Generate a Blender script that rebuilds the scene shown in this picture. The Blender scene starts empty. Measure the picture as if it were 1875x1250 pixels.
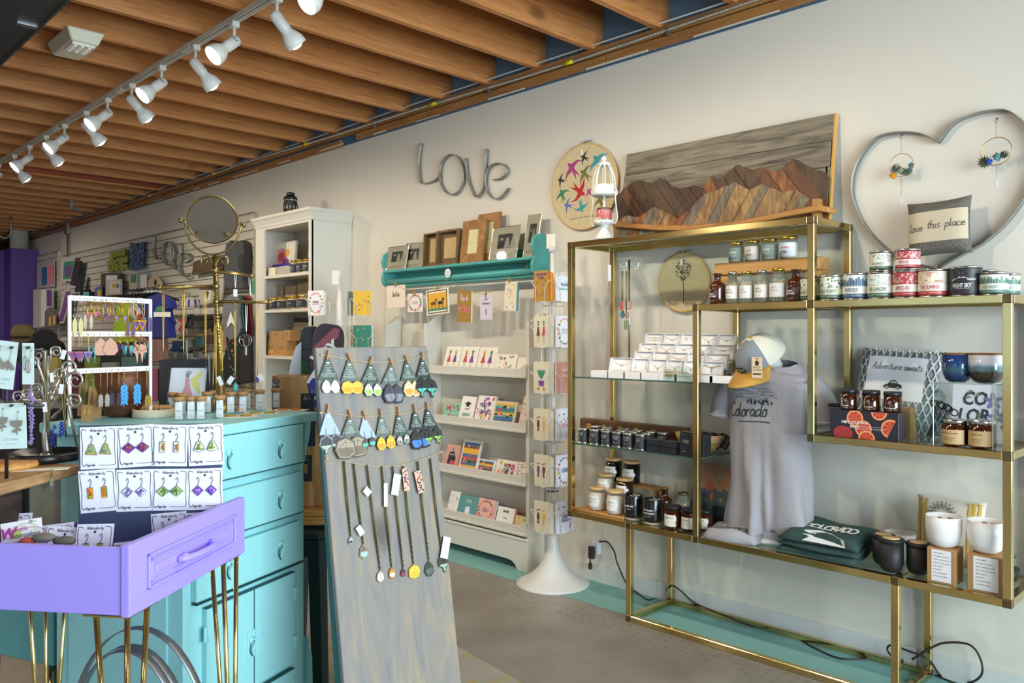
import bpy,bmesh,math,random
from mathutils import Vector,Matrix
random.seed(7)
S=bpy.context.scene
COL=S.collection
CAMH=1.275
FPX=1478.0
YAW=math.atan2(1461.5,FPX)
FW=Vector((-math.cos(YAW),math.sin(YAW),0))
RT=Vector((FW.y,-FW.x,0))
cd=bpy.data.cameras.new('camera');cam=bpy.data.objects.new('camera',cd);COL.objects.link(cam)
cam.location=(0,0,CAMH)
cam.rotation_euler=(math.pi/2,0,math.atan2(-FW.x,FW.y))
cd.sensor_width=36;cd.lens=FPX*36/1875;cd.shift_y=-10/1875;cd.clip_start=.05
S.camera=cam
S.view_settings.view_transform='Standard';S.view_settings.look='None'
S.view_settings.exposure=0.3;S.view_settings.gamma=1.0
S.cycles.max_bounces=8;S.cycles.diffuse_bounces=5;S.cycles.glossy_bounces=4
S.cycles.transmission_bounces=6;S.cycles.transparent_max_bounces=14
S.cycles.caustics_reflective=False;S.cycles.caustics_refractive=False
S.cycles.sample_clamp_indirect=6
wd=bpy.data.worlds.new('sky');S.world=wd;wd.use_nodes=True
wd.node_tree.nodes['Background'].inputs[0].default_value=(.62,.78,1,1)
wd.node_tree.nodes['Background'].inputs[1].default_value=.8
def area(name,loc,rot,sx,sy,e,col):
 l=bpy.data.lights.new(name,'AREA');l.shape='RECTANGLE';l.size=sx;l.size_y=sy;l.energy=e;l.color=col
 o=bpy.data.objects.new(name,l);o.location=loc;o.rotation_euler=rot;COL.objects.link(o);return o
area('daylight_front',(2.95,1.1,1.5),(0,math.pi/2,0),2.4,3.3,350,(.88,.93,1))
area('daylight_side',(-1.6,-4.9,1.7),(math.pi/2,0,0),5.4,2.0,10,(.86,.93,1))
def ray(x,y):return FW+RT*((x-937.5)/FPX)+Vector((0,0,(615-y)/FPX))
def PY(x,y,Y):r=ray(x,y);t=Y/r.y;return Vector((0,0,CAMH))+r*t
def PX(x,y,X):r=ray(x,y);t=X/r.x;return Vector((0,0,CAMH))+r*t
def PZ(x,y,Z=0):r=ray(x,y);t=(Z-CAMH)/r.z;return Vector((0,0,CAMH))+r*t
def AT(x,y,d):return Vector((0,0,CAMH))+ray(x,y)*d
def dep(p):return(Vector(p)-Vector((0,0,CAMH))).dot(FW)
def hx(h,a=1):
 h=h.lstrip('#');c=[int(h[i:i+2],16)/255 for i in(0,2,4)]
 return tuple(((v/12.92)if v<=.04045 else((v+.055)/1.055)**2.4)for v in c)+(a,)
MATS={}
def mat(h,rough=.6,metal=0,var=0,vs=8,bump=0,bs=60,emit=0,key=None,spec=.5,coat=0,sheen=0):
 k=key or(h,rough,metal,var,vs,bump,bs,emit,spec,coat)
 if k in MATS:return MATS[k]
 m=bpy.data.materials.new('m_'+str(h));m.use_nodes=True;nt=m.node_tree;b=nt.nodes['Principled BSDF']
 c=hx(h);b.inputs['Base Color'].default_value=c;b.inputs['Roughness'].default_value=rough
 b.inputs['Metallic'].default_value=metal;b.inputs['Specular IOR Level'].default_value=spec
 if coat:b.inputs['Coat Weight'].default_value=coat
 if emit:b.inputs['Emission Color'].default_value=c;b.inputs['Emission Strength'].default_value=emit
 if var or bump:
  tc=nt.nodes.new('ShaderNodeTexCoord')
 if var:
  n=nt.nodes.new('ShaderNodeTexNoise');n.inputs['Scale'].default_value=vs;n.inputs['Detail'].default_value=5
  nt.links.new(tc.outputs['Object'],n.inputs['Vector'])
  r=nt.nodes.new('ShaderNodeValToRGB');r.color_ramp.elements[0].position=.3;r.color_ramp.elements[1].position=.7
  r.color_ramp.elements[0].color=tuple(max(0,v*(1-var))for v in c[:3])+(1,)
  r.color_ramp.elements[1].color=tuple(min(1,v*(1+var*.6))for v in c[:3])+(1,)
  nt.links.new(n.outputs['Fac'],r.inputs['Fac']);nt.links.new(r.outputs['Color'],b.inputs['Base Color'])
 if bump:
  n2=nt.nodes.new('ShaderNodeTexNoise');n2.inputs['Scale'].default_value=bs;n2.inputs['Detail'].default_value=4
  nt.links.new(tc.outputs['Object'],n2.inputs['Vector'])
  bp=nt.nodes.new('ShaderNodeBump');bp.inputs['Strength'].default_value=bump;bp.inputs['Distance'].default_value=.01
  nt.links.new(n2.outputs['Fac'],bp.inputs['Height']);nt.links.new(bp.outputs['Normal'],b.inputs['Normal'])
 MATS[k]=m;return m
def wood(cols,stretch=(1,14,14),scale=2.2,rough=.6,key=None,knots=True,bump=.15,dist=1.2,rnd=True):
 """long grain: noise squeezed across the grain; cols = dark, mid, light"""
 k=key or('wood',tuple(cols),stretch,scale)
 if k in MATS:return MATS[k]
 m=bpy.data.materials.new('wood');m.use_nodes=True;nt=m.node_tree;b=nt.nodes['Principled BSDF'];L=nt.links.new
 b.inputs['Roughness'].default_value=rough
 tc=nt.nodes.new('ShaderNodeTexCoord');mp=nt.nodes.new('ShaderNodeMapping');mp.inputs['Scale'].default_value=stretch
 L(tc.outputs['Object'],mp.inputs['Vector'])
 src=mp.outputs['Vector']
 if rnd:
  oi=nt.nodes.new('ShaderNodeObjectInfo');mu=nt.nodes.new('ShaderNodeMath');mu.operation='MULTIPLY';mu.inputs[1].default_value=37
  L(oi.outputs['Random'],mu.inputs[0]);va=nt.nodes.new('ShaderNodeVectorMath');va.operation='ADD'
  L(src,va.inputs[0]);L(mu.outputs[0],va.inputs[1]);src=va.outputs[0]
 n=nt.nodes.new('ShaderNodeTexNoise');n.inputs['Scale'].default_value=scale;n.inputs['Detail'].default_value=7
 n.inputs['Roughness'].default_value=.62;n.inputs['Distortion'].default_value=dist
 L(src,n.inputs['Vector'])
 r=nt.nodes.new('ShaderNodeValToRGB');e=r.color_ramp.elements
 e[0].position=.28;e[0].color=hx(cols[0]);e[1].position=.72;e[1].color=hx(cols[-1])
 for i,c in enumerate(cols[1:-1]):q=e.new(.28+.44*(i+1)/(len(cols)-1));q.color=hx(c)
 L(n.outputs['Fac'],r.inputs['Fac'])
 out=r.outputs['Color']
 if knots:
  v=nt.nodes.new('ShaderNodeTexVoronoi');v.inputs['Scale'].default_value=1.0
  m2=nt.nodes.new('ShaderNodeMapping');mx=max(stretch)
  m2.inputs['Scale'].default_value=tuple(3.2 if s==mx else 1.6 for s in stretch)
  L(tc.outputs['Object'],m2.inputs['Vector'])
  if rnd:
   vb=nt.nodes.new('ShaderNodeVectorMath');vb.operation='ADD';L(m2.outputs[0],vb.inputs[0]);L(mu.outputs[0],vb.inputs[1]);L(vb.outputs[0],v.inputs['Vector'])
  else:L(m2.outputs[0],v.inputs['Vector'])
  kr=nt.nodes.new('ShaderNodeValToRGB');kr.color_ramp.elements[0].position=.05;kr.color_ramp.elements[0].color=(.35,.3,.28,1)
  kr.color_ramp.elements[1].position=.13;kr.color_ramp.elements[1].color=(1,1,1,1)
  L(v.outputs['Distance'],kr.inputs['Fac'])
  mm=nt.nodes.new('ShaderNodeMix');mm.data_type='RGBA';mm.blend_type='MULTIPLY';mm.inputs[0].default_value=.8
  L(out,mm.inputs[6]);L(kr.outputs['Color'],mm.inputs[7]);out=mm.outputs[2]
 L(out,b.inputs['Base Color'])
 bp=nt.nodes.new('ShaderNodeBump');bp.inputs['Strength'].default_value=bump;bp.inputs['Distance'].default_value=.004
 L(n.outputs['Fac'],bp.inputs['Height']);L(bp.outputs['Normal'],b.inputs['Normal'])
 MATS[k]=m;return m
def thin(h,a=.85,gl=.05,key=None):
 """thin clear pane or bottle wall: tinted see-through sheet with a fresnel shine"""
 k=('thin',h,a)
 if k in MATS:return MATS[k]
 m=bpy.data.materials.new('glass_'+h);m.use_nodes=True;nt=m.node_tree;L=nt.links.new
 for n in list(nt.nodes):nt.nodes.remove(n)
 o=nt.nodes.new('ShaderNodeOutputMaterial');t=nt.nodes.new('ShaderNodeBsdfTransparent');t.inputs[0].default_value=hx(h)
 g=nt.nodes.new('ShaderNodeBsdfGlossy');g.inputs['Roughness'].default_value=gl
 lw=nt.nodes.new('ShaderNodeLayerWeight');lw.inputs['Blend'].default_value=.5
 pw=nt.nodes.new('ShaderNodeMath');pw.operation='POWER';pw.inputs[1].default_value=4.5;L(lw.outputs['Facing'],pw.inputs[0])
 ma=nt.nodes.new('ShaderNodeMath');ma.operation='MULTIPLY_ADD';ma.inputs[1].default_value=.8;ma.inputs[2].default_value=.035;L(pw.outputs[0],ma.inputs[0])
 mx=nt.nodes.new('ShaderNodeMixShader');L(ma.outputs[0],mx.inputs[0]);L(t.outputs[0],mx.inputs[1]);L(g.outputs[0],mx.inputs[2])
 if a<1:
  d=nt.nodes.new('ShaderNodeBsdfDiffuse');d.inputs[0].default_value=hx(h);m2=nt.nodes.new('ShaderNodeMixShader');m2.inputs[0].default_value=a
  L(d.outputs[0],m2.inputs[1]);L(mx.outputs[0],m2.inputs[2]);L(m2.outputs[0],o.inputs[0])
 else:L(mx.outputs[0],o.inputs[0])
 MATS[k]=m;return m
_TXT={}
def text_mesh(s,bold=0.0):
 k=(s,bold)
 if k in _TXT:return _TXT[k]
 cu=bpy.data.curves.new('t','FONT');cu.body=s;cu.size=1;cu.resolution_u=2;cu.offset=bold;cu.fill_mode='FRONT'
 o=bpy.data.objects.new('t',cu);COL.objects.link(o)
 dg=bpy.context.evaluated_depsgraph_get();me=bpy.data.meshes.new_from_object(o.evaluated_get(dg))
 vs=[v.co.copy()for v in me.vertices];fs=[tuple(p.vertices)for p in me.polygons]
 bpy.data.objects.remove(o);bpy.data.curves.remove(cu);bpy.data.meshes.remove(me)
 if not vs:vs=[Vector((0,0,0))]
 x0=min(v.x for v in vs);x1=max(v.x for v in vs);y0=min(v.y for v in vs);y1=max(v.y for v in vs)
 _TXT[k]=(vs,fs,x0,x1,y0,y1);return _TXT[k]
def smooth(pts,n=5,closed=False):
 P=[Vector(p)for p in pts];out=[];N=len(P)
 rng=range(N if closed else N-1)
 for i in rng:
  a=P[(i-1)%N]if(closed or i>0)else P[i]*2-P[i+1];b=P[i];c=P[(i+1)%N]
  d=P[(i+2)%N]if(closed or i+2<N)else c*2-b
  for j in range(n):
   t=j/n;out.append(.5*((2*b)+(c-a)*t+(2*a-5*b+4*c-d)*t*t+(3*b-a-3*c+d)*t**3))
 if not closed:out.append(P[-1])
 return out
class MB:
 def __init__(s):s.v=[];s.f=[];s.m=[];s.s=[];s.T=Matrix()
 def add(s,vs,fs,m=0,sm=False):
  b=len(s.v);s.v+=[s.T@Vector(v)for v in vs]
  for f in fs:s.f.append(tuple(b+i for i in f));s.m.append(m);s.s.append(sm)
  return s
 def box(s,x0,x1,y0,y1,z0,z1,m=0):
  return s.add([(x0,y0,z0),(x1,y0,z0),(x1,y1,z0),(x0,y1,z0),(x0,y0,z1),(x1,y0,z1),(x1,y1,z1),(x0,y1,z1)],[(0,3,2,1),(4,5,6,7),(0,1,5,4),(1,2,6,5),(2,3,7,6),(3,0,4,7)],m)
 def cbox(s,c,d,m=0):return s.box(c[0]-d[0]/2,c[0]+d[0]/2,c[1]-d[1]/2,c[1]+d[1]/2,c[2]-d[2]/2,c[2]+d[2]/2,m)
 def hexa(s,P,m=0):
  return s.add(P,[(0,3,2,1),(4,5,6,7),(0,1,5,4),(1,2,6,5),(2,3,7,6),(3,0,4,7)],m)
 def lathe(s,prof,n=24,m=0,sm=True,c=(0,0,0),sx=1,sy=1):
  vs=[];fs=[]
  for r,z in prof:
   for i in range(n):a=2*math.pi*i/n;vs.append((c[0]+r*sx*math.cos(a),c[1]+r*sy*math.sin(a),c[2]+z))
  for k in range(len(prof)-1):
   for i in range(n):j=(i+1)%n;fs.append((k*n+i,k*n+j,(k+1)*n+j,(k+1)*n+i))
  if prof[0][0]>1e-6:fs.append(tuple(range(n))[::-1])
  if prof[-1][0]>1e-6:fs.append(tuple((len(prof)-1)*n+i for i in range(n)))
  return s.add(vs,fs,m,sm)
 def tube(s,pts,r,n=6,m=0,closed=False,sm=True,cap=True):
  P=[Vector(p)for p in pts];N=len(P);vs=[];fs=[];up=None
  R=r if isinstance(r,(list,tuple))else[r]*N
  for i in range(N):
   a=P[(i-1)%N]if(closed or i>0)else P[i];b=P[(i+1)%N]if(closed or i<N-1)else P[i]
   t=(b-a);t=t.normalized()if t.length>1e-9 else Vector((0,0,1))
   if up is None:up=Vector((0,0,1))if abs(t.z)<.9 else Vector((1,0,0))
   x=t.cross(up);x=x.normalized()if x.length>1e-6 else Vector((1,0,0));y=x.cross(t).normalized();up=y
   for k in range(n):q=2*math.pi*k/n;vs.append(P[i]+x*(R[i]*math.cos(q))+y*(R[i]*math.sin(q)))
  for i in range(N if closed else N-1):
   for k in range(n):l=(k+1)%n;j=(i+1)%N;fs.append((i*n+k,j*n+k,j*n+l,i*n+l))
  if cap and not closed:fs.append(tuple(range(n)));fs.append(tuple((N-1)*n+k for k in range(n))[::-1])
  return s.add(vs,fs,m,sm)
 def cyl(s,a,b,r,r2=None,n=12,m=0,sm=True):return s.tube([a,b],[r,r if r2 is None else r2],n,m,sm=sm)
 def ribbon(s,pts,w,th,wd=(0,1,0),m=0,closed=False):
  """flat strip: follows pts, wide along wd, thin across the path"""
  P=[Vector(p)for p in pts];N=len(P);W=Vector(wd).normalized();vs=[];fs=[]
  for i in range(N):
   a=P[(i-1)%N]if(closed or i>0)else P[i];b=P[(i+1)%N]if(closed or i<N-1)else P[i]
   t=(b-a).normalized();nn=t.cross(W);nn=nn.normalized()if nn.length>1e-6 else Vector((0,0,1))
   for sx,sy in((-1,-1),(1,-1),(1,1),(-1,1)):vs.append(P[i]+W*(w/2*sx)+nn*(th/2*sy))
  for i in range(N if closed else N-1):
   j=(i+1)%N
   for k in range(4):l=(k+1)%4;fs.append((i*4+k,i*4+l,j*4+l,j*4+k))
  if not closed:fs+=[(3,2,1,0),((N-1)*4,(N-1)*4+1,(N-1)*4+2,(N-1)*4+3)]
  return s.add(vs,fs,m,True)
 def prism(s,poly,y0,y1,m=0,sm=False):
  """outline in x,z pulled from y0 to y1"""
  n=len(poly);vs=[(p[0],y0,p[1])for p in poly]+[(p[0],y1,p[1])for p in poly]
  fs=[tuple(range(n)),tuple(range(2*n-1,n-1,-1))]+[(i,i+n,(i+1)%n+n,(i+1)%n)for i in range(n)]
  return s.add(vs,fs,m,sm)
 def slab(s,poly,z0,z1,m=0):
  n=len(poly);vs=[(p[0],p[1],z0)for p in poly]+[(p[0],p[1],z1)for p in poly]
  fs=[tuple(range(n))[::-1],tuple(range(n,2*n))]+[(i,(i+1)%n,(i+1)%n+n,i+n)for i in range(n)]
  return s.add(vs,fs,m)
 def sph(s,c,r,n=12,m=0,sx=1,sy=1,sz=1):
  k=max(4,n//2);prof=[(r*math.sin(math.pi*i/k),-r*math.cos(math.pi*i/k)*sz)for i in range(k+1)]
  prof[0]=(1e-7,prof[0][1]);prof[-1]=(1e-7,prof[-1][1])
  return s.lathe(prof,n,m,True,c,sx,sy)
 def tor(s,c,R,r,n=24,k=6,m=0,ax='y',a0=0,a1=360,sz=1):
  pts=[];full=(a1-a0>=360)
  for i in range(n if full else n+1):
   a=math.radians(a0+(a1-a0)*i/n);u,w=R*math.cos(a),R*sz*math.sin(a)
   pts.append((c[0]+u,c[1],c[2]+w)if ax=='y' else((c[0]+u,c[1]+w,c[2])if ax=='z' else(c[0],c[1]+u,c[2]+w)))
  return s.tube(pts,r,k,m,closed=full)
 def patch(s,poly,y=0,m=0):
  return s.add([(p[0],y,p[1])for p in poly],[tuple(range(len(poly)))],m)
 def rect(s,x0,x1,z0,z1,y=0,m=0):return s.patch([(x0,z0),(x1,z0),(x1,z1),(x0,z1)],y,m)
 def disc(s,x,z,rx,rz=None,y=0,m=0,n=14,a=0):
  rz=rx if rz is None else rz;ca,sa=math.cos(a),math.sin(a);P=[]
  for i in range(n):
   q=2*math.pi*i/n;u,w=rx*math.cos(q),rz*math.sin(q);P.append((x+u*ca-w*sa,z+u*sa+w*ca))
  return s.patch(P,y,m)
 def text(s,t,x,z,h,y=0,m=0,al='c',bold=0,shear=0,wx=1,rot=0,fn=None,mw=None):
  """letters on the x,z plane, h = cap height, z = baseline"""
  vs,fs,x0,x1,y0,y1=text_mesh(t,bold);k=h/.69;w=(x1-x0)*k*wx
  if mw and w>mw:wx*=mw/w;w=mw
  ox=x-(w/2 if al=='c' else(w if al=='r' else 0));ca,sa=math.cos(rot),math.sin(rot);out=[]
  for v in vs:
   px=(v.x-x0)*k*wx+v.y*k*shear;pz=v.y*k
   px+=ox-x;q=(x+px*ca-pz*sa,z+px*sa+pz*ca)
   out.append(fn(q[0],q[1])if fn else(q[0],y,q[1]))
  return s.add(out,fs,m)
 def lines(s,strokes,x,z,h,w,y=0,m=0,shear=.15,wx=1,fn=None,rot=0):
  """pen strokes (unit glyph coordinates) drawn as flat bands"""
  ca,sa=math.cos(rot),math.sin(rot)
  for st in strokes:
   P=smooth([(a,0,b)for a,b in st],4)if len(st)>2 else[Vector((a,0,b))for a,b in st]
   Q=[]
   for p in P:
    u,v=(p.x*wx+p.z*shear)*h,p.z*h;Q.append(Vector((x+u*ca-v*sa,0,z+u*sa+v*ca)))
   L=[];R=[]
   for i in range(len(Q)):
    t=Q[min(i+1,len(Q)-1)]-Q[max(i-1,0)]
    if t.length<1e-9:continue
    t.normalize();nn=Vector((-t.z,0,t.x))*(w/2);L.append(Q[i]+nn);R.append(Q[i]-nn)
   vs=L+R;k=len(L)
   o=[(fn(v.x,v.z)if fn else(v.x,y,v.z))for v in vs]
   s.add(o,[(i,i+1,i+1+k,i+k)for i in range(k-1)],m)
  return s
 def build(s,name,mats,parent=None,loc=None,rz=0,rot=None,bev=0,seg=1,sm=None):
  me=bpy.data.meshes.new(name);me.from_pydata([tuple(v)for v in s.v],[],s.f);me.update()
  if not isinstance(mats,(list,tuple)):mats=[mats]
  for q in mats:me.materials.append(q)
  me.polygons.foreach_set('material_index',s.m);me.polygons.foreach_set('use_smooth',s.s if sm is None else[sm]*len(s.f))
  if bev:
   bm=bmesh.new();bm.from_mesh(me);ed=[e for e in bm.edges if len(e.link_faces)==2 and e.calc_face_angle(0)>.6]
   bmesh.ops.bevel(bm,geom=ed,offset=bev,segments=seg,affect='EDGES',profile=.6);bm.to_mesh(me);bm.free()
  o=bpy.data.objects.new(name,me);COL.objects.link(o)
  if loc is not None:o.location=loc
  o.rotation_euler=rot or(0,0,rz)
  if parent is not None:o.parent=parent
  return o
def tag(o,label,cat,group=None,kind=None):
 o['label']=label;o['category']=cat
 if group:o['group']=group
 if kind:o['kind']=kind
 return o
def thing(name,label,cat,loc=(0,0,0),rz=0,group=None,rot=None):
 o=bpy.data.objects.new(name,None);COL.objects.link(o);o.empty_display_size=.02
 o.location=loc;o.rotation_euler=rot or(0,0,rz);return tag(o,label,cat,group)
def struct(name,mb,m,**k):
 o=mb.build(name,m,**k);o['kind']='structure';return o
def dup(o,loc,rz=None,label=None,group=None,rot=None,parent=None):
 c=o.copy();COL.objects.link(c);c.location=loc
 if rz is not None:c.rotation_euler=(0,0,rz)
 if rot is not None:c.rotation_euler=rot
 if label:c['label']=label
 if group:c['group']=group
 if parent:c.parent=parent
 for ch in list(o.children):
  d=ch.copy();COL.objects.link(d);d.parent=c
  for g in ch.children:e=g.copy();COL.objects.link(e);e.parent=d
 return c
def face_rz(p,extra=0):
 return math.atan2(p[1],p[0])-math.pi/2+math.pi*0+extra
G={'a':(.5,[[(.4,.42),(.2,.5),(.03,.25),(.15,.02),(.36,.18),(.42,.48)],[(.42,.48),(.4,.1),(.5,.0),(.56,.08)]]),'b':(.48,[[(.05,1),(.05,.1),(.25,0),(.42,.25),(.25,.48),(.08,.3)]]),'c':(.42,[[(.38,.42),(.2,.5),(.04,.25),(.18,.01),(.42,.1)]]),'d':(.52,[[(.4,.42),(.2,.5),(.03,.25),(.15,.02),(.36,.18)],[(.44,1),(.4,.1),(.52,0)]]),'e':(.44,[[(.06,.24),(.36,.32),(.26,.5),(.06,.3),(.14,.02),(.42,.12)]]),'f':(.36,[[(.4,.9),(.25,1),(.15,.8),(.15,-.25)],[(.0,.48),(.32,.5)]]),'g':(.5,[[(.4,.42),(.2,.5),(.03,.25),(.15,.02),(.36,.18),(.42,.48)],[(.42,.48),(.4,-.25),(.2,-.4),(.05,-.28)]]),'h':(.5,[[(.05,1),(.05,0)],[(.05,.28),(.22,.5),(.38,.38),(.38,.0),(.48,.04)]]),'i':(.24,[[(.08,.5),(.08,.08),(.2,.02)],[(.1,.68),(.12,.72)]]),'j':(.24,[[(.12,.5),(.1,-.3),(-.08,-.3)]]),'k':(.46,[[(.05,1),(.05,0)],[(.38,.5),(.08,.22)],[(.12,.25),(.42,0)]]),'l':(.24,[[(.08,1),(.06,.12),(.2,.02)]]),'m':(.74,[[(.05,.5),(.05,0)],[(.05,.3),(.2,.5),(.32,.35),(.32,0)],[(.32,.3),(.48,.5),(.6,.35),(.6,.02),(.7,.05)]]),'n':(.5,[[(.05,.5),(.05,0)],[(.05,.3),(.22,.5),(.38,.36),(.38,.02),(.48,.06)]]),'o':(.46,[[(.22,.5),(.04,.3),(.1,.03),(.3,.03),(.4,.28),(.22,.5),(.42,.44)]]),'p':(.5,[[(.06,.5),(.04,-.42)],[(.05,.3),(.24,.5),(.42,.28),(.28,.02),(.06,.1)]]),'r':(.38,[[(.05,.5),(.06,0)],[(.06,.3),(.2,.48),(.34,.46)]]),'s':(.38,[[(.34,.44),(.16,.5),(.08,.36),(.3,.16),(.2,0),(.02,.06)]]),'t':(.32,[[(.14,.85),(.12,.1),(.26,.02)],[(0,.55),(.3,.58)]]),'u':(.5,[[(.05,.5),(.06,.1),(.2,0),(.38,.2),(.4,.5)],[(.4,.5),(.4,.08),(.5,.02)]]),'v':(.44,[[(.03,.5),(.18,0),(.38,.5)]]),'w':(.6,[[(.03,.5),(.14,0),(.28,.42),(.4,0),(.56,.5)]]),'y':(.46,[[(.04,.5),(.1,.12),(.3,.1),(.4,.5)],[(.4,.5),(.34,-.3),(.08,-.36)]]),'A':(.7,[[(.02,0),(.2,.3),(.45,1),(.5,.5),(.56,0),(.68,.06)],[(.12,.36),(.62,.4)]]),'C':(.66,[[(.62,.82),(.5,1),(.25,.85),(.05,.4),(.2,.02),(.5,.04),(.7,.22)]]),'D':(.66,[[(.14,.95),(.1,.05)],[(.0,.9),(.4,.95),(.62,.5),(.4,.04),(.04,.04)]]),'L':(.5,[[(.2,1),(.1,.5),(.04,.04),(.46,.02)]]),'P':(.5,[[(.12,1),(.06,0)],[(.04,.9),(.4,.98),(.46,.65),(.1,.48)]]),'T':(.6,[[(.3,.96),(.24,0)],[(.0,.9),(.6,1)]]),'W':(.9,[[(.02,.95),(.16,.02),(.42,.8),(.52,.02),(.85,1)]]),'Y':(.6,[[(.05,1),(.25,.55)],[(.5,1),(.15,-.1)]]),"'":(.14,[[(.06,1),(.04,.85)]]),' ':(.3,[]),',':(.14,[[(.06,.06),(.02,-.1)]]),}
def script(mb,t,x,z,h,w,y=0,m=0,al='l',**k):
 wx=k.get('wx',1);tot=sum(G.get(c,(.4,))[0]for c in t)*h*wx
 if al=='c':x-=tot/2*math.cos(k.get('rot',0));z-=tot/2*math.sin(k.get('rot',0))
 cx=0
 for c in t:
  if c not in G:cx+=.4;continue
  gw,st=G[c];r=k.get('rot',0)
  mb.lines(st,x+cx*h*wx*math.cos(r),z+cx*h*wx*math.sin(r),h,w,y,m,**k);cx+=gw
 return mb
# THE ROOM
YW=3.268
def floor_mat():
 m=bpy.data.materials.new('concrete');m.use_nodes=True;nt=m.node_tree;b=nt.nodes['Principled BSDF'];L=nt.links.new
 tc=nt.nodes.new('ShaderNodeTexCoord');n=nt.nodes.new('ShaderNodeTexNoise');n.inputs['Scale'].default_value=2.1;n.inputs['Detail'].default_value=8;n.inputs['Roughness'].default_value=.6
 L(tc.outputs['Object'],n.inputs['Vector']);r=nt.nodes.new('ShaderNodeValToRGB');e=r.color_ramp.elements
 e[0].position=.3;e[0].color=hx('80766a');e[1].position=.7;e[1].color=hx('a39c93');L(n.outputs['Fac'],r.inputs['Fac'])
 v=nt.nodes.new('ShaderNodeTexVoronoi');v.inputs['Scale'].default_value=22;v.inputs['Randomness'].default_value=.35;L(tc.outputs['Object'],v.inputs['Vector'])
 s=nt.nodes.new('ShaderNodeSeparateXYZ');L(tc.outputs['Object'],s.inputs[0])
 a=nt.nodes.new('ShaderNodeMath');a.operation='COMPARE';a.inputs[1].default_value=2.83;a.inputs[2].default_value=.085;L(s.outputs[1],a.inputs[0])
 c=nt.nodes.new('ShaderNodeMath');c.operation='LESS_THAN';c.inputs[1].default_value=.32;L(v.outputs['Distance'],c.inputs[0])
 d=nt.nodes.new('ShaderNodeMath');d.operation='MULTIPLY';L(a.outputs[0],d.inputs[0]);L(c.outputs[0],d.inputs[1])
 d2=nt.nodes.new('ShaderNodeMath');d2.operation='MULTIPLY';d2.inputs[1].default_value=.28;L(d.outputs[0],d2.inputs[0])
 mx=nt.nodes.new('ShaderNodeMix');mx.data_type='RGBA';L(d2.outputs[0],mx.inputs[0]);L(r.outputs['Color'],mx.inputs[6]);mx.inputs[7].default_value=hx('5d564d')
 L(mx.outputs[2],b.inputs['Base Color']);b.inputs['Roughness'].default_value=.38
 return m
WALL=mat('dfd9cd',.75,bump=.05,bs=30,key='wall');BLUE=mat('6c95bb',.7)
struct('floor',MB().box(-17,2.6,-4.6,3.3,-.1,0),floor_mat())
TEALP=mat('7db2ad',.45,var=.06,vs=3)
struct('trim_1',MB().box(-9,2.6,2.965,YW,0,.003),TEALP)
struct('wall_right',MB().box(-17,2.6,YW,3.5,0,2.668),WALL)
struct('wall_upper',MB().box(-17,2.6,3.30,3.5,2.668,3.02),BLUE)
struct('wall_back',MB().box(-17,-16.8,-4.6,YW,0,3.0),WALL)
wl=MB();wl.box(-16.8,-4.4,-4.7,-4.6,0,3.0);wl.box(1.2,2.6,-4.7,-4.6,0,3.0);wl.box(-4.4,1.2,-4.7,-4.6,0,.7);wl.box(-4.4,1.2,-4.7,-4.6,2.7,3.0)
struct('wall_left',wl,WALL)
wf=MB();wf.box(2.6,2.7,-4.6,3.5,0,.3);wf.box(2.6,2.7,-4.6,3.5,2.75,3.0);wf.box(2.6,2.7,2.75,3.5,.3,2.75)
struct('wall_front',wf,WALL)
FRM=mat('5a5f63',.4,.6)
w1=MB()
for y in(-4.6,-2.8,-1.0,.8,2.72):w1.box(2.6,2.68,y,y+.05,.3,2.75)
w1.box(2.6,2.68,-4.6,2.75,.3,.36);w1.box(2.6,2.68,-4.6,2.75,2.69,2.75)
o=struct('window_1',w1,FRM);MB().box(2.635,2.641,-4.55,2.72,.36,2.69).build('pane',thin('f4fbfb',1),o)
w2=MB()
for x in(-4.4,-1.62,1.15):w2.box(x,x+.05,-4.68,-4.6,.7,2.7)
w2.box(-4.4,1.2,-4.68,-4.6,.7,.76);w2.box(-4.4,1.2,-4.68,-4.6,2.64,2.7)
o=struct('window_2',w2,FRM);MB().box(-4.35,1.15,-4.645,-4.64,.76,2.64).build('pane',thin('f4fbfb',1),o)
bb=MB().box(-9,-2.3,YW-.014,YW,0,.085);bb.box(-2.297,-1.1,YW-.014,YW,0,.085);bb.box(-1.097,2.6,YW-.014,YW,0,.085)
struct('baseboard_right',bb,mat('d9d8d3',.5),bev=.002)
struct('ceiling',MB().box(-17,2.6,-4.6,3.5,3.0,3.05),wood(['5e3f22','7a542f','946a3e'],(1,10,1),2,key='deck'))
JW=wood(['9c5e32','bd7b44','c8884f','d99f65'],(24,1.1,24),1.6,.55,key='joist',dist=2.2)
jm=None
for k in range(46):
 xr=2.22-.4065*k-.0
 b=MB();w=.038;b.box(-w,0,-4.6,3.30,2.757,2.999)
 if jm is None:jm=b.build('ceiling_joist',JW,bev=.003);jm['kind']='structure';jm.location=(xr,0,0);continue
 c=jm.copy();COL.objects.link(c);c.location=(xr,0,random.uniform(-.004,.001));c['kind']='structure'
LW=wood(['86562c','a8743f','b98a55'],(1,14,14),2.0,.6,key='ledger')
t=MB()
for x0,x1 in((-17,-9.3),(-9.3,-5.2),(-5.195,-1.4),(-1.395,2.6)):t.box(x0,x1,3.226,YW+.03,2.718,2.757)
struct('trim_2',t,LW,bev=.002)
t=MB()
for x0,x1,a,b_ in((-17,-7.6,2.664,2.712),(-7.595,-5.05,2.655,2.70),(-4.85,-2.6,2.667,2.712),(-2.595,2.6,2.667,2.712)):t.box(x0,x1,3.236,YW+.03,a,b_)
struct('trim_3',t,LW,bev=.002)
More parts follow.
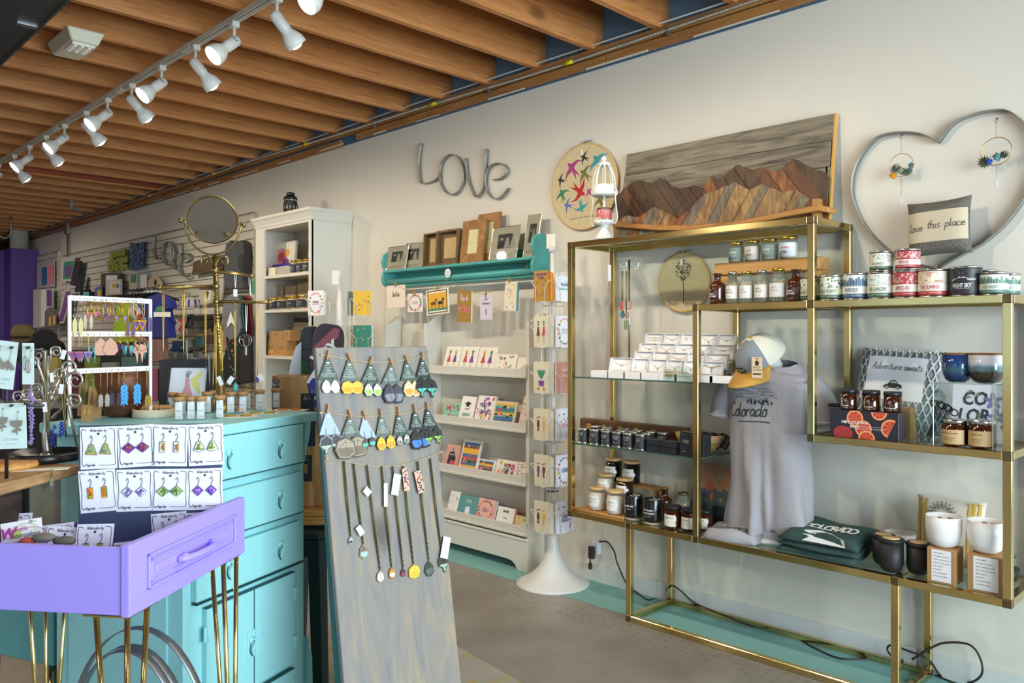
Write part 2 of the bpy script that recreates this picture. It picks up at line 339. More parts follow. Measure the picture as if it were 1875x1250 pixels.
struct('trim_4',MB().box(-17,2.6,3.255,YW+.03,2.66,2.757),mat('42617f',.7))
t=MB();rr=random.Random(3);x=-8.5
while x<2:
 l=rr.uniform(.12,.5);t.box(x,x+l,3.232,3.237,2.660,2.664+rr.uniform(.001,.006));x+=l+rr.uniform(.1,.5)
struct('trim_5',t,mat('d8d2c4',.8))
WHT=mat('e9e7e2',.4)
pts=[(x,3.219,2.771+.004*math.sin(x*1.3))for x in[2.6-.4*i for i in range(45)]]
tag(MB().tube(pts,.0045,6).build('white_cable',mat('d9d9d6',.4)),'thin white cable running along the top of the sawn board above the wall','cable')
pts=[(x,3.216,2.735+.011*math.sin(x*.9+1)+.004*math.sin(x*2.7))for x in[2.6-.15*i for i in range(125)]]
ac=MB().tube(pts,.0075,8)
for i in range(0,620):
 x=-.4-.011*i;zz=2.735+.011*math.sin(x*.9+1)+.004*math.sin(x*2.7);ac.tor((x,3.216,zz),.0078,.0016,7,4,0,'x')
ao=ac.build('armoured_cable',mat('b9b5aa',.35,.7));tag(ao,'grey armoured cable with spiral ribs clipped between the two sawn boards','cable')
for x in(-1.1,-2.83,-3.96,-5.5,-7.1,-8.6):
 zz=2.735+.011*math.sin(x*.9+1)+.004*math.sin(x*2.7)
 MB().tube([(x-.035,3.2155,zz),(x+.035,3.2155,zz)],.0105,8).build('yellow_tape',mat('d8cf1e',.5),ao)
for x in(-2.2,-3.45,-4.6,-6.2):
 zz=2.735+.011*math.sin(x*.9+1)+.004*math.sin(x*2.7)
 b=MB();b.tube([(x,3.226,zz-.012),(x,3.203,zz-.01),(x,3.203,zz+.012),(x,3.226,zz+.012)],.0025,5);b.box(x-.008,x+.008,3.214,3.228,zz-.03,zz-.01);b.build('clip',mat('8f9193',.4,.8),ao)
p=PY(297,346,3.22)
b=MB().tube([(p.x,-4.5,2.80),(p.x,3.2,2.80)],.036,14);tag(b.build('sprinkler_pipe',mat('bb5f48',.6,var=.12)),'rust red sprinkler pipe running between the ceiling joists','pipe')
RZ=2.735;RY=1.721
b=MB();b.box(-9.2,.4,RY-.018,RY+.018,RZ,RZ+.021);b.box(-9.2,.4,RY-.018,RY-.012,RZ-.004,RZ);b.box(-9.2,.4,RY+.012,RY+.018,RZ-.004,RZ);b.box(-9.2,.4,RY-.003,RY+.003,RZ-.003,RZ)
tr=b.build('light_track',mat('d7d5cf',.45));tag(tr,'long white lighting track fixed under the wooden joists','track')
for x in(-4.09,-5.05,-6.3):MB().box(x-.05,x+.05,RY-.02,RY+.02,RZ-.007,RZ+.022).build('joiner',mat('dcdad4',.45),tr)
MB().box(-9.2,.4,RY-.011,RY-.004,RZ-.001,RZ+.001).build('conductor_slot',mat('4c4a46',.5),tr)
WHP=mat('e6e4de',.4);BUL=mat('fff6e2',.4,emit=9);BUL2=mat('fff4de',.4,emit=6)
def spot_head(x,d,kind,lab):
 r=thing('track_spotlight',lab,'spotlight',(x,RY,RZ),group='spotlights on the ceiling track')
 MB().box(-.022,.022,-.018,.018,-.028,0).build('adapter',WHP,r,bev=.003)
 MB().cyl((0,0,-.08),(0,0,-.025),.0075,n=8).build('stem',WHP,r)
 d=Vector(d).normalized();q=d.to_track_quat('Z','Y').to_matrix().to_4x4();q.translation=Vector((0,0,-.092))-d*.012
 b=MB();b.T=q
 b.lathe([(.006,-.016),(.018,-.014),(.024,-.006),(.0265,.006),(.0265,.062),(.024,.072),(.0275,.084),(.038,.10),(.0455,.118),(.0475,.134),(.0475,.15),(.045,.15),(.044,.134),(.03,.10),(.012,.095)],28)
 h=b.build('lamp_housing',WHP,r)
 b=MB();b.T=q
 if kind=='A':b.lathe([(.044,.13),(.043,.1495),(.03,.152),(1e-6,.153)],24);b.build('bulb',BUL,h)
 else:b.lathe([(.012,.095),(.024,.12),(.028,.14),(.024,.152),(.012,.158),(1e-6,.159)],20);b.build('bulb',BUL2,h)
 b=MB();b.T=q
 for a in(0,.35,.7):b.cbox((.0262*math.cos(a),.0262*math.sin(a),.014),(.002,.0035,.014))
 b.build('vent_slots',mat('3c3b38',.6),h)
 l=bpy.data.lights.new('spot','SPOT');l.energy=26 if kind=='A' else 30;l.spot_size=2.0;l.spot_blend=1;l.color=(1,.87,.68);l.shadow_soft_size=.035
 lo=bpy.data.objects.new('spot',l);COL.objects.link(lo);lo.parent=r
 lo.location=(q@Vector((0,0,.175)));lo.rotation_euler=d.to_track_quat('-Z','Y').to_euler()
A_=(0.02,-.74,-.66);B_=(.08,.66,-.74)
heads=[(-1.2,'A','fourth beyond the top edge of the photo'),(-1.6,'B','third beyond the top edge of the photo'),(-2.0,'A','second beyond the top edge'),(-2.38,'B','just beyond the top edge'),(-2.76,'A','cut by the top edge'),(-3.178,'B','second nearest'),(-3.578,'A','third from the near end'),(-4.003,'B','fourth from the near end'),(-4.434,'A','fifth from the near end'),(-4.875,'B','sixth from the near end'),(-5.276,'A','seventh from the near end'),(-5.68,'B','eighth from the near end'),(-6.135,'A','ninth from the near end'),(-6.573,'B','tenth from the near end'),(-7.003,'A','eleventh from the near end'),(-7.446,'B','twelfth from the near end'),(-7.95,'A','last at the left edge')]
for x,k,w in heads:
 spot_head(x,A_ if k=='A' else B_,k,('white track spotlight, glowing face to the room, ' if k=='A' else 'white track spotlight turned to the wall, ')+w)
for x,y in((-1.0,-1.6),(-4.5,-1.8),(-8.5,-1.8),(-12,-1.6),(-11,1.6),(.6,1.0)):  # invented round lamps out of view, added to brighten the shop
 r=thing('added_fill_lamp','unseen round white fill lamp added under the joists','lamp',(x,y,2.74),group='unseen fill lamps added over the shop floor')
 MB().lathe([(.11,0),(.115,-.03),(.1,-.045),(.09,-.046)],24).build('rim',WHP,r);MB().lathe([(.095,-.04),(.05,-.052),(1e-6,-.054)],20).build('diffuser',mat('fff3dd',.5,emit=4),r)
 l=bpy.data.lights.new('lamp','AREA');l.shape='DISK';l.size=.25;l.energy=7 if x>-2 else 34 if x>-9 else 22;l.color=(1,.9,.76)
 lo=bpy.data.objects.new('lamp',l);COL.objects.link(lo);lo.parent=r;lo.location=(0,0,-.075)
c=PZ(138,84,2.72)
r=thing('emergency_light','beige plastic emergency light with a clear lens under the joists','emergency light',(c.x,c.y,2.757))
MB().hexa([(-.15,-.06,-.062),(.15,-.06,-.062),(.15,.06,-.062),(-.15,.06,-.062),(-.17,-.085,0),(.17,-.085,0),(.17,.085,0),(-.17,.085,0)]).build('case',mat('d9d6c0',.5),r,bev=.006)
b=MB();b.box(.0,.135,-.052,.05,-.072,-.06)
for i in range(5):
 for j in range(3):b.sph((.02+.024*i,-.035+.032*j,-.07),.009,8)
b.build('lens',mat('f4f2ea',.15,spec=.8),r)
d=MB();d.box(-16.75,1.5,-.6,.992,2.6,2.75);d.box(-16.75,1.5,.986,.997,2.592,2.604)
du=d.build('air_duct',mat('5d6163',.42,.75,var=.15,vs=2.5));tag(du,'wide dark sheet metal duct under the ceiling at the top left','duct')
bp=PZ(58,48,2.6);b=MB();b.cbox((bp.x,.955,2.597),(.035,.09,.006));b.cbox((bp.x-.0,.998,2.61),(.035,.004,.03));b.build('bracket',mat('b9bcbd',.3,.9),du)
XC=-12.8;a1=PX(20,456,XC);PUR=mat('5c4392',.65);zt=2.49
xb=PY(7,470,a1.y).x
cl=MB().box(xb,XC,a1.y,YW,0,zt);struct('wall_closet',cl,PUR)
struct('wall_closet_side',MB().box(-16.8,xb,-1.5,YW-.01,0,zt-.003),PUR)
cp=PX(35,455,XC-.25)
tag(MB().lathe([(.115,2.492),(.115,2.9),(.12,2.9),(.12,2.94),(.115,2.95),(.115,2.99)],24,c=(cp.x,cp.y,0)).build('flue_pipe',mat('c9c6bb',.6)),'thick white flue pipe rising from the purple closet to the ceiling','pipe')
q=PY(118,418,3.2);r=thing('electrical_box','grey steel electrical box with a conduit dropping down the slatted wall','electrical box',(q.x,3.24,q.z))
MB().box(-.06,.06,-.03,.03,-.07,.07).build('box',mat('8f9292',.35,.7),r,bev=.004)
MB().cyl((0,0,-.07),(0,0,-1.5),.014,n=10).build('conduit',mat('a9aaa6',.35,.7),r)
c2=PY(68,425,3.2);b=MB().tube(smooth([(q.x-.05,3.23,q.z+.03),((q.x+c2.x)/2,3.23,q.z+.02),(c2.x-.3,3.2,c2.z),(c2.x-.55,3.15,c2.z-.15),(c2.x-.65,3.1,c2.z-.6)],6),.012,8)
tag(b.build('bent_conduit',mat('9b9c99',.35,.7)),'bent grey conduit leading from the steel box to behind the purple closet','conduit')
q=PZ(122,368,2.757);q.x=2.22-.4065*round((2.22-q.x)/.4065)-.019;b=MB();b.cbox((q.x,q.y,2.703),(.02,.03,.114));b.cbox((q.x+.05,q.y+.02,2.648),(.14,.05,.012));tag(b.build('cable_hook',mat('8a8c8c',.4,.7)),'small grey metal hook hanging under the joists beyond the red pipe','hook')
q=PZ(8,396,2.757);b=MB();b.tube(smooth([(q.x,q.y-.07,2.76),(q.x,q.y-.07,2.55),(q.x,q.y,2.49),(q.x,q.y+.07,2.55),(q.x,q.y+.07,2.76)],5),.012,6);tag(b.build('pipe_hanger',mat('8a8c8c',.4,.7)),'U shaped steel pipe hanger under the joists at the far left','hanger')
P0=PZ(745,1134);P1=PZ(430,1219);P2=PZ(1000,1279);P1=P0+(P1-P0)*1.3;P2=P0+(P2-P0)*2.2;P3=P1+P2-P0
b=MB().slab([(p.x,p.y)for p in(P0,P1,P3,P2)],0,.009)
def rug_mat():
 m=mat('aaa59d',.95,var=.1,vs=30,key='rug');nt=m.node_tree;bs=nt.nodes['Principled BSDF'];L=nt.links.new
 tc=nt.nodes.new('ShaderNodeTexCoord');n=nt.nodes.new('ShaderNodeTexNoise');n.inputs['Scale'].default_value=9;n.inputs['Detail'].default_value=2;n.inputs['Distortion'].default_value=1.5;L(tc.outputs['Object'],n.inputs['Vector'])
 r=nt.nodes.new('ShaderNodeValToRGB');r.color_ramp.interpolation='CONSTANT';e=r.color_ramp.elements;e[0].position=0;e[0].color=hx('aaa39a');e[1].position=.52;e[1].color=hx('b3a06a');q=e.new(.60);q.color=hx('a8a29a')
 L(n.outputs['Fac'],r.inputs['Fac']);L(r.outputs['Color'],bs.inputs['Base Color']);return m
tag(b.build('area_rug',rug_mat()),'grey rug with yellow flower shapes on the concrete floor','rug')
# BRASS ETAGERE
BR=mat('dac384',.15,1,var=.12,vs=5,key='brass');BRJ=mat('7d6a4a',.3,.9,var=.2,vs=30,key='brass_joint')
GLS=thin('e9f3ee',1,.02);GEDGE=mat('3f5f54',.2,spec=.7)
TW=.0265;YF=2.904;YBK=3.2255
xL,xM,xU,xR,xA,xB=-2.559,-1.866,-1.369,-.7265,-2.213,-1.068
zF,zB,zL,zM,zT=0,.4155,.882,1.3805,1.6955
et=thing('brass_etagere','tall stepped brass tube etagere with glass shelves against the white wall','shelf',(0,0,0))
def post(x,y,z0,z1):MB().box(x,x+TW,y,y+TW,z0,z1).build('post',BR,et,bev=.0018)
def rail(x0,x1,y,z):MB().box(x0,x1,y,y+TW,z,z+TW).build('rail',BR,et,bev=.0018)
def drail(x,z):MB().box(x,x+TW,YF+TW,YBK,z,z+TW).build('side_rail',BR,et,bev=.0018)
def knot(x,y,z):MB().cbox((x+TW/2,y+TW/2,z+TW/2),(TW+.0012,)*3).build('corner_block',BRJ,et,bev=.0018)
for y in(YF,YBK):
 post(xL,y,zB+TW,zT);post(xU,y,zL+TW,zM);post(xU,y,zM+TW,zT);post(xM,y,zB+TW,zM);post(xR,y,zB+TW,zL);post(xR,y,zL+TW,zM)
 post(xA,y,TW,zB);post(xB,y,TW,zB)
 rail(xL+TW,xU,y,zT);rail(xM+TW,xU,y,zM);rail(xU+TW,xR,y,zM);rail(xU+TW,xR,y,zL)
 rail(xL+TW,xA,y,zB);rail(xA+TW,xM,y,zB);rail(xM+TW,xB,y,zB);rail(xB+TW,xR,y,zB);rail(xA+TW,xB,y,0)
 for x,z in((xL,zT),(xU,zT),(xM,zM),(xU,zM),(xR,zM),(xU,zL),(xR,zL),(xL,zB),(xA,zB),(xM,zB),(xB,zB),(xR,zB),(xA,0),(xB,0)):knot(x,y,z)
for x,z in((xL,zT),(xU,zT),(xM,zM),(xR,zM),(xU,zM),(xU,zL),(xR,zL),(xL,zB),(xR,zB),(xA,0),(xB,0),(xA,zB),(xB,zB)):drail(x,z)
def gshelf(x0,x1,z,y0=YF+TW+.001,y1=YBK-.001,t=.006):
 o=MB().box(x0,x1,y0,y1,z-t,z).build('glass_shelf',GLS,et)
 b=MB();b.box(x0,x1,y0-.0008,y0,z-t,z);b.box(x1,x1+.0008,y0,y1,z-t,z);b.build('polished_edge',GEDGE,o);return z
S1=gshelf(xL+TW,xM+.012,1.081,YF+.020);S2=gshelf(xL+TW,xM+.012,.7645,YF+.020)
SB=gshelf(xL+TW+.001,xR-.001,.4405);SL=gshelf(xU+TW+.001,xR-.001,.907);SM=gshelf(xM+TW+.001,xR-.001,1.4055);ST=gshelf(xL+TW+.001,xU-.001,1.7205)
for x in(-2.3,-1.95,-1.6):
 MB().cyl((x,YF+.05,1.708),(x,YF+.05,1.7135),.006,n=8).build('glass_pad',mat('6b5f4a',.5),et)
def wrap(r):return lambda u,v:(r*math.sin(u/r),-r*math.cos(u/r),v)
def band(mb,r,z0,z1,a0=-180,a1=180,m=0,n=28):
 vs=[];k=max(3,int(n*abs(a1-a0)/360))
 for i in range(k+1):
  a=math.radians(a0+(a1-a0)*i/k);vs+=[(r*math.sin(a),-r*math.cos(a),z0),(r*math.sin(a),-r*math.cos(a),z1)]
 return mb.add(vs,[(2*i,2*i+2,2*i+3,2*i+1)for i in range(k)],m,True)
def spot(cx,Y,Z,wpx=None,hpx=None):
 p=PY(cx,600,Y);d=dep(p);return Vector((p.x,Y,Z)),(wpx or 0)*d/FPX,(hpx or 0)*d/FPX
SILV=mat('c9c9c7',.22,1);GOLD=mat('d6b24c',.25,1);BLK=mat('141414',.35);INK=mat('2a2a2c',.6);WH=mat('f2f0ec',.6);CREAM=mat('efe8d8',.65)
KRAFT=mat('b98f5c',.8);AMB=mat('3a1607',.08,spec=.8,coat=.4,key='amberglass');WAX=mat('efe6cf',.5);PAPER=mat('f5f4f6',.65)
CORK=mat('b88a5a',.9,var=.25,vs=120,bump=.3,bs=200)
def tin(cx,Y,wpx,hpx,title,c1,c2,pat,lab,z=None,tc=None,scale=None,mid='eeeade'):
 loc,d,h=spot(cx,Y,SM if z is None else z,wpx,hpx);r=d/2
 t=thing('candle_tin',lab,'candle tin',loc,group='printed candle tins on the middle brass shelf')
 b=MB();b.lathe([(r,0),(r+.0012,.001),(r+.0012,.006),(r-.0006,.0065),(r-.0006,h-.0065),(r+.0014,h-.006),(r+.0014,h),(r-.003,h+.0005),(r-.004,h-.003),(1e-6,h-.003)],36);b.build('can',SILV,t)
 ms=[mat(c1,.45),mat(c2,.45),mat(mid,.45),mat(tc or c2,.5)]
 b=MB();R=r+.0002;H0,H1=.009,h-.008;HH=H1-H0
 band(b,R,H0+HH*.5,H1,m=0);band(b,R+.0001,H0+HH*.17,H0+HH*.49,m=2);band(b,R,H0,H0+HH*.17,m=1);band(b,R,H0+HH*.485,H0+HH*.505,m=1)
 rr=random.Random(cx);W=wrap(R+.0004);z0=H0+HH*.52;z1=H1-.002
 def P(poly,m):b.add([W(u,v)for u,v in poly],[tuple(range(len(poly)))],m)
 def leaf(u,v,l,w,a,m=1):
  ca,sa=math.cos(a),math.sin(a);P([(u+x*ca-y*sa,v+x*sa+y*ca)for x,y in((0,0),(l*.5,w),(l,0),(l*.5,-w))],m)
 if pat=='leaf':
  for i in range(110):leaf(rr.uniform(-r*1.9,r*1.9),rr.uniform(z0,z1-.003),.0045,.0013,rr.uniform(0,6.3),1)
 elif pat=='plants':
  for i in range(46):leaf(rr.uniform(-r*1.9,r*1.9),rr.uniform(z0,z1-.004),.009,.0032,rr.uniform(0,6.3),1)
 elif pat=='city':
  u=-r*1.9
  while u<r*1.9:w=rr.uniform(.004,.009);P([(u,z0),(u+w*.8,z0),(u+w*.8,z0+rr.uniform(.3,.98)*(z1-z0)),(u,z0+rr.uniform(.3,.98)*(z1-z0))],1);u+=w
 elif pat=='ski':
  for i in range(60):
   u,v=rr.uniform(-r*1.9,r*1.9),rr.uniform(z0,z1-.006);w,k=rr.uniform(.003,.008),rr.uniform(.003,.007)
   P([(u,v),(u+w,v),(u+w,v+k),(u,v+k)],2);P([(u+.001,v+.001),(u+w-.001,v+.001),(u+w-.001,v+k-.001),(u+.001,v+k-.001)],0)
 elif pat in('sun','night'):
  if pat=='sun':
   for i in range(19):
    a=math.radians(5+i*9.5);P([(math.cos(a)*.004,z0+.012+math.sin(a)*.004),(math.cos(a-.03)*.034,min(z1,z0+.012+math.sin(a-.03)*.034)),(math.cos(a+.03)*.034,min(z1,z0+.012+math.sin(a+.03)*.034))],3)
  else:
   for i in range(50):u,v=rr.uniform(-r*1.8,r*1.8),rr.uniform(z0+.012,z1);P([(u,v),(u+.0009,v),(u+.0009,v+.0009),(u,v+.0009)],3)
  P([(-r*1.7,z0),(r*1.7,z0),(r*1.7,z0+.006),(-r*1.7,z0+.006)],1 if pat=='sun' else 0)
  pk=[(-.034,z0+.002),(-.024,z0+.008),(-.016,z0+.007),(-.006,z0+.014),(0,z0+.011),(.008,z0+.013),(.018,z0+.007),(.03,z0+.004),(.03,z0+.001),(-.034,z0)]
  P(pk,3 if pat=='night' else 2)
  for i in range(12):u=.018+i*.0022;P([(u,z0+.002),(u+.0016,z0+.002),(u+.0008,z0+rr.uniform(.008,.013))],3 if pat=='night' else 1)
  P([(-.012,z0+.006),(-.007,z0+.012),(-.004,z0+.006)],1)
 tz=H0+HH*.26
 b.text(title,-.0,tz,HH*.155,m=3,al='c',fn=W,mw=r*1.75,wx=.62,bold=.02)
 b.text('ALL NATURAL SOY CANDLE',0,H0+HH*.2,HH*.032,m=3,fn=W,wx=.9);b.text('11 OZ. 312 G      60 HOUR BURN',0,H0+HH*.07,HH*.045,m=2,fn=W)
 b.build('paper_label',ms,t)
 return t
tin(1522.5,2.975,43,47,'HOUSE PLANTS','e9ebd6','4a6b52','plants','cream candle tin with large green leaves, first right of the brass post',mid='e7e6cd')
tin(1567,2.975,44.5,49,'RIVERSIDE','dfe3e4','4a6584','city','blue and white candle tin with a row of houses')
g1=tin(1613,2.975,46,50,'THE GARDEN','e9eee2','3f6a48','leaf','white candle tin with many small green leaves, bottom of its stack')
h1=tin(1660,2.975,46,51,'APRÉS-SKI','b8434a','b33a40','ski','red patterned candle tin, bottom of its stack of two')
tin(1709.5,2.975,51,52,'THE SUNRISE','e9dfc4','bb3f3d','sun','cream and red candle tin with sun rays over a mountain, in the front row',tc='bb3f3d')
tin(1768.5,2.98,53,55,'NIGHT SKY','2b2b31','2f2f34','night','black candle tin with stars over a white mountain, in the front row',tc='f2f2f2',mid='2b2b31')
tin(1820,2.975,46.5,43,'COLORADO','dfe6df','4f7c69','city','green and white candle tin at the right end of the front row')
tin(1847,3.06,36,42,'COLORADO','dfe6df','4f7c69','city','green and white candle tin half hidden behind its twin at the brass corner')
tin(1738,3.075,42,46,'THE SUNRISE','e9dfc4','bb3f3d','sun','red and cream candle tin mostly hidden left of the black front tin',tc='bb3f3d')
tin(1804,3.10,42,50,'NIGHT SKY','2b2b31','2f2f34','night','black candle tin peeking out right behind the black front tin',tc='f2f2f2',mid='2b2b31')
tin(1826,3.16,38,46,'NIGHT SKY','2b2b31','2f2f34','night','black candle tin in the back row behind the green and white tin',tc='f2f2f2',mid='2b2b31')
tin(1486,2.985,40,45,'HOUSE PLANTS','e9ebd6','4a6b52','plants','green leaf candle tin hidden behind the brass post',mid='e7e6cd')
_,_,hh=spot(1613,2.975,0,1,50.6);tin(1614,2.975,40,37,'THE GARDEN','e9eee2','3f6a48','leaf','smaller green leaf candle tin on top of its stack',z=SM+hh)
_,_,hh=spot(1660,2.975,0,1,51.6);tin(1662,2.975,42,38.5,'APRÉS-SKI','b8434a','b33a40','ski','smaller red patterned candle tin on top of its stack',z=SM+hh)
PINE=wood(['b98443','cc9a5a','d9ab6c'],(.8,12,12),2,.5,key='pine')
p0=PY(1307,480,3.06);p1=PY(1500,472,3.06);zr=PY(1400,476,3.06).z
r=thing('wooden_riser','pale pine display riser standing on the middle brass shelf','riser',((p0.x+p1.x)/2,3.11,SM));w=p1.x-p0.x;hr=zr-SM
MB().box(-w/2,w/2,-.05,.05,hr-.052,hr).build('top_board',PINE,r,bev=.004)
for sx in(-1,1):MB().box(sx*(w/2-.03)-.03,sx*(w/2-.03)+.03,-.04,.04,0,hr-.052).build('foot',PINE,r,bev=.003)
def glass_jar(name,lab,cat,loc,r,h,parts):
 t=thing(name,lab,cat,loc,rz=parts.get('rz',0),group=parts.get('group'))
 g=parts.get('glass','edf3f0');neck=parts.get('neck',r*.92);hs=h*parts.get('sh',.86);nh=h*parts.get('nh',.92)
 prof=[(1e-6,.001),(r*.93,.001),(r,.006),(r,hs),(neck,nh),(neck,h)]
 MB().lathe(prof,32).build('glass_body',AMB if g=='amber' else thin(g,.92,.04),t)
 if 'wax' in parts:MB().lathe([(1e-6,.004),(r*.9,.004),(r*.94,.008),(r*.94,hs*parts['wax']),(1e-6,hs*parts['wax'])],28).build('wax',mat(parts.get('waxc','efe6cf'),.5),t)
 lm=parts.get('lid')
 if lm:lr=neck*1.06;b=MB();b.lathe([(lr,0),(lr,parts.get('lh',.012)-.001),(lr-.002,parts.get('lh',.012)),(1e-6,parts.get('lh',.012))],32,c=(0,0,h-parts.get('ld',.002)));b.build('lid',lm,t)
 if 'label' in parts:
  z0,z1,a0,a1,c=parts['label'][:5];b=MB();R=r+.0005;band(b,R,z0*h,z1*h,a0,a1,0)
  W=wrap(R+.0004)
  for tx,u,zz,hh_,cc in parts.get('text',()):b.text(tx,u*r,zz*h,hh_*h,m=cc,fn=W,bold=parts.get('bold',.0),wx=parts.get('wx',1),mw=r*parts.get('mw',1.5))
  b.build('label',[mat(c,.55)]+parts.get('inks',[INK]),t)
 return t
for cx,wp,hp,c,tx,ink,lab in((1348,27,37,'8d9a90',('stress','relief'),'f4f4f0','gold lidded candle with grey green stress relief label, leftmost on the riser'),(1378,29,38,'eddad0',('self','care'),'7f8c7c','gold lidded glass candle with pink label reading self care'),(1410,31,39,'98a49b',('stress','relief'),'f4f4f0','gold lidded glass candle with grey green label reading stress relief, beside dream big'),(1444,34,41,'e3e4ea',('dream','big'),'cf4a68','gold lidded glass candle with white label reading dream big')):
 loc,d,h=spot(cx,3.105,zr+.0005,wp,hp)
 glass_jar('glass_candle',lab,'candle',loc,d/2,h*.93,dict(glass='e8efe8',wax=.93,lid=GOLD,neck=d*.44,nh=.88,sh=.82,lh=h*.13,ld=h*.06,group='glass candles on the pine riser',label=(.12,.78,-62,62,c),text=((tx[0],-.1,.5,.11,1),(tx[1],-.1,.3,.11,1)),inks=[mat(ink,.5)],bold=.02,rz=.12))
def amber_bottle(cx,Y,Z,wp,hp,lab,txt=True,grp=None,cork=True):
 loc,d,h=spot(cx,Y,Z,wp,hp);r=d/2;t=thing('amber_bottle',lab,'bottle',loc,group=grp)
 MB().lathe([(1e-6,.001),(r*.94,.001),(r,.005),(r,h*.56),(r*.9,h*.66),(r*.5,h*.73),(r*.42,h*.77),(r*.42,h*.93),(r*.55,h*.945),(r*.55,h*.985),(r*.4,h*.985),(1e-6,h*.96)],32).build('glass_body',mat('4a1c08',.06,spec=.9,coat=.6,key='amb2'),t)
 if cork:MB().lathe([(r*.36,h*.95),(r*.36,h*1.0),(1e-6,h*1.0)],16).build('cork',CORK,t)
 if txt:
  b=MB();W=wrap(r+.0006);b.text('SAFETY',-.35*r,h*.31,h*.045,fn=W,bold=.03,wx=1.1,al='c');b.text('MATCHES',-.27*r,h*.235,h*.045,fn=W,bold=.03,wx=1.1);b.text('N° 25',-.6*r,h*.44,h*.028,fn=W);b.text('100 MATCHES',-.2*r,h*.1,h*.022,fn=W);b.build('printed_text',WH,t)
 return t
amber_bottle(1313.5,2.985,SM,30,58,'amber glass bottle printed SAFETY MATCHES, left of the match jars',grp='amber match bottles')
amber_bottle(1458,2.98,SM,35,61,'amber glass bottle printed SAFETY MATCHES, right of the match jars by the post',grp='amber match bottles')
for i,(cx,wp,hp,tip,lidc,lab,ink)in enumerate(((1341.5,24,60,'mix',SILV,'glass jar of colour tipped matches with silver lid, leftmost match jar','2d2d2d'),(1367,25,60,'w',GOLD,'glass jar of white tipped matches with gold lid, second match jar','8b8b95'),(1395,26,61,'mix',SILV,'glass jar of colour tipped matches with silver lid, third match jar','2d2d2d'),(1425,31,64,'w',GOLD,'glass jar of white tipped matches with gold lid, widest and rightmost','8b8b95'))):
 loc,d,h=spot(cx,2.98,SM,wp,hp)
 t=glass_jar('match_jar',lab,'jar',loc,d/2,h*.93,dict(neck=d*.34,sh=.72,nh=.84,lid=lidc,lh=h*.09,ld=h*.03,group='glass jars of matches',label=(.18,.6,-75,75,'e6e2da'),text=(('SAFETY',-.1,.44,.05,1),('MATCHES',-.1,.35,.05,1),('N° 60',-.1,.54,.02,1),('LONG STRIKE',-.1,.24,.016,1)),inks=[mat(ink,.6)],wx=.85))
 b=MB();rr=random.Random(i);r=d/2
 for k in range(44):
  a=rr.uniform(0,6.28);q=rr.uniform(.2,.84)*r;x,y=q*math.cos(a),q*math.sin(a);x2,y2=x+rr.uniform(-.2,.2)*r,y+rr.uniform(-.2,.2)*r
  l=math.hypot(x2,y2);x2,y2=(x2*.84*r/l,y2*.84*r/l)if l>.84*r else(x2,y2)
  zt_=h*rr.uniform(.6,.68);b.tube([(x,y,.006),(x2,y2,zt_)],.0011,4,0);b.sph((x2,y2,zt_+.001),.0017,5,1+(k%5 if tip=='mix' else 5))
 o=b.build('matchsticks',[mat('e0c496',.7),mat('e0559a',.5),mat('46b3c4',.5),mat('f0cf3a',.5),mat('c04fb4',.5),mat('4f9f5a',.5),mat('eee8da',.6)],t);o['kind']='stuff'
BOXW=mat('f1efee',.6);PGOLD=mat('cda24a',.3,.9)
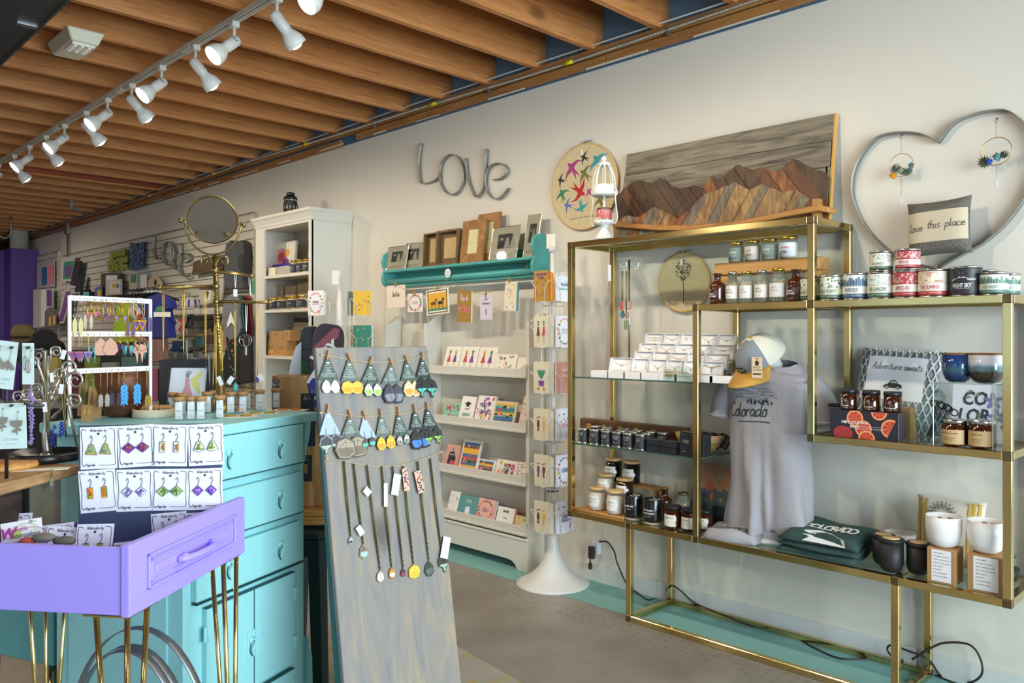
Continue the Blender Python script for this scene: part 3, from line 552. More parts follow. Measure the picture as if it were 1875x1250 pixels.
def jewel_box(x,y,z,tilt,w,h,d,lab,kind,seed,open_=True,grp='white jewellery boxes on the stepped stand'):
 t=thing('jewelry_box',lab,'jewelry box',(x,y,z),rot=(tilt,0,0),group=grp);rr=random.Random(seed)
 b=MB();e=.0022;b.box(-w/2,w/2,0,d*.3,0,h);b.box(-w/2,-w/2+e,-d*.7,0,0,h);b.box(w/2-e,w/2,-d*.7,0,0,h);b.box(-w/2,w/2,-d*.7,0,0,e);b.box(-w/2,w/2,-d*.7,0,h-e,h);b.build('box',BOXW,t)
 b=MB();b.rect(-w/2+.004,w/2-.004,.003,h-.006,-.004);b.rect(-w/2+.008,w/2-.008,.006,h*.38,-.0043,1)
 for k in range(3):b.rect(-w*.25,w*.25,h*.30-.006*k,h*.305-.006*k,-.0046,2)
 b.build('card',[mat('f6f5f6',.6),mat('ebeaee',.6),mat('c9c9d0',.6)],t)
 n=MB();zc=h*.62
 if kind=='chain':n.tube(smooth([(-w*.42,-.006,h*.82),(-w*.15,-.0062,zc+.004),(0,-.0064,zc),(w*.15,-.0062,zc+.004),(w*.42,-.006,h*.82)],4),.0006,4);n.sph((0,-.0066,zc-.002),.0026,6);n.sph((.004,-.0066,zc-.001),.0018,6);n.sph((-.004,-.0066,zc-.001),.0018,6)
 elif kind=='v':n.tube([(-w*.42,-.006,h*.84),(0,-.0062,zc-.006),(w*.42,-.006,h*.84)],.0006,4);n.sph((0,-.0066,zc-.01),.0033,6)
 elif kind=='bar':n.tube([(-w*.42,-.006,h*.8),(-w*.1,-.0062,zc)],.0006,4);n.tube([(w*.42,-.006,h*.8),(w*.1,-.0062,zc)],.0006,4);n.cyl((-w*.1,-.0064,zc),(w*.1,-.0064,zc),.0013,n=6)
 elif kind=='two':
  for q in(0,.012):n.tube(smooth([(-w*.42,-.006,h*.78-q),(0,-.0062,h*.72-q),(w*.42,-.006,h*.78-q)],4),.0007,4);n.sph((0,-.0066,h*.72-q),.0026,6)
 elif kind=='hoops':n.tor((-w*.17,-.0066,h*.7),.007,.0009,16,4);n.tor((w*.2,-.0066,h*.7),.007,.0009,16,4)
 elif kind=='drops':
  for s_ in(-1,1):n.tube([(s_*w*.28,-.006,h*.8),(s_*w*.28,-.0064,h*.5)],.0006,4);n.sph((s_*w*.28,-.0066,h*.5),.003,6)
 else:n.tube(smooth([(-w*.4,-.006,h*.82),(-w*.2,-.0062,h*.76),(0,-.0064,h*.7),(w*.2,-.0062,h*.76),(w*.42,-.006,h*.8)],4),.0014,5);n.tor((0,-.0068,h*.66),.004,.001,10,4);n.tube([(0,-.0066,h*.62),(0,-.0068,h*.5)],.001,4);n.sph((0,-.007,h*.47),.0032,6)
 n.build('necklace' if kind not in('hoops','drops')else 'earrings',PGOLD,t)
 return t
o_=[('top',0,576,600,[(1199,31),(1230,31),(1261,30),(1297,30),(1330,29)],['two','chain','hoops','v','chain']),('second',1,601,624,[(1188,31),(1220,31),(1252,30),(1287,30),(1323,35)],['chain','v','chain','v','bar']),('third',2,625,650,[(1179,31),(1210,31),(1242,31),(1274,30),(1310,36)],['v','drops','bar','chain','v']),('bottom',3,647,678,[(1137,38),(1172,31),(1203,31),(1235,31),(1264,30),(1302,32)],['chain','drops','v','v','v','toggle'])]
tiers=[(3.115,.132),(3.075,.09),(3.035,.048),(2.99,.004)]
ac_=thing('acrylic_stand','clear stepped acrylic stand holding the white jewelry boxes','stand',(0,0,S1))
sx0,sx1=PY(1172,600,3.09).x,xM+.01
for yy,zz in tiers[:3]:MB().box(sx0,sx1,yy-.012,yy+.03,zz-.003,zz).build('step',thin('eef6f4',1,.02),ac_)
for xx in(sx0-.002,sx1):
 b=MB();b.add([(xx,2.96,0),(xx,3.15,0),(xx,3.15,.16),(xx,3.12,.16)],[(0,1,2,3)]);b.add([(xx+.002,2.96,0),(xx+.002,3.15,0),(xx+.002,3.15,.16),(xx+.002,3.12,.16)],[(0,1,2,3)]);b.tube([(xx+.001,2.96,.001),(xx+.001,3.12,.16)],.0012,4);b.build('side_panel',thin('dfeaea',1,.02),ac_)
nth=['leftmost','second','third','fourth','fifth','sixth'];wh={'two':'double bracelet','chain':'gold bead necklace','hoops':'hoop earrings','v':'fine pendant necklace','bar':'gold bar necklace','drops':'gold drop earrings','toggle':'chunky toggle necklace'}
for nm,k,y0,y1,bs_,kinds in o_:
 yy,zz=tiers[k]
 for i,(cx,wp)in enumerate(bs_):
  loc,w,h=spot(cx,yy,S1+zz,wp,(y1-y0)+(3 if k<3 else 2));w*=.99*1.38
  jewel_box(loc.x,yy-.0,loc.z+.001,-.22,w,h*1.05,.02,'open white box with %s, %s in the %s row of the clear stand'%(wh[kinds[i]],nth[i],nm),kinds[i],i+10*k)
xs=[1103,1133,1163,1194,1227,1257,1292,1322]
for i,cx in enumerate(xs):
 loc,w,h=spot(cx,2.953,S1,30.5,13);w*=1.34
 t=thing('flat_jewelry_box','closed flat white jewelry box, %s along the front edge of the glass'%(['leftmost','second','third','fourth','fifth','sixth','seventh','rightmost'][i]),'jewelry box',loc,group='flat jewelry boxes along the glass edge')
 MB().box(-w/2,w/2,-.022,.022,0,h).build('box',BOXW,t,bev=.001)
 b=MB();b.box(-w*.4,w*.4,-.016,.018,h,h+.001);b.build('card',mat('f7f6f6',.6),t);b=MB();b.tube(smooth([(-w*.3,0,h+.0025),(0,-.006,h+.003),(w*.3,.002,h+.0025)],4),.001,4);b.build('chain',PGOLD,t)
loc,_,_=spot(1232,2.934,S1)
t=thing('acrylic_sign','clear acrylic sign with gold letters and a round tree emblem before the white boxes','sign',(loc.x,2.9285,S1));k=dep(loc)/FPX
MB().box(-.045,.115,-.001,.0005,0,.062).build('panel',thin('f4faf8',1,.02),t)
b=MB();b.text('BRYAN',.042,.034,.0125,-.0015,bold=.005,wx=1.4);b.text('ANTHONYS',.042,.018,.0085,-.0015,wx=1.4)
for a in range(28):
 q=2*math.pi*a/28;q2=2*math.pi*(a+1)/28;b.add([(-.018+math.cos(q)*.019,-.0015,.032+math.sin(q)*.019),(-.018+math.cos(q2)*.019,-.0015,.032+math.sin(q2)*.019),(-.018+math.cos(q2)*.0165,-.0015,.032+math.sin(q2)*.0165),(-.018+math.cos(q)*.0165,-.0015,.032+math.sin(q)*.0165)],[(0,1,2,3)])
for sx in(-1,1):
 for sz in(-1,1):b.disc(-.018+sx*.0068,.032+sz*.0062,.0056,.0052,-.0015)
b.build('lettering',mat('a8905c',.4,.5),t)
CHR=mat('cfd1d2',.12,1)
loc,_,_=spot(1152,3.13,S1)
t=thing('hook_stand','slim chrome necklace stand with upturned hooks beside the stepped boxes','necklace stand',loc);zt_=PY(1145,476,3.13).z-S1
b=MB();b.cyl((0,0,0),(0,0,zt_),.005,n=8);b.lathe([(.035,0),(.035,.003),(.006,.006)],20);b.build('pole',CHR,t)
for a in range(4):
 q=math.pi/2*a+.35;x,y=math.cos(q),math.sin(q);b=MB();zz=zt_-.045
 b.tube(smooth([(0,0,zz),(x*.03,y*.03,zz),(x*.044,y*.044,zz+.004),(x*.046,y*.046,zz+.04)],4),.0022,6);b.sph((x*.046,y*.046,zz+.043),.0036,8);b.build('hook',CHR,t)
def pend(name,lab,cat,P,drop,c,shape,cols,w,h,mt=None,grp=None,tagc=None):
 t=thing(name,lab,cat,P,group=grp);m_=mt or mat('8a7a45',.4,.8)
 b=MB();b.tube([(-.003,0,0),(-.0015,0,-drop*.5),(0,0,-drop)],.0011,5);b.tube([(.003,.001,0),(.0018,.001,-drop*.5),(0,0,-drop)],.0011,5);b.build('chain',m_,t)
 b=MB();z=-drop-h/2
 if shape=='rect':b.box(-w/2,w/2,-.002,.001,z-h/2,z+h/2,0);b.rect(-w/2+.002,w/2-.002,z-h/2+.002,z+h/2-.002,-.0025,1)
 else:
  P_=[(x*w,z+zz*h)for x,zz in shape];b.prism(P_,-.0012,.0012,0);C_=(sum(p[0]for p in P_)/len(P_),sum(p[1]for p in P_)/len(P_));b.patch([(C_[0]+(p[0]-C_[0])*.82,C_[1]+(p[1]-C_[1])*.84)for p in P_],-.0016,1)
  if len(cols)>2:b.patch([(C_[0]+(p[0]-C_[0])*.7,C_[1]-h*.1+(p[1]-C_[1])*.35)for p in P_],-.0019,2)
 b.build('pendant',[mat(q,.25,spec=.7)for q in cols],t);return t
TEAR=[(0,.5),(.3,.2),(.5,-.15),(.35,-.42),(0,-.5),(-.35,-.42),(-.5,-.15),(-.3,.2)]
for i,(px,py,dr,sh,cols,w,h,lab)in enumerate(((1140,545,.10,'rect',('c9a283','c8584c','e9e0d0'),.018,.045,'necklace with a speckled terrazzo rectangle at the left of the chrome hooks'),(1146,500,.235,'rect',('b98b52','7fa07a'),.02,.044,'necklace with a green stone rectangle on the chrome hooks'),(1150,500,.145,'rect',('b98b52','d8a9a0'),.022,.034,'necklace with a pink stone square on the chrome hooks'),(1137,560,.12,TEAR,('222426','4d8a9a'),.026,.045,'necklace with a black and blue wing drop on the chrome hooks'),(1143,530,.16,TEAR,('c79a80','d3b09a'),.018,.036,'necklace with a tan speckled drop on the chrome hooks'))):
 p=PY(px,492,3.08);pend('pendant_necklace',lab,'necklace',(p.x,3.075+.006*i,p.z-.01),dr+(py-500)*.001,0,sh,cols,w,h,grp='necklaces on the chrome hook stand')
p=PY(1118,400,3.0);pz=PY(1116,485,3.0)
b=MB();b.box(-.0005,.0005,-.0005,.0005,0,1.69-pz.z);b.box(-.009,.009,-.001,.001,-.075,0);tag(b.build('hanging_tag',mat('e7e6ea',.5),loc=(pz.x,3.0,pz.z)),'blank white tag on a thread hanging inside the tall brass tower','tag')
# GOODS ON THE LOWER SHELVES
ROWS=[(2.955,[1069,1090.5,1111,1131,1151,1174]),(3.015,[1110,1139,1160,1185]),(3.075,[1092,1113,1144,1168,1193,1214])]
bt=None;BTC=mat('32333a',.5);n_=0;words=['front','middle','back'];oth=['leftmost','second','third','fourth','fifth','last']
for ri,(Y,xs)in enumerate(ROWS):
 for i,cx in enumerate(xs):
  loc,d,h=spot(cx,Y,S2,20.5,27);lab='small black candle tin with silver lid, %s in the %s row on the lower glass'%(oth[i],words[ri])
  if bt is None:
   r=d/2;bt=thing('small_candle_tin',lab,'candle tin',loc,group='small black candle tins on the lower glass shelf')
   MB().lathe([(r*.97,0),(r,.002),(r,.005),(r*.98,.006),(r*.98,h-.006),(r,h-.005),(r,h),(r*.86,h+.001),(r*.82,h-.002),(1e-6,h-.002)],28).build('can',SILV,bt)
   b=MB();R=r*.98+.0004;band(b,R,.007,h-.008);W=wrap(R+.0004)
   for k,tx in enumerate(('WHO IS THE ROSE','SWEET FLOWER','AND WATER')):b.text(tx,-.002,h*.72-k*.006,.0028,m=1,fn=W,al='c')
   for k,tx in enumerate(('CANDLE','2.6 OZ')):b.text(tx,-.008,h*.36-k*.006,.0024,m=1,fn=W,al='c')
   b.build('label',[BTC,WH],bt)
  else:dup(bt,loc,rz=random.uniform(-.3,.3),label=lab)
WAL=wood(['4a2f1a','6b4526','7d5430'],(1,12,12),2,.5,key='walnut')
p0=PY(1064,765,3.15);p1=PY(1256,779,3.15);zt=p0.z-S2
r=thing('walnut_block','long walnut display block with pale round inlays behind the black tins','display block',((p0.x+p1.x)/2,3.16,S2));w=(p1.x-p0.x)
MB().box(-w/2,w/2,-.02,.03,0,zt-.001).build('block',WAL,r,bev=.002)
for k in range(5):
 b=MB();b.disc(-w/2+.06+k*.098,zt*.6,.017,y=-.0208);b.build('round_inlay',mat('b8894f',.6),r)
BOXB=mat('22242c',.5,var=.1)
def bbox(cx,Y,Z,wpx,hpx,dd,lab,rz=0,tilt=0,txt=True,grp='black gift boxes',edge=False):
 loc,w,h=spot(cx,Y,Z,wpx,hpx);t=thing('gift_box',lab,'gift box',loc,rot=(tilt,0,rz),group=grp)
 MB().box(-w/2,w/2,-dd/2,dd/2,0,h).build('box',BOXB,t,bev=.0008)
 b=MB()
 if txt:
  for k,tx in enumerate(('BY THE RIVER','WIND AND RAIN','AND PINES')):b.text(tx,-w*.05,h*.72-k*.006,.003,-dd/2-.0008,al='c')
  b.text('MATCHES',-w*.2,h*.2,.0028,-dd/2-.0008);b.build('text',WH,t)
 return t
bbox(1203,2.965,S2,30,12,.06,'flat black gift box lowest in the left pile',txt=False,rz=.1);bbox(1230,2.955,S2,31,12,.06,'flat black gift box lowest in the right pile',txt=False,rz=-.1)
z1=spot(1203,2.965,S2,1,12)[2];bbox(1203,2.965,S2+z1+.0015,29,10,.06,'flat black gift box on top of the left pile',txt=False,rz=.16);bbox(1231,2.957,S2+z1+.0015,31,10,.06,'flat black gift box on top of the right pile',txt=False,rz=-.05)
bbox(1259,2.944,S2,31,40,.014,'upright black gift box standing beside the brass post',rz=.0)
bbox(1283.5,2.98,S2,7,39,.06,'upright black gift box on its edge right of the post',txt=False);bbox(1292,2.985,S2,7,40,.06,'upright black gift box on its edge nearest the carved bowl',txt=False)
bowlm=wood(['8d6a3e','b69362','d3b888'],(3,3,14),3,.55,key='bowl')
loc,d,h=spot(1282,3.10,S2,108,33);r=d/2*.92
bw=thing('carved_bowl','oblong carved pale wooden bowl heaped with black boxes on the lower glass shelf','bowl',loc)
MB().lathe([(1e-6,0),(r*.5,0),(r*.8,h*.35),(r*.97,h*.8),(r,h),(r*.93,h),(r*.85,h*.75),(r*.6,h*.35),(1e-6,h*.25)],36,sx=1,sy=.62).build('bowl',bowlm,bw)
for i,(dx,dz,rzz,ti,lab)in enumerate(((-.075,.02,.5,-.5,'tilted black gift box printed with white lines at the left of the bowl'),(.02,.025,-.2,-.45,'tilted black gift box in the middle of the bowl'),(.06,.025,-.3,-.5,'tilted black gift box right of the middle in the bowl'),(.10,.028,-.35,-.55,'tilted black gift box at the right end of the bowl'))):
 t=thing('gift_box',lab,'gift box',(loc.x+dx,3.10,S2+dz),rot=(ti,.15,rzz),group='black gift boxes');MB().box(-.035,.035,-.006,.006,0,.062).build('box',BOXB,t,bev=.0008)
 b=MB()
 for k in range(3):b.text('WIND AND RAIN',0,.045-k*.006,.003,-.007)
 b.build('text',WH,t)
LOGW=wood(['a8743a','c48d4c','d8a667'],(1.2,10,10),3,.5,key='log')
p0=PZ(1062,931,SB);p1=PZ(1143,948,SB)
pl=MB().slab([(p0.x,2.935),(p0.x+.005,3.03),(p0.x+.04,3.05),(p1.x+.03,3.05),(p1.x+.02,2.935)],SB,SB+.011);tag(pl.build('cutting_board',LOGW,bev=.002),'small pale wooden board under the two white candles','board')
zc=SB+.0115
def candle(cx,Y,Z,wp,hp,lab,glass,lid,lt,txt,opts=None,grp='lidded jar candles on the bottom shelf'):
 loc,d,h=spot(cx,Y,Z,wp,hp);o=dict(glass='amber' if glass=='amber' else glass,lid=lid,neck=d*.46,sh=.92,nh=.93,lh=h*.10,ld=h*.0,group=grp,label=(.2,.74,-48,48,lt),text=[(t_,-.0,.55-.13*k,.062 if k==0 else.04,1)for k,t_ in enumerate(txt)],inks=[INK],wx=.9,mw=1.35)
 if glass!='amber':o['wax']=.95
 if opts:o.update(opts)
 return glass_jar('jar_candle',lab,'candle',loc,d/2,h*.9,o)
BAM=wood(['c49a62','d9b27c','e5c592'],(2,14,14),3,.5,key='bamboo',knots=False)
LABC='f3f1ee'
candle(1094,2.985,zc,31,41,'white jar candle with bamboo lid and white label, left of the front two','f2efe9',BAM,LABC,('SALT + SEA','COCONUT WAX'),dict(waxc='f0ede6'))
candle(1127,2.975,zc,32,43,'white jar candle with bamboo lid and white label, right of the front two','f2efe9',BAM,LABC,('WEEKEND','COCONUT WAX'),dict(waxc='f0ede6'))
cr=thing('stepped_riser','little wooden riser lifting the back row of candles on the bottom shelf','riser',(0,0,SB));za=PY(1110,905,3.06).z-SB
xa0,xa1=PY(1092,800,3.06).x,PY(1166,800,3.06).x
MB().box(xa0,xa1,3.03,3.095,za-.012,za).build('front_step',LOGW,cr,bev=.002);zb=PY(1140,881,3.14).z-SB
MB().box(xa0+.03,xa1+.10,3.105,3.18,zb-.012,zb).build('back_step',LOGW,cr,bev=.002)
for x,y0,y1,z in((xa0+.005,3.04,3.085,za),(xa1-.02,3.04,3.085,za),(xa0+.05,3.11,3.17,zb),(xa1+.06,3.11,3.17,zb)):MB().box(x,x+.015,y0,y1,0,z-.012).build('leg',LOGW,cr)
candle(1110,3.06,SB+za+.0006,31,38,'white jar candle with bamboo lid on the lower riser step','f2efe9',BAM,LABC,('WILDFLOWERS','+ SALT'),dict(waxc='f0ede6'))
candle(1144,3.06,SB+za+.0006,32,36,'brown jar candle with bamboo lid on the lower riser step','amber',BAM,LABC,('WILDFLOWERS','+ SALT'))
dk=dict(glass='amber')
for cx,lab in((1124,'black jar candle with bamboo lid at the top of the riser, left one'),(1157,'black jar candle with bamboo lid at the top of the riser, right one')):
 t=candle(cx,3.14,SB+zb+.0006,30.5,40,lab,'amber',BAM,LABC,('TWILIGHT','BLACK FIG'),dict(mw=1.2));t.children[0].data=t.children[0].data.copy();t.children[0].data.materials[0]=mat('121214',.08,coat=.5)
CERB=mat('17181b',.22,coat=.4)
def cer(cx,Y,wp,hp,txt,lab):
 loc,d,h=spot(cx,Y,SB,wp,hp);r=d/2;t=thing('ceramic_candle',lab,'candle',loc,group='black ceramic candles')
 MB().lathe([(1e-6,0),(r*.75,0),(r*.93,h*.06),(r*.95,h*.12)],32).build('bare_base',mat('c9b79a',.7),t)
 MB().lathe([(r*.95,h*.12),(r*.985,h*.16),(r*.985,h*.985),(r*.96,h),(r*.9,h*.98),(r*.88,h*.86),(1e-6,h*.85)],36).build('body',CERB,t)
 b=MB();W=wrap(r*.985+.0008)
 for k,s_ in enumerate(txt):b.text(s_,0,h*(.56-.12*k),h*.065,fn=W,bold=.02,mw=r*1.6,wx=1.05)
 b.text('SOY CANDLE',0,h*(.46-.12*(len(txt)-1)),h*.03,fn=W);b.build('printed_text',WH,t)
 b=MB();b.box(-r*.5,r*.5,-.004,.004,h*.93,h*.932);b.cyl((0,0,h*.85),(0,0,h*.9),.001);b.build('dust_cover',mat('dcd6cc',.6),t)
cer(1160,2.975,35,46,('FRASER FIR',),'black ceramic candle with one white printed line, left of its twin');cer(1196,2.965,36,47,('REDWOOD +','MAHOGANY'),'black ceramic candle with two white printed lines, right of its twin')
amber_bottle(1217,3.09,SB,28,56,'plain amber bottle with cork behind the black ceramic candle',False)
loc,d,h=spot(1251,3.08,SB,27,56);t=glass_jar('match_jar','clear glass match jar with dark gold lid on the bottom shelf','jar',loc,d/2,h*.95,dict(neck=d*.33,sh=.72,nh=.84,lid=mat('6f6248',.4,.6),lh=h*.08,ld=h*.03,label=(.12,.48,-80,80,'ecebee')))
b=MB();rr=random.Random(4)
for k in range(30):a=rr.uniform(0,6.28);q=rr.uniform(.1,.75)*d/2;b.tube([(q*math.cos(a),q*math.sin(a),.005),(q*.7*math.cos(a+.6),q*.7*math.sin(a+.6),h*.62)],.0011,4)
o=b.build('matchsticks',mat('d8bd90',.7),t);o['kind']='stuff'
BL=mat('1b1b1d',.4)
for cx,Y,wp,hp,tx,lab in((1232.5,2.955,31,43,('FARMHOUSE',),'amber jar candle with black lid and cream label, farthest left of the three'),(1263,2.965,30,43,('OATMILK','PATCHOULI'),'amber jar candle with black lid half behind the brass post, left side'),(1291,3.02,28,39,('OATMILK','VANILLE'),'amber jar candle with black lid just right of the brass post')):
 candle(cx,Y,SB,wp,hp,lab,'amber',BL,'efe9dc',tx,dict(label=(.18,.72,-50,50,'efe9dc'),sh=.84,nh=.86,lh=spot(cx,Y,SB,1,hp)[2]*.15,ld=spot(cx,Y,SB,1,hp)[2]*.05),grp='amber jar candles with black lids')
q0=PY(1257,845,3.14);q1=PY(1331,953,3.1);w=abs(q1.x-PY(1257,845,3.1).x);hh=q0.z-SB
t=thing('balloon_print','print of hot air balloons over blue mountains leaning behind the jars','print',((q0.x+q1.x)/2,3.14,SB),rot=(-.16,0,0))
MB().box(-w/2,w/2,0,.004,0,hh).build('board',mat('a9704b',.5),t)
b=MB();b.rect(-w/2+.004,w/2-.004,.004,hh-.004,-.0008,0);b.rect(-w/2+.004,w/2-.004,.004,hh*.55,-.0010,1)
b.disc(-.01,hh*.62,.024,y=-.0009,m=4)
for k,(zz,c)in enumerate(((.58,1),(.44,2),(.3,3),(.16,5))):
 rr=random.Random(k+3);P=[(-w/2+.004,.004)]+[(-w/2+.004+(w-.008)*i/12,hh*zz+rr.uniform(-.011,.011))for i in range(13)]+[(w/2-.004,.004)];b.patch(P[::-1],-.0012-.0001*k,c)
for x,z,s_,c in((.035,.8,.016,6),(-.05,.62,.014,6),(.005,.46,.018,7),(.065,.7,.011,7),(.05,.42,.01,8)):b.disc(x,hh*z,s_*.8,s_,-.002,c);b.rect(x-.002,x+.002,hh*z-s_*1.4,hh*z-s_*1.2,-.002,9);b.disc(x,hh*z,s_*.3,s_,-.0022,8)
b.build('picture',[mat(c,.45)for c in('c98453','3b5468','4f7486','2f4456','c4504a','24303c','3c8a7a','d0493a','e3b24f','3a2a20')],t)
MB().box(-w/2-.004,w/2+.004,-.006,-.0055,0,hh+.006).build('clear_wrap',thin('f2f4f4',1,.06),t)
TEE=mat('a2a0a6',.9,var=.06,vs=60,bump=.15,bs=300,key='tee');TEEY=3.075
bc=PY(1412,800,TEEY)
def tee_r(z,a):
 k=max(0,min(1,(1.12-z)/.62));W_=.188-.02*math.sin(k*3.1);D_=.105-.012*math.sin(k*2.5)
 if z>1.10:s_=(1.185-z)/.085;s_=max(.0,s_)**.45;W_=.062+(W_-.062)*s_;D_=.06+(D_-.06)*s_
 f=k*k*(.018*math.sin(a*5+1+z*3)+.010*math.sin(a*9+z*8)+.006*math.sin(a*14-2))+.003*math.sin(a*3+z*22)
 c,s=math.cos(a),math.sin(a);p=2.6;den=(abs(s/W_)**p+abs(c/D_)**p)**(1/p);r_=1/den+f
 return r_*s,-r_*c
t=thing('bust_form','shop bust wearing a grey Colorado tee and a trucker cap on the bottom brass shelf','display bust',(bc.x,TEEY,SB))
b=MB();NA=72;zs=[.485+.0178*i for i in range(36)]+[1.125,1.14,1.152,1.163,1.171,1.178];vs=[];fs=[]
for zi,z in enumerate(zs):
 for i in range(NA):
  a=2*math.pi*i/NA-math.pi;x,y=tee_r(z,a);zz=z
  if zi==0:zz=z+.018*math.sin(a*2+1.0)+.012*math.sin(a*5)-(.02 if abs(a)<.5 else 0)
  if z>1.1:zz=z-.03*(abs(x)/.19)**1.5
  if z>1.15:zz=z-.03*max(0,math.cos(a))-.02*(abs(x)/.06)**2*.3
  vs.append((x,y,zz-SB))
for k in range(len(zs)-1):
 for i in range(NA):j=(i+1)%NA;fs.append((k*NA+i,k*NA+j,(k+1)*NA+j,(k+1)*NA+i))
b.add(vs,fs,0,True);sh=b.build('shirt',TEE,t)
for s_ in(-1,1):
 b=MB();P=[(s_*.150,.0,1.075-SB),(s_*.185,.004,1.03-SB),(s_*.212,.01,.975-SB),(s_*.222,.012,.935-SB)];b.tube(smooth(P,5),[.062,.063,.0635,.064,.0645,.065,.065,.065,.0645,.064,.063,.062,.061,.0605,.060,.060][:16],20,cap=False);b.tor((s_*.2225,.012,.938-SB),.058,.008,20,6,ax='z');b.build('sleeve',TEE,sh)
b=MB();b.lathe([(.06,0),(.085,0),(.09,.012),(.06,.025),(.056,.03),(.075,.04),(.078,.055),(.05,.065),(.03,.075),(.03,.1)],28);b.build('form_base',mat('eceaea',.5),t)
b=MB();b.sph((-.01,.01,1.15-SB),.05,14);b.build('form_neck',mat('e4e2e0',.6),t)
def teefn(u,v):x,y=tee_r(v+SB,math.asin(max(-.99,min(.99,u/.19)))*1.0);a=0;best=None;return(u,-teey(u,v)-.0016,v)
def teey(u,v):
 lo,hi=-1.45,1.45
 for _ in range(22):
  m_=(lo+hi)/2;x,y=tee_r(v+SB,m_)
  if x<u:lo=m_
  else:hi=m_
 return-tee_r(v+SB,lo)[1]
fn=lambda u,v:(u,-teey(u,v)-.0018,v)
b=MB();cz=.945-SB
script(b,'Colorado',-.150,cz,.058,.0042,al='l',fn=fn,rot=.05,wx=.86,shear=.2);b.lines([[(0,0),(2.2,.12),(3.2,.08)]],-.10,cz-.018,.045,.004,fn=fn)
rr=random.Random(5)
for k in range(4):
 b.lines([[(i*.55,.25*abs(math.sin(i*1.3+k))+.15*rr.random())for i in range(8)]],-.145+.01*k,cz+.072+.012*(3-k),.05,.0012,fn=fn)
for i in range(30):
 u=-.05+.11*rr.random();hh_=rr.uniform(.010,.024);v=cz+.058+rr.uniform(-.004,.008);b.add([fn(u-.003,v),fn(u+.003,v),fn(u,v+hh_)],[(0,1,2)])
for i in range(60):
 u=-.14+.24*rr.random();v=cz+.06+rr.uniform(0,.055);b.add([fn(u,v),fn(u+.005,v+.001),fn(u+.005,v+.002),fn(u,v+.001)],[(0,1,2,3)])
b.build('print',mat('24332f',.7),sh)
cap=thing('trucker_cap','trucker cap with grey front, cream mesh and mustard brim hung over the bust','cap',(bc.x-.028,TEEY-.03,1.185),rot=(.60,0,-.28))
R=.098
def capr(t0,t1,a0,a1,n=8):
 vs=[];fs=[]
 for i in range(n+1):
  th=math.radians(t0+(t1-t0)*i/n)
  for j in range(n*2+1):a=math.radians(a0+(a1-a0)*j/(n*2));vs.append((R*1.0*math.cos(th)*math.sin(a),-R*1.12*math.cos(th)*math.cos(a),R*1.02*math.sin(th)))
 m_=n*2+1
 for i in range(n):
  for j in range(n*2):fs.append((i*m_+j,i*m_+j+1,(i+1)*m_+j+1,(i+1)*m_+j))
 return vs,fs
b=MB();b.add(*capr(0,82,-62,62),0,True);b.build('front_panel',mat('8b939d',.95,var=.12,vs=200,key='capgrey'),cap)
b=MB();b.add(*capr(0,90,62,298,12),0,True);b.add(*capr(80,90,-62,62),0,True);b.build('mesh_back',mat('efe9d9',.8,bump=.4,bs=400),cap)
MB().sph((0,0,R*1.04),.008,10,sz=.6).build('top_button',mat('c49342',.85,var=.05),cap);vs=[];fs=[];n=20
for i in range(n+1):
 a=math.radians(-64+128*i/n);s_,c_=math.sin(a),math.cos(a)
 for k in range(5):f_=k/4;rr_=1+f_*.82*c_**.55;vs.append((R*s_*(1+.12*f_),-R*1.12*c_*rr_-.0,.004-.05*s_*s_*f_*1.1-.008*f_))
m_=5
for i in range(n):
 for k in range(4):fs.append((i*m_+k,i*m_+k+1,(i+1)*m_+k+1,(i+1)*m_+k))
b=MB();b.add(vs,fs,0,True);b.build('brim',mat('c49342',.85,var=.05),cap).modifiers.new('thickness','SOLIDIFY').thickness=.004
b=MB();b.T=Matrix.Translation((-.0,-.112,.012))@Matrix.Rotation(-.15,4,'X');b.patch([(-.03,0),(.0,-.005),(.028,.004),(.0,.02),(-.028,.018)],-.004,0);b.text('SENDERO',-.003,.005,.006,-.005,1,mw=.034);b.build('badge',[BLK,WH],cap)
hp=thing('paper_tag','kraft hang tag pinned to the front of the trucker cap','tag',(bc.x+.018,TEEY-.150,1.11),rz=.15)
MB().box(-.021,.021,0,.001,0,.082).build('card',mat('dcc3a0',.7),hp);b=MB();b.text('BLACK',0,.038,.007,-.0006);b.text('LANTERN',0,.028,.006,-.0006);b.rect(-.016,.016,.012,.018,-.0006);b.disc(0,.058,.008,.011,-.0006);b.rect(-.006,.006,.074,.077,-.0006);b.build('print',INK,hp)
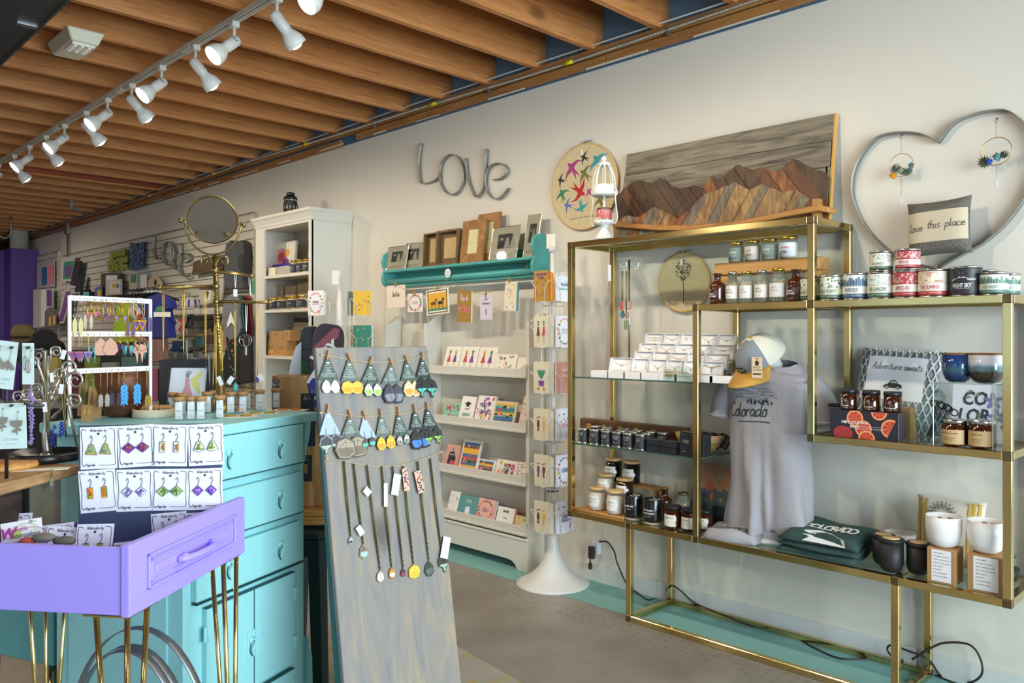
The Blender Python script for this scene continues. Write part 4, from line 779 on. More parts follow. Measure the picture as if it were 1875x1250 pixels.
def folded(name,lab,P,w,d,hs,m,prn=None,rz=0,seed=0):
 t=thing(name,lab,'folded shirt',(P[0],P[1],P[2]+(.018 if seed>2 else 0)),rot=(.13 if seed>2 else 0,0,rz));rr=random.Random(seed);n=16;vs=[];fs=[];
 for j in range(n+1):
  for i in range(n+1):
   u,v=i/n*2-1,j/n*2-1;e=(1-abs(u)**6)*(1-abs(v)**6);z=hs*(.25+.75*e**.4)*(1+.14*math.sin(u*4+seed)+.10*math.sin(v*5+2*u+seed));x=u*w/2*(1+.05*math.sin(v*3+seed));y=v*d/2*(1+.06*math.sin(u*3+seed*2));vs.append((x,y,z))
 k=n+1
 for j in range(n):
  for i in range(n):fs.append((j*k+i,j*k+i+1,(j+1)*k+i+1,(j+1)*k+i))
 ring=[i for i in range(k)]+[j*k+n for j in range(1,k)]+[n*k+i for i in range(n-1,-1,-1)]+[j*k for j in range(n-1,0,-1)]
 nb=len(vs);vs+=[(vs[q][0]*.97,vs[q][1]*.97,.001)for q in ring]
 for q in range(len(ring)):q2=(q+1)%len(ring);fs.append((ring[q],nb+q,nb+q2,ring[q2]))
 b=MB();b.add(vs,fs,0,True);o=b.build('cloth',m,t)
 def top(x,y,dz=0):
  u,v=max(-1,min(1,x/(w/2))),max(-1,min(1,y/(d/2)));e=(1-abs(u)**6)*(1-abs(v)**6);return(x,y,hs*(.25+.75*e**.4)*(1+.14*math.sin(u*4+seed)+.10*math.sin(v*5+2*u+seed))+.0016)
 if prn:b=MB();prn(b,top);b.build('print',prn.mt,t)
 return t
def pg(b,T):
 script(b,'Colorado',-.10,-.075,.055,.004,fn=T,wx=.9)
 rr=random.Random(2)
 for k in range(3):b.lines([[(i*.5,.22*abs(math.sin(i*1.3+k))+.1*rr.random())for i in range(8)]],-.09,.012+.016*(2-k),.045,.0012,fn=T)
 for i in range(24):u=-.06+.15*rr.random();v=-.012+.02*rr.random();b.add([T(u-.003,v),T(u+.003,v),T(u,v+.02)],[(0,1,2)])
pg.mt=mat('26312f',.8)
p=PZ(1343,978,SB+.02);folded('folded_tee','folded grey tee printed Colorado lying half over the front brass rail',(p.x,3.015,SB+.001),.235,.20,.05,TEE,pg,rz=.12,seed=1)
GRN=mat('2f4a47',.9,var=.08,vs=50,key='greentee')
def pgr(b,T):
 x=-.085
 for i,ch in enumerate('COLORADO'):b.text(ch,x+.025*i,-.022+.014*math.sin(i*.45),.040,fn=T,bold=.03,wx=.95)
 b.add([T(*q)for q in((-.14,-.112),(-.10,-.09),(-.06,-.065),(-.02,-.03),(.0,-.04),(.03,-.052),(.06,-.08),(.10,-.100),(.11,-.112))],[tuple(range(9))])
 for q in((-.08,-.095),(-.03,-.075),(.02,-.085),(-.05,-.105),(.04,-.1),(0,-.058)):b.add([T(q[0]+u,q[1]+v)for u,v in((-.012,-.004),(0,.004),(.014,-.003),(.002,0))],[(0,1,2,3)],1)
pgr.mt=[mat('e4e7e4',.7),GRN]
p=PZ(1512,1000,SB+.03)
for i in range(3):folded('folded_tee',['bottom green Colorado tee of the folded pile','middle green Colorado tee of the folded pile','top green tee printed COLORADO over a white mountain'][i],(p.x+.006*i,3.045,SB+.001+.023*i),.31-.006*i,.23-.004*i,.020 if i<2 else.034,GRN,pgr if i==2 else None,rz=-.05,seed=3+i)
b=MB()
for i in range(2):
 for k in range(6):b.box(p.x-.13+.04*k,p.x-.10+.04*k,2.9385-.0015*(i%2),2.9393-.0015*(i%2),SB+.006+.017*i,SB+.015+.017*i)
def pillow(name,lab,loc,w,h,th,m,rot,deco=None,cat='pillow'):
 t=thing(name,lab,cat,loc,rot=rot);n=18;vs=[];fs=[]
 def F(u,v):
  e=max(0,(1-u**4)*(1-v**4))**.55;return(w/2*u*(1-.07*(1-v*v)),th/2*e,h/2*v*(1-.07*(1-u*u))+h/2)
 for s_ in(-1,1):
  nb=len(vs)
  for j in range(n+1):
   for i in range(n+1):x,y,z=F(i/n*2-1,j/n*2-1);vs.append((x,s_*y,z))
  for j in range(n):
   for i in range(n):q=(nb+j*(n+1)+i,nb+j*(n+1)+i+1,nb+(j+1)*(n+1)+i+1,nb+(j+1)*(n+1)+i);fs.append(q if s_<0 else q[::-1])
 b=MB();b.add(vs,fs,0,True);b.build('cushion',m,t)
 def S_(x,z):u,v=max(-1,min(1,x/(w/2))),max(-1,min(1,(z-h/2)/(h/2)));e=max(0,(1-u**4)*(1-v**4))**.55;return(x,-th/2*e-.0015,z)
 if deco:b=MB();deco(b,S_,w,h);b.build('front_print',deco.mt,t)
 return t
def grid(b,S_,x0,x1,z0,z1,m,n=14):
 vs=[S_(x0+(x1-x0)*i/n,z0+(z1-z0)*j/n)for j in range(n+1)for i in range(n+1)]
 b.add(vs,[(j*(n+1)+i,j*(n+1)+i+1,(j+1)*(n+1)+i+1,(j+1)*(n+1)+i)for j in range(n)for i in range(n)],m,True)
HEA=mat('6f6a62',.95,var=.55,vs=240,key='heather')
a=PY(1664,473,3.18);c=PY(1779,462,3.18);d_=PY(1657,371,3.18);w=(c.x-a.x)*1.04;h=d_.z-a.z
def d1(b,S_,w,h):
 grid(b,S_,-w*.463,w*.463,h*.23,h*.77,0);off=lambda x,z:tuple(q+(-.0012 if k==1 else 0)for k,q in enumerate(S_(x,z)))
 script(b,'love',-w*.42,h*.43,h*.145,.0022,fn=off,m=1);script(b,'this',-w*.13,h*.46,h*.145,.0022,fn=off,m=1);script(b,'place',w*.14,h*.46,h*.145,.0022,fn=off,m=1)
d1.mt=[mat('cdbfa5',.9),INK]
pillow('throw_pillow','small pillow stitched love this place between speckled grey bands',((a.x+c.x)/2,3.18,a.z+.002),w,h,.075,HEA,(-.10,-.04,0),d1)
def d2(b,S_,w,h):
 for sx in(-.40,.40):
  for q in range(-1,2):
   pass
 for row in range(5):
  for s_ in(-1,1):
   P=[(-w*.48+w*.96*i/40,h*(.1+.2*row)+s_*h*.09*math.cos(i*.94))for i in range(41)]
   for i in range(40):x,z=P[i];x2,z2=P[i+1];b.add([S_(x,z-.006),S_(x2,z2-.006),S_(x2,z2+.006),S_(x,z+.006)],[(0,1,2,3)],0)
 off=lambda k_:(lambda x,z:tuple(q+(-k_ if k==1 else 0)for k,q in enumerate(S_(x,z))))
 grid(b,off(.001),-w*.36,w*.34,h*.36,h*.88,1);f2=off(.0025)
 script(b,'Adventure awaits',0,h*.72,h*.085,.002,al='c',fn=f2,m=2,wx=.95)
 car=[(-.27,0),(-.27,.06),(-.2,.1),(-.14,.13),(-.08,.22),(0,.26),(.08,.24),(.15,.15),(.24,.12),(.28,.05),(.27,0)];k=h*.38
 b.add([f2(x*k-.005,h*.50+z*k)for x,z in car],[tuple(range(len(car)))],2)
 for x in(-.16,.17):
  b.add([f2(x*k-.005+.055*k*math.cos(q*.5),h*.502+.055*k*math.sin(q*.5))for q in range(13)],[tuple(range(13))],3)
 f3=off(.003);b.add([f3(x*k-.005,h*.50+z*k)for x,z in((-.08,.15),(-.04,.215),(.01,.23),(.02,.15))],[(0,1,2,3)],4);b.add([f3(x*k-.005,h*.50+z*k)for x,z in((.035,.15),(.03,.23),(.08,.21),(.12,.15))],[(0,1,2,3)],4)
d2.mt=[mat('dfdedd',.9),mat('efeef3',.85),BLK,mat('8d8f91',.5),mat('a9c0bd',.5)]
a=PY(1553,735,3.12);c=PY(1690,740,3.12);w=(c.x-a.x)*1.12;h=.325
pillow('throw_pillow','grey lattice pillow printed Adventure awaits with a small black car',((a.x+c.x)/2+.01,3.16,SL+.004),w,h,.08,mat('8b8d90',.95,var=.3,vs=120,key='lattice'),(-.27,.045,0),d2)
def d3(b,S_,w,h):
 for x in(-.42,-.33,.30,.36,.43):grid(b,S_,w*(x-.02 if abs(x)!=.42 else x-.03),w*(x+.02),h*.04,h*.96,0,8)
 off=lambda x,z:tuple(q+(-.0012 if k==1 else 0)for k,q in enumerate(S_(x,z)))
 for rg,n_,l in((.030,20,.022),(.022,16,.018)):
  for i in range(n_):
   q=2*math.pi*i/n_;x0,z0=rg*math.cos(q),rg*math.sin(q);x1,z1=(rg+l)*math.cos(q+.08),(rg+l)*math.sin(q+.08)
   b.lines([[(x0-.004*math.sin(q),z0+.004*math.cos(q)),(x1,z1),(x0+.004*math.sin(q),z0-.004*math.cos(q))]],-.02,h*.74,1,.0014,fn=off,m=1,shear=0)
d3.mt=[mat('c9a13f',.9),INK]
a=PY(1681,1030,3.16);c=PY(1795,1040,3.16);w=(c.x-a.x)*1.12;h=(PY(1685,905,3.19).z-SB)
pillow('throw_pillow','cream pillow with mustard stripes and a line drawn sunflower behind the white bowls',((a.x+c.x)/2,3.165,SB+.003),w,h,.075,mat('d9cfbb',.95),(-.12,0,0),d3)
q0=PZ(1526,801,SL);w=.225
loc,_,hb=spot(1587,2.965,SL,1,50);cb=thing('citrus_box','dark gift box printed with blood orange slices','gift box',(loc.x,2.965,SL));w=(PY(1649,700,2.935).x-PY(1523,700,2.935).x)
MB().box(-w/2,w/2,-.03,.03,0,hb).build('box',mat('2c2a35',.35),cb,bev=.001)
b=MB();y=-.0308
def slice_(x,z,r,a0=0,a1=360,k=0):
 n=max(6,int((a1-a0)/15));
 def F(rr,m_,yy):
  P=[(x+rr*math.cos(math.radians(a0+(a1-a0)*i/n)),z+rr*math.sin(math.radians(a0+(a1-a0)*i/n)))for i in range(n+(0 if a1-a0>=360 else 1))]
  P=[(max(-w/2+.001,min(w/2-.001,px)),max(.001,min(hb-.001,pz)))for px,pz in P]
  b.patch(P,yy,m_)
 F(r,0,y-.0001*k);F(r*.9,1,y-.0001*k-.0001);F(r*.82,2,y-.0001*k-.0002)
 for i in range(8):
  a=math.radians(i*45+10)
  if a0<=i*45+10<=a1:b.add([(x,y-.0001*k-.0003,z),(x+r*.8*math.cos(a-.03),y-.0001*k-.0003,z+r*.8*math.sin(a-.03)),(x+r*.8*math.cos(a+.03),y-.0001*k-.0003,z+r*.8*math.sin(a+.03))],[(0,1,2)],1)
slice_(-.03,hb*.72,.03,k=1);slice_(.0,hb*.36,.03,k=5);slice_(.055,hb*.98,.028,180,360,1);slice_(.095,hb*.42,.034,60,250,1);slice_(.012,0,.03,0,180,9)
b.disc(-.073,hb*.1+.005,.036,.026,y-.0001,3)
b.text('HEMLOCK',-.045,hb*.52,.0095,y-.002,4,bold=.02);b.text('PARK',-.030,hb*.36,.0095,y-.002,4,bold=.02,al='c');b.rect(-.015,-.0142,hb*.33,hb*.64,y-.002,4);b.text('citrus',-.011,hb*.53,.008,y-.002,4,al='l',bold=.02);b.text('natural coconut wax candle trio',-.011,hb*.42,.0038,y-.002,4,al='l');b.text('pomelo | yuzu | blood orange sage',-.011,hb*.34,.0038,y-.002,4,al='l')
b.build('print',[mat('ef8a3e',.4),mat('f3c9a0',.4),mat('c9462f',.4),mat('a83a38',.4),WH],cb)
for i,(cx,tx)in enumerate(((1554.5,'pomelo'),(1595.5,'yuzu citron'),(1634.5,'blood orange sage'))):
 loc,d,h=spot(cx,2.965,SL+hb+.0006,31,35)
 t=glass_jar('amber_jar','small amber jar with black lid on the citrus box, %s of three'%('left','middle','right')[i],'candle',loc,d/2,h*.95,dict(glass='amber',lid=BL,neck=d*.47,lh=h*.24,ld=h*.12,sh=.8,nh=.82,group='small amber jars on the citrus box'))
 b=MB();W=wrap(d/2+.0012);b.text(tx,0,h*.2,h*.07,fn=W,mw=d*.7,bold=.02);b.text('soy candle',0,h*.1,h*.04,fn=W)
 for k in range(7):q=k*.9;b.add([W(.008*math.cos(q)*(.3 if j_ else 1),h*.5+.009*math.sin(q)*(.3 if j_ else 1)+(0.002 if j_==2 else 0))for j_ in(0,1,2)],[(0,1,2)])
 b.build('printed_text',WH,t)
loc,_,_=spot(1537,3.02,SL,1,1);b=MB();b.lathe([(1e-6,hb+.010),(.045,hb+.012),(.052,hb+.006),(.046,hb+.001),(1e-6,hb+.001)],24,sy=.6);tag(b.build('black_beret',mat('18181a',.9),loc=(loc.x-.0,3.035,SL)),'flat black cloth cap lying behind the first amber jar','cap')
MB_=MB()
loc,w,h=spot(1664,3.03,SL,26,56);t=thing('kraft_box','plain kraft cardboard box standing behind the citrus box','box',(loc.x-.025,3.055,SL));MB().box(-w*.9,w*.6,-.03,.03,0,h).build('box',KRAFT,t,bev=.001)
loc,d,h=spot(1700,2.99,SL,50,56);r=d/2
t=thing('glass_tumbler','clear square based glass tumbler holding black wick trimmers','glass',loc)
MB().lathe([(r*.72,0),(r*.78,.003),(r*1.0,h),(r*.95,h),(r*.72,h*.18),(1e-6,h*.18)],8,sm=False).build('body',thin('eef3f3',1,.02),t)
for i,(a,lab)in enumerate(((-.35,'black wick trimmer leaning left in the glass tumbler'),(.05,'black wick trimmer standing in the middle of the tumbler'),(.38,'black wick trimmer leaning right in the glass tumbler'))):
 u=thing('wick_trimmer',lab,'wick trimmer',(loc.x+.0,loc.y+.006*(i-1),SL+h*.2),rot=(0,.30+.16*i,0),group='wick trimmers');b=MB();b.tube([(-.004,0,0),(0,0,.06),(.004,0,.105)],.0024,6);b.tube([(.004,.003,0),(0,.003,.06),(-.006,.003,.105)],.0024,6);b.build('blades',BLK,u)
 for s_ in(-1,1):MB().tor((s_*.014,0,.117),.013,.0024,14,6,sz=.8).build('handle_ring',BLK,u)
x0,x1=PY(1708,800,2.935).x,PY(1817,800,2.935).x;zt=PY(1762,701,2.945).z-SL;y0,y1=2.94,3.10
t=thing('acrylic_riser','clear acrylic riser box carrying two glazed bowls','riser',((x0+x1)/2,0,SL));w=x1-x0;AC=thin('edf5f3',1,.02)
b=MB();b.box(-w/2,w/2,y0,y1,zt-.004,zt);b.box(-w/2,-w/2+.004,y0,y1,0,zt-.004);b.box(w/2-.004,w/2,y0,y1,0,zt-.004);b.build('box',AC,t)
b=MB()
for P in([(-w/2,y0,0),(-w/2,y0,zt),(w/2,y0,zt),(w/2,y0,0)],[(-w/2,y1,zt),(w/2,y1,zt)],[(w/2,y0,zt),(w/2,y1,zt),(w/2,y1,0)]):b.tube(P,.0016,4,sm=False)
b.build('polished_edge',mat('e6efee',.15,spec=.8),t)
def mug(cx,Y,Z,wp,hp,bands,lab,wax=True,name='glazed_candle',rim=None):
 loc,d,h=spot(cx,Y,Z,wp,hp);r=d/2;t=thing(name,lab,'candle',loc)
 prof=[(1e-6,0),(r*.5,0),(r*.78,h*.09),(r*.94,h*.28),(r,h*.5),(r,h*.94)]
 m=mat(bands[0][1],.15,coat=.6,key=('mug',lab));nt=m.node_tree;tc=nt.nodes.new('ShaderNodeTexCoord');s_=nt.nodes.new('ShaderNodeSeparateXYZ');nt.links.new(tc.outputs['Object'],s_.inputs[0])
 nz=nt.nodes.new('ShaderNodeTexNoise');nz.inputs['Scale'].default_value=40;nt.links.new(tc.outputs['Object'],nz.inputs['Vector']);ma=nt.nodes.new('ShaderNodeMath');ma.operation='MULTIPLY_ADD';ma.inputs[1].default_value=.012;nt.links.new(nz.outputs['Fac'],ma.inputs[0]);nt.links.new(s_.outputs[2],ma.inputs[2])
 mr=nt.nodes.new('ShaderNodeMapRange');mr.inputs['From Max'].default_value=h;nt.links.new(ma.outputs[0],mr.inputs[0]);rp=nt.nodes.new('ShaderNodeValToRGB');e=rp.color_ramp.elements
 e[0].position=bands[0][0];e[0].color=hx(bands[0][1]);e[1].position=bands[-1][0];e[1].color=hx(bands[-1][1])
 for ps,c_ in bands[1:-1]:e.new(ps).color=hx(c_)
 nt.links.new(mr.outputs[0],rp.inputs[0]);nt.links.new(rp.outputs[0],nt.nodes['Principled BSDF'].inputs['Base Color'])
 MB().lathe(prof,40).build('bowl',m,t);MB().lathe([(r*1.005,h*.94),(r*1.01,h),(r*.9,h),(r*.9,h*.9),(1e-6,h*.9)],40).build('rim',rim or mat('8a6238',.5),t)
 return t
mug(1753,3.0,SL+zt+.0004,52,53,[(0,'16294a'),(.3,'1b3a68'),(.5,'3a6574'),(.62,'1d3f74'),(1,'1b3d78')],'deep blue glazed bowl candle with brown rim on the clear riser')
mug(1806,2.99,SL+zt+.0004,59,55,[(0,'2a231e'),(.42,'3a2f28'),(.5,'5f7d7c'),(.6,'5d7f92'),(.72,'c9d0d6'),(1,'e4e4ea')],'white over brown glazed bowl candle with brown rim on the clear riser')
x0b=PY(1740,700,3.13);t=thing('flower_print','pale print lettered COLORADO over purple columbine flowers behind the clear riser','print',(PY(1790,700,3.13).x,3.13,SL),rot=(-.12,0,0));w=.17;h=.2
MB().box(-w/2,w/2,0,.002,0,h).build('paper',mat('e6e4ee',.7),t)
b=MB();b.text('CO',-.015,h*.64,.045,-.001,0,shear=.15,bold=.03,wx=.8);b.text('LOR',-.015,h*.34,.045,-.001,0,shear=.15,bold=.03,wx=.8);b.text('ADO',-.01,h*.06,.04,-.001,0,shear=.15,bold=.03,wx=.8)
rr=random.Random(8)
for fx,fz in((.045,h*.72),(.06,h*.45),(.03,h*.25),(-.06,h*.2)):
 for k in range(5):q=k*1.256+fx*9;b.disc(fx+.016*math.cos(q),fz+.016*math.sin(q),.015,.007,-.0014,1,10,q)
 b.disc(fx,fz,.006,y=-.0018,m=2)
for k in range(8):b.disc(rr.uniform(-.06,.075),rr.uniform(.02,.18),.010,.004,-.0012,3,8,rr.uniform(0,3))
b.build('print',[mat('3f4046',.7),mat('7f7aa6',.7),mat('c9c47f',.7),mat('7d8f70',.7)],t)
for cx,wp,hp,tx,lab in((1748.5,44,50,'SANDALWOOD AMBER','silver lidded amber jar with kraft label, left one by the clear riser'),(1798.5,46,53,'WHISKEY RIVER','silver lidded amber jar with kraft label, right one nearest the corner post')):
 loc,d,h=spot(cx,2.965,SL,wp,hp);glass_jar('amber_jar',lab,'candle',loc,d/2,h*.93,dict(glass='amber',lid=SILV,neck=d*.46,lh=h*.15,ld=h*.1,sh=.84,nh=.86,label=(.1,.66,-58,58,'c9a877'),text=((tx,-.2,.5,.045,1),('COCONUT SOY CANDLE',-.2,.33,.03,1),('HAND POURED',-.2,.25,.03,1)),inks=[INK]))
def tumbler(cx,Y,wp,hp,lab):
 loc,d,h=spot(cx,Y,SB,wp,hp);r=d/2*.95;t=thing('black_candle',lab,'candle',loc,group='matte black candles with bamboo tops');MT=mat('1d1d1f',.55)
 MB().lathe([(1e-6,0),(r*.55,0),(r*.85,h*.08),(r*.97,h*.25),(r*.97,h*.86)],36).build('cup',MT,t);MB().lathe([(r*.97,h*.86),(r*1.06,h*.87),(r*1.06,h*.94),(r*.98,h*.96),(r*.7,h*.96)],36).build('lid',MT,t);MB().lathe([(r*.72,h*.955),(r*.72,h*.975),(1e-6,h*.975)],28).build('bamboo_disc',BAM,t)
tumbler(1632,2.975,45,63,'matte black candle with bamboo top, nearest the camera of the three');tumbler(1618,3.04,41,58,'matte black candle with bamboo top, at the back left of the three');tumbler(1681.5,3.01,43,60,'matte black candle with bamboo top, right of the three')
loc,d,h=spot(1649,3.15,SB,55,50);r=d/2;tag(MB().lathe([(1e-6,0),(r*.4,0),(r*.75,h*.3),(r*.97,h*.8),(r,h),(r*.96,h),(r*.7,h*.32),(1e-6,h*.15)],40).build('dotted_bowl',mat('e9e7e2',.3,bump=.5,bs=180),loc=loc),'white dimpled bowl behind the matte black candles','bowl')
def wbox(fx0,fx1,Y,hp,lab,lb2,wpb,hpb,nut):
 x0,x1=PY(fx0,900,Y).x,PY(fx1,900,Y).x;w=x1-x0;_,_,h=spot((fx0+fx1)/2,Y,SB,1,hp)
 t=thing('kraft_box',lab,'box',((x0+x1)/2,Y+w/2,SB));MB().box(-w/2,w/2,-w/2,w/2,0,h).build('box',mat('b5895a',.75),t,bev=.0015)
 b=MB();b.rect(-w*.33,w*.36,h*.06,h*.96,-w/2-.0008,0)
 for k,s_ in enumerate(('scent: amber','wax type: soy blend','notes: wood and citrus','burn time: up to 60 hrs','wick: cotton','first burn:','burn until melted','across the surface')):b.text(s_,-w*.26,h*(.86-.095*k),h*.035,-w/2-.0014,1,al='l')
 b.build('label',[PAPER,INK],t)
 loc,d,hb=spot((fx0+fx1)/2+(5 if nut else 1),Y+w/2,SB+h+.0004,wpb,hpb);r=d/2
 u=thing('white_bowl_candle',lb2,'candle',(loc.x,Y+w/2,SB+h+.0004));MB().lathe([(1e-6,0),(r*.5,0),(r*.78,hb*.1),(r*.93,hb*.32),(r,hb*.6),(r,hb),(r*.96,hb),(r*.95,hb*.8),(1e-6,hb*.78)],44).build('bowl',mat('f0efed',.35),u)
 b=MB();rr=random.Random(int(fx0))
 for k in range(9):q=rr.uniform(0,6.3);b.box(r*.5*math.cos(q)-.006,r*.5*math.cos(q)+.006,r*.5*math.sin(q)-.004,r*.5*math.sin(q)+.004,hb*.78,hb*.78+.012)
 b.build('dried_petals',mat('c98f6a' if not nut else 'a8853f',.8),u)
wbox(1697,1749,2.940,64,'kraft box with a typed white label, left one under a white bowl','white bowl candle with dried petals on the left kraft box',60,56,1)
wbox(1771,1838,2.936,68,'kraft box with a typed white label, right one under a white bowl','white bowl candle with pink dried petals on the right kraft box',63,58,0)
loc,_,_=spot(1866,3.12,SB);t=thing('succulent_pot','black pot with dark green leaves at the right end of the bottom shelf','potted plant',(xR-.045,3.12,SB));MB().lathe([(.025,0),(.04,.02),(.042,.05),(.036,.05),(1e-6,.045)],24).build('pot',BLK,t)
b=MB();rr=random.Random(2)
for k in range(16):q=k*.8;l=rr.uniform(.03,.055);b.add([(.008*math.cos(q+1.5),.008*math.sin(q+1.5),.046),(l*.7*math.cos(q),l*.7*math.sin(q),.046+l),(-.008*math.cos(q+1.5),-.008*math.sin(q+1.5),.046),(.005*math.cos(q),.005*math.sin(q),.05+l*.4)],[(0,3,1),(3,2,1)],k%2)
b.build('leaves',[mat('3d5236',.6),mat('2c2c2e',.6)],t)
CORD=mat('332622',.5)
def fp(x,y,Y,z=None):p=PY(x,y,Y);return(p.x,Y,max(.004,p.z)if z is None else z)
P=[fp(1097,992,3.25),fp(1112,992,3.245),fp(1125,1010,3.24),fp(1130,1030,3.24),fp(1147,1068,3.23)]+[tuple(PZ(x,y,.006))for x,y in((1168,1086),(1188,1098),(1212,1090))]+[fp(1228,1072,3.20),fp(1245,1080,3.19)]+[tuple(PZ(x,y,.03))for x,y in((1275,1105),(1330,1128),(1385,1148))]+[tuple(PZ(x,y,.005))for x,y in((1430,1150),(1480,1180),(1530,1203),(1570,1207),(1630,1203),(1668,1209),(1712,1235),(1765,1258))]
b=MB().tube(smooth([Vector(p)for p in P],6),.0042,6)
P2=[PZ(1668,1209,.006)]+[Vector(fp(x,y,3.2))for x,y in((1640,1205),(1625,1190),(1632,1181),(1665,1192),(1700,1207))]+[PZ(1725,1238,.006),PZ(1770,1250,.006),Vector(fp(1797,1235,3.2)),Vector(fp(1795,1205,3.21)),Vector(fp(1775,1180,3.22)),Vector(fp(1735,1176,3.22)),Vector(fp(1708,1184,3.21)),Vector(fp(1670,1207,3.2))]
co=b.build('power_cord',CORD);tag(co,'dark brown power cord looped along the wall under the brass etagere','cord');MB().tube(smooth(P2,6),.0042,6).build('cord_loop',CORD,co)
p=PY(1090,1003,3.25);q=PY(1086,1030,3.25)
t=thing('wall_outlet','white wall outlet adapter with a dark brown plug left of the brass legs','outlet',(p.x,YW,p.z));MB().box(-.022,.028,-.03,-.001,-.03,.035).build('adapter',mat('dfe2e6',.4),t,bev=.004);b=MB();b.box(-.02,.012,-.055,-.031,-.05,.012);b.tube([(-.012,-.045,-.05),(-.016,-.04,-.075)],.004,6);b.build('plug',CORD,t,bev=.003);b=MB();b.box(-.026,-.008,-.045,-.03,-.11,-.075);b.build('cord_end',CORD,t,bev=.003)
b=MB();pa=PY(1119,485,3.235);pb=PY(1099,985,3.235);b.tube(smooth([(pa.x,3.235,pa.z+.3),(PY(1108,700,3.235).x,3.235,1.0),(pb.x,3.24,pb.z)],5),.0014,5);tag(b.build('thin_wire',mat('e3e3e3',.4)),'thin clear white wire hanging down the wall behind the tower','wire')
# ON THE LONG WALL
GALV=mat('98978f',.5,.4,var=.3,vs=14,bump=.1,bs=40,key='galv')
def px3(P,Y):return[PY(x,y,Y)for x,y in P]
def love(name,lab,Y,L,O,V,E_,w):
 t=thing(name,lab,'wall sign',(0,0,0))
 o=[(O[0]+O[2]*math.cos(a),O[1]+O[3]*math.sin(a))for a in[math.pi*1.0+i*math.pi/12*1.0 for i in range(25)]]
 for nm,P in(('letter_l',smooth(px3(L,Y),5)),('letter_o',px3(o,Y)),('letter_v',smooth(px3(V,Y),5)),('letter_e',smooth(px3(E_,Y),6))):
  MB().ribbon(P,w,.0022).build(nm,GALV,t)
 return t
love('love_sign','galvanized metal band lettering that spells Love in script on the white wall',3.25,[(772.5,262.4),(768,296),(770,329),(776,336),(794,332),(808,322)],(828.5,319.5,22,37),[(854,290),(856,316),(864,345),(873,361),(884,348),(889,320),(892,272.5)],[(903.5,329.6),(920,326),(930,314),(925,302),(910,299),(896,308),(890,325),(892,347),(900,360),(910,364),(921.5,358.7),(932.6,344)],.028)
HP=[(1708,491),(1672,480),(1638,464.5),(1604,436.5),(1576,397),(1562,358),(1561,335),(1564,316),(1576,288),(1601,257),(1624,246),(1657,242),(1691,246),(1729,259.5)]
hl=px3(HP,3.25);xm=(hl[0].x+hl[-1].x)/2;hr_=[Vector((2*xm-p.x,p.y,p.z+.02))for p in hl[1:-1][::-1]];hl[-1].x=xm;hl[0].x=xm
ht=thing('metal_heart','big heart bent from galvanized metal band on the wall above the etagere','wall decoration',(0,0,0));MB().ribbon(smooth(hl,4)+smooth([hl[-1]]+hr_+[hl[0]],4)[1:],.033,.003).build('band',GALV,ht)
def ring(px,py,hook,r,cry,fl,lab):
 c=PY(px,py,3.225);hk=PY(px,hook,3.225);cz=PY(px,cry,3.225).z-c.z;t=thing('flower_ring',lab,'hanging ornament',c);k=dep(c)/FPX;r*=k*1.15
 MB().tor((0,0,0),r,.0016,36,6).build('ring',PGOLD,t);b=MB();b.tube([(0,0,r),(0,0,hk.z-c.z)],.0008,4);b.tube([(0,0,-r),(0,0,cz+.012)],.0008,4);b.tor((0,0,hk.z-c.z-.008),.006,.0011,10,4);b.build('chain',PGOLD,t)
 MB().tube([(0,0,hk.z-c.z),(0,.025,hk.z-c.z+.006)],.0022,6).build('nail',mat('55534f',.4,.7),t);MB().lathe([(.0005,-.02),(.006,-.012),(.008,.0),(.005,.012),(.0005,.018)],6,sm=False,c=(0,0,cz)).build('crystal',thin('f6f6f8',.7,.02),t)
 for dx,dz,s,col,kd in fl:
  b=MB();dx*=k;dz=-dz*k
  if kd=='rose':
   for q in range(11):a=q*2.4;rr_=s*(.25+.07*q);b.T=Matrix.Translation((dx+rr_*.6*math.cos(a),-.012+.0012*q,dz+rr_*.6*math.sin(a)))@Matrix.Rotation(a,4,'Y')@Matrix.Rotation(.5,4,'X');b.sph((0,0,0),s*.42,8,0,1,.25,.8)
  else:
   for q in range(14):a=q*.45+2.2;b.T=Matrix.Translation((dx,-.006,dz))@Matrix.Rotation(a,4,'Y');b.add([(0,0,0),(s*.14,-.004,s*.5),(0,0,s),(-s*.14,.003,s*.5)],[(0,1,2,3)])
  b.build('flower' if kd=='rose' else 'leaves',mat(col,.8),t)
ring(1650,302,247,18,368,((-14,17,.017,'d8920f','rose'),(0,10,.019,'8b957c','rose'),(18,3,.014,'4d6a70','rose'),(16,12,.012,'4d6a70','rose'),(-8,5,.022,'5a6660','leaf'),(12,14,.02,'6b705a','leaf')),'gold ring with orange and sage paper flowers dangling in the left of the metal heart')
ring(1824,277,217,22,334,((-12,17,.016,'2847a8','rose'),(2,10,.019,'5c8a94','rose'),(-18,17,.026,'5a5b36','leaf'),(14,8,.018,'4c4a30','leaf')),'gold ring with blue and teal paper flowers dangling in the right of the metal heart')
LIN=mat('d3c29c',.95,var=.06,vs=90,bump=.2,bs=400,key='linen');HOOPW=mat('d6b173',.5,var=.1)
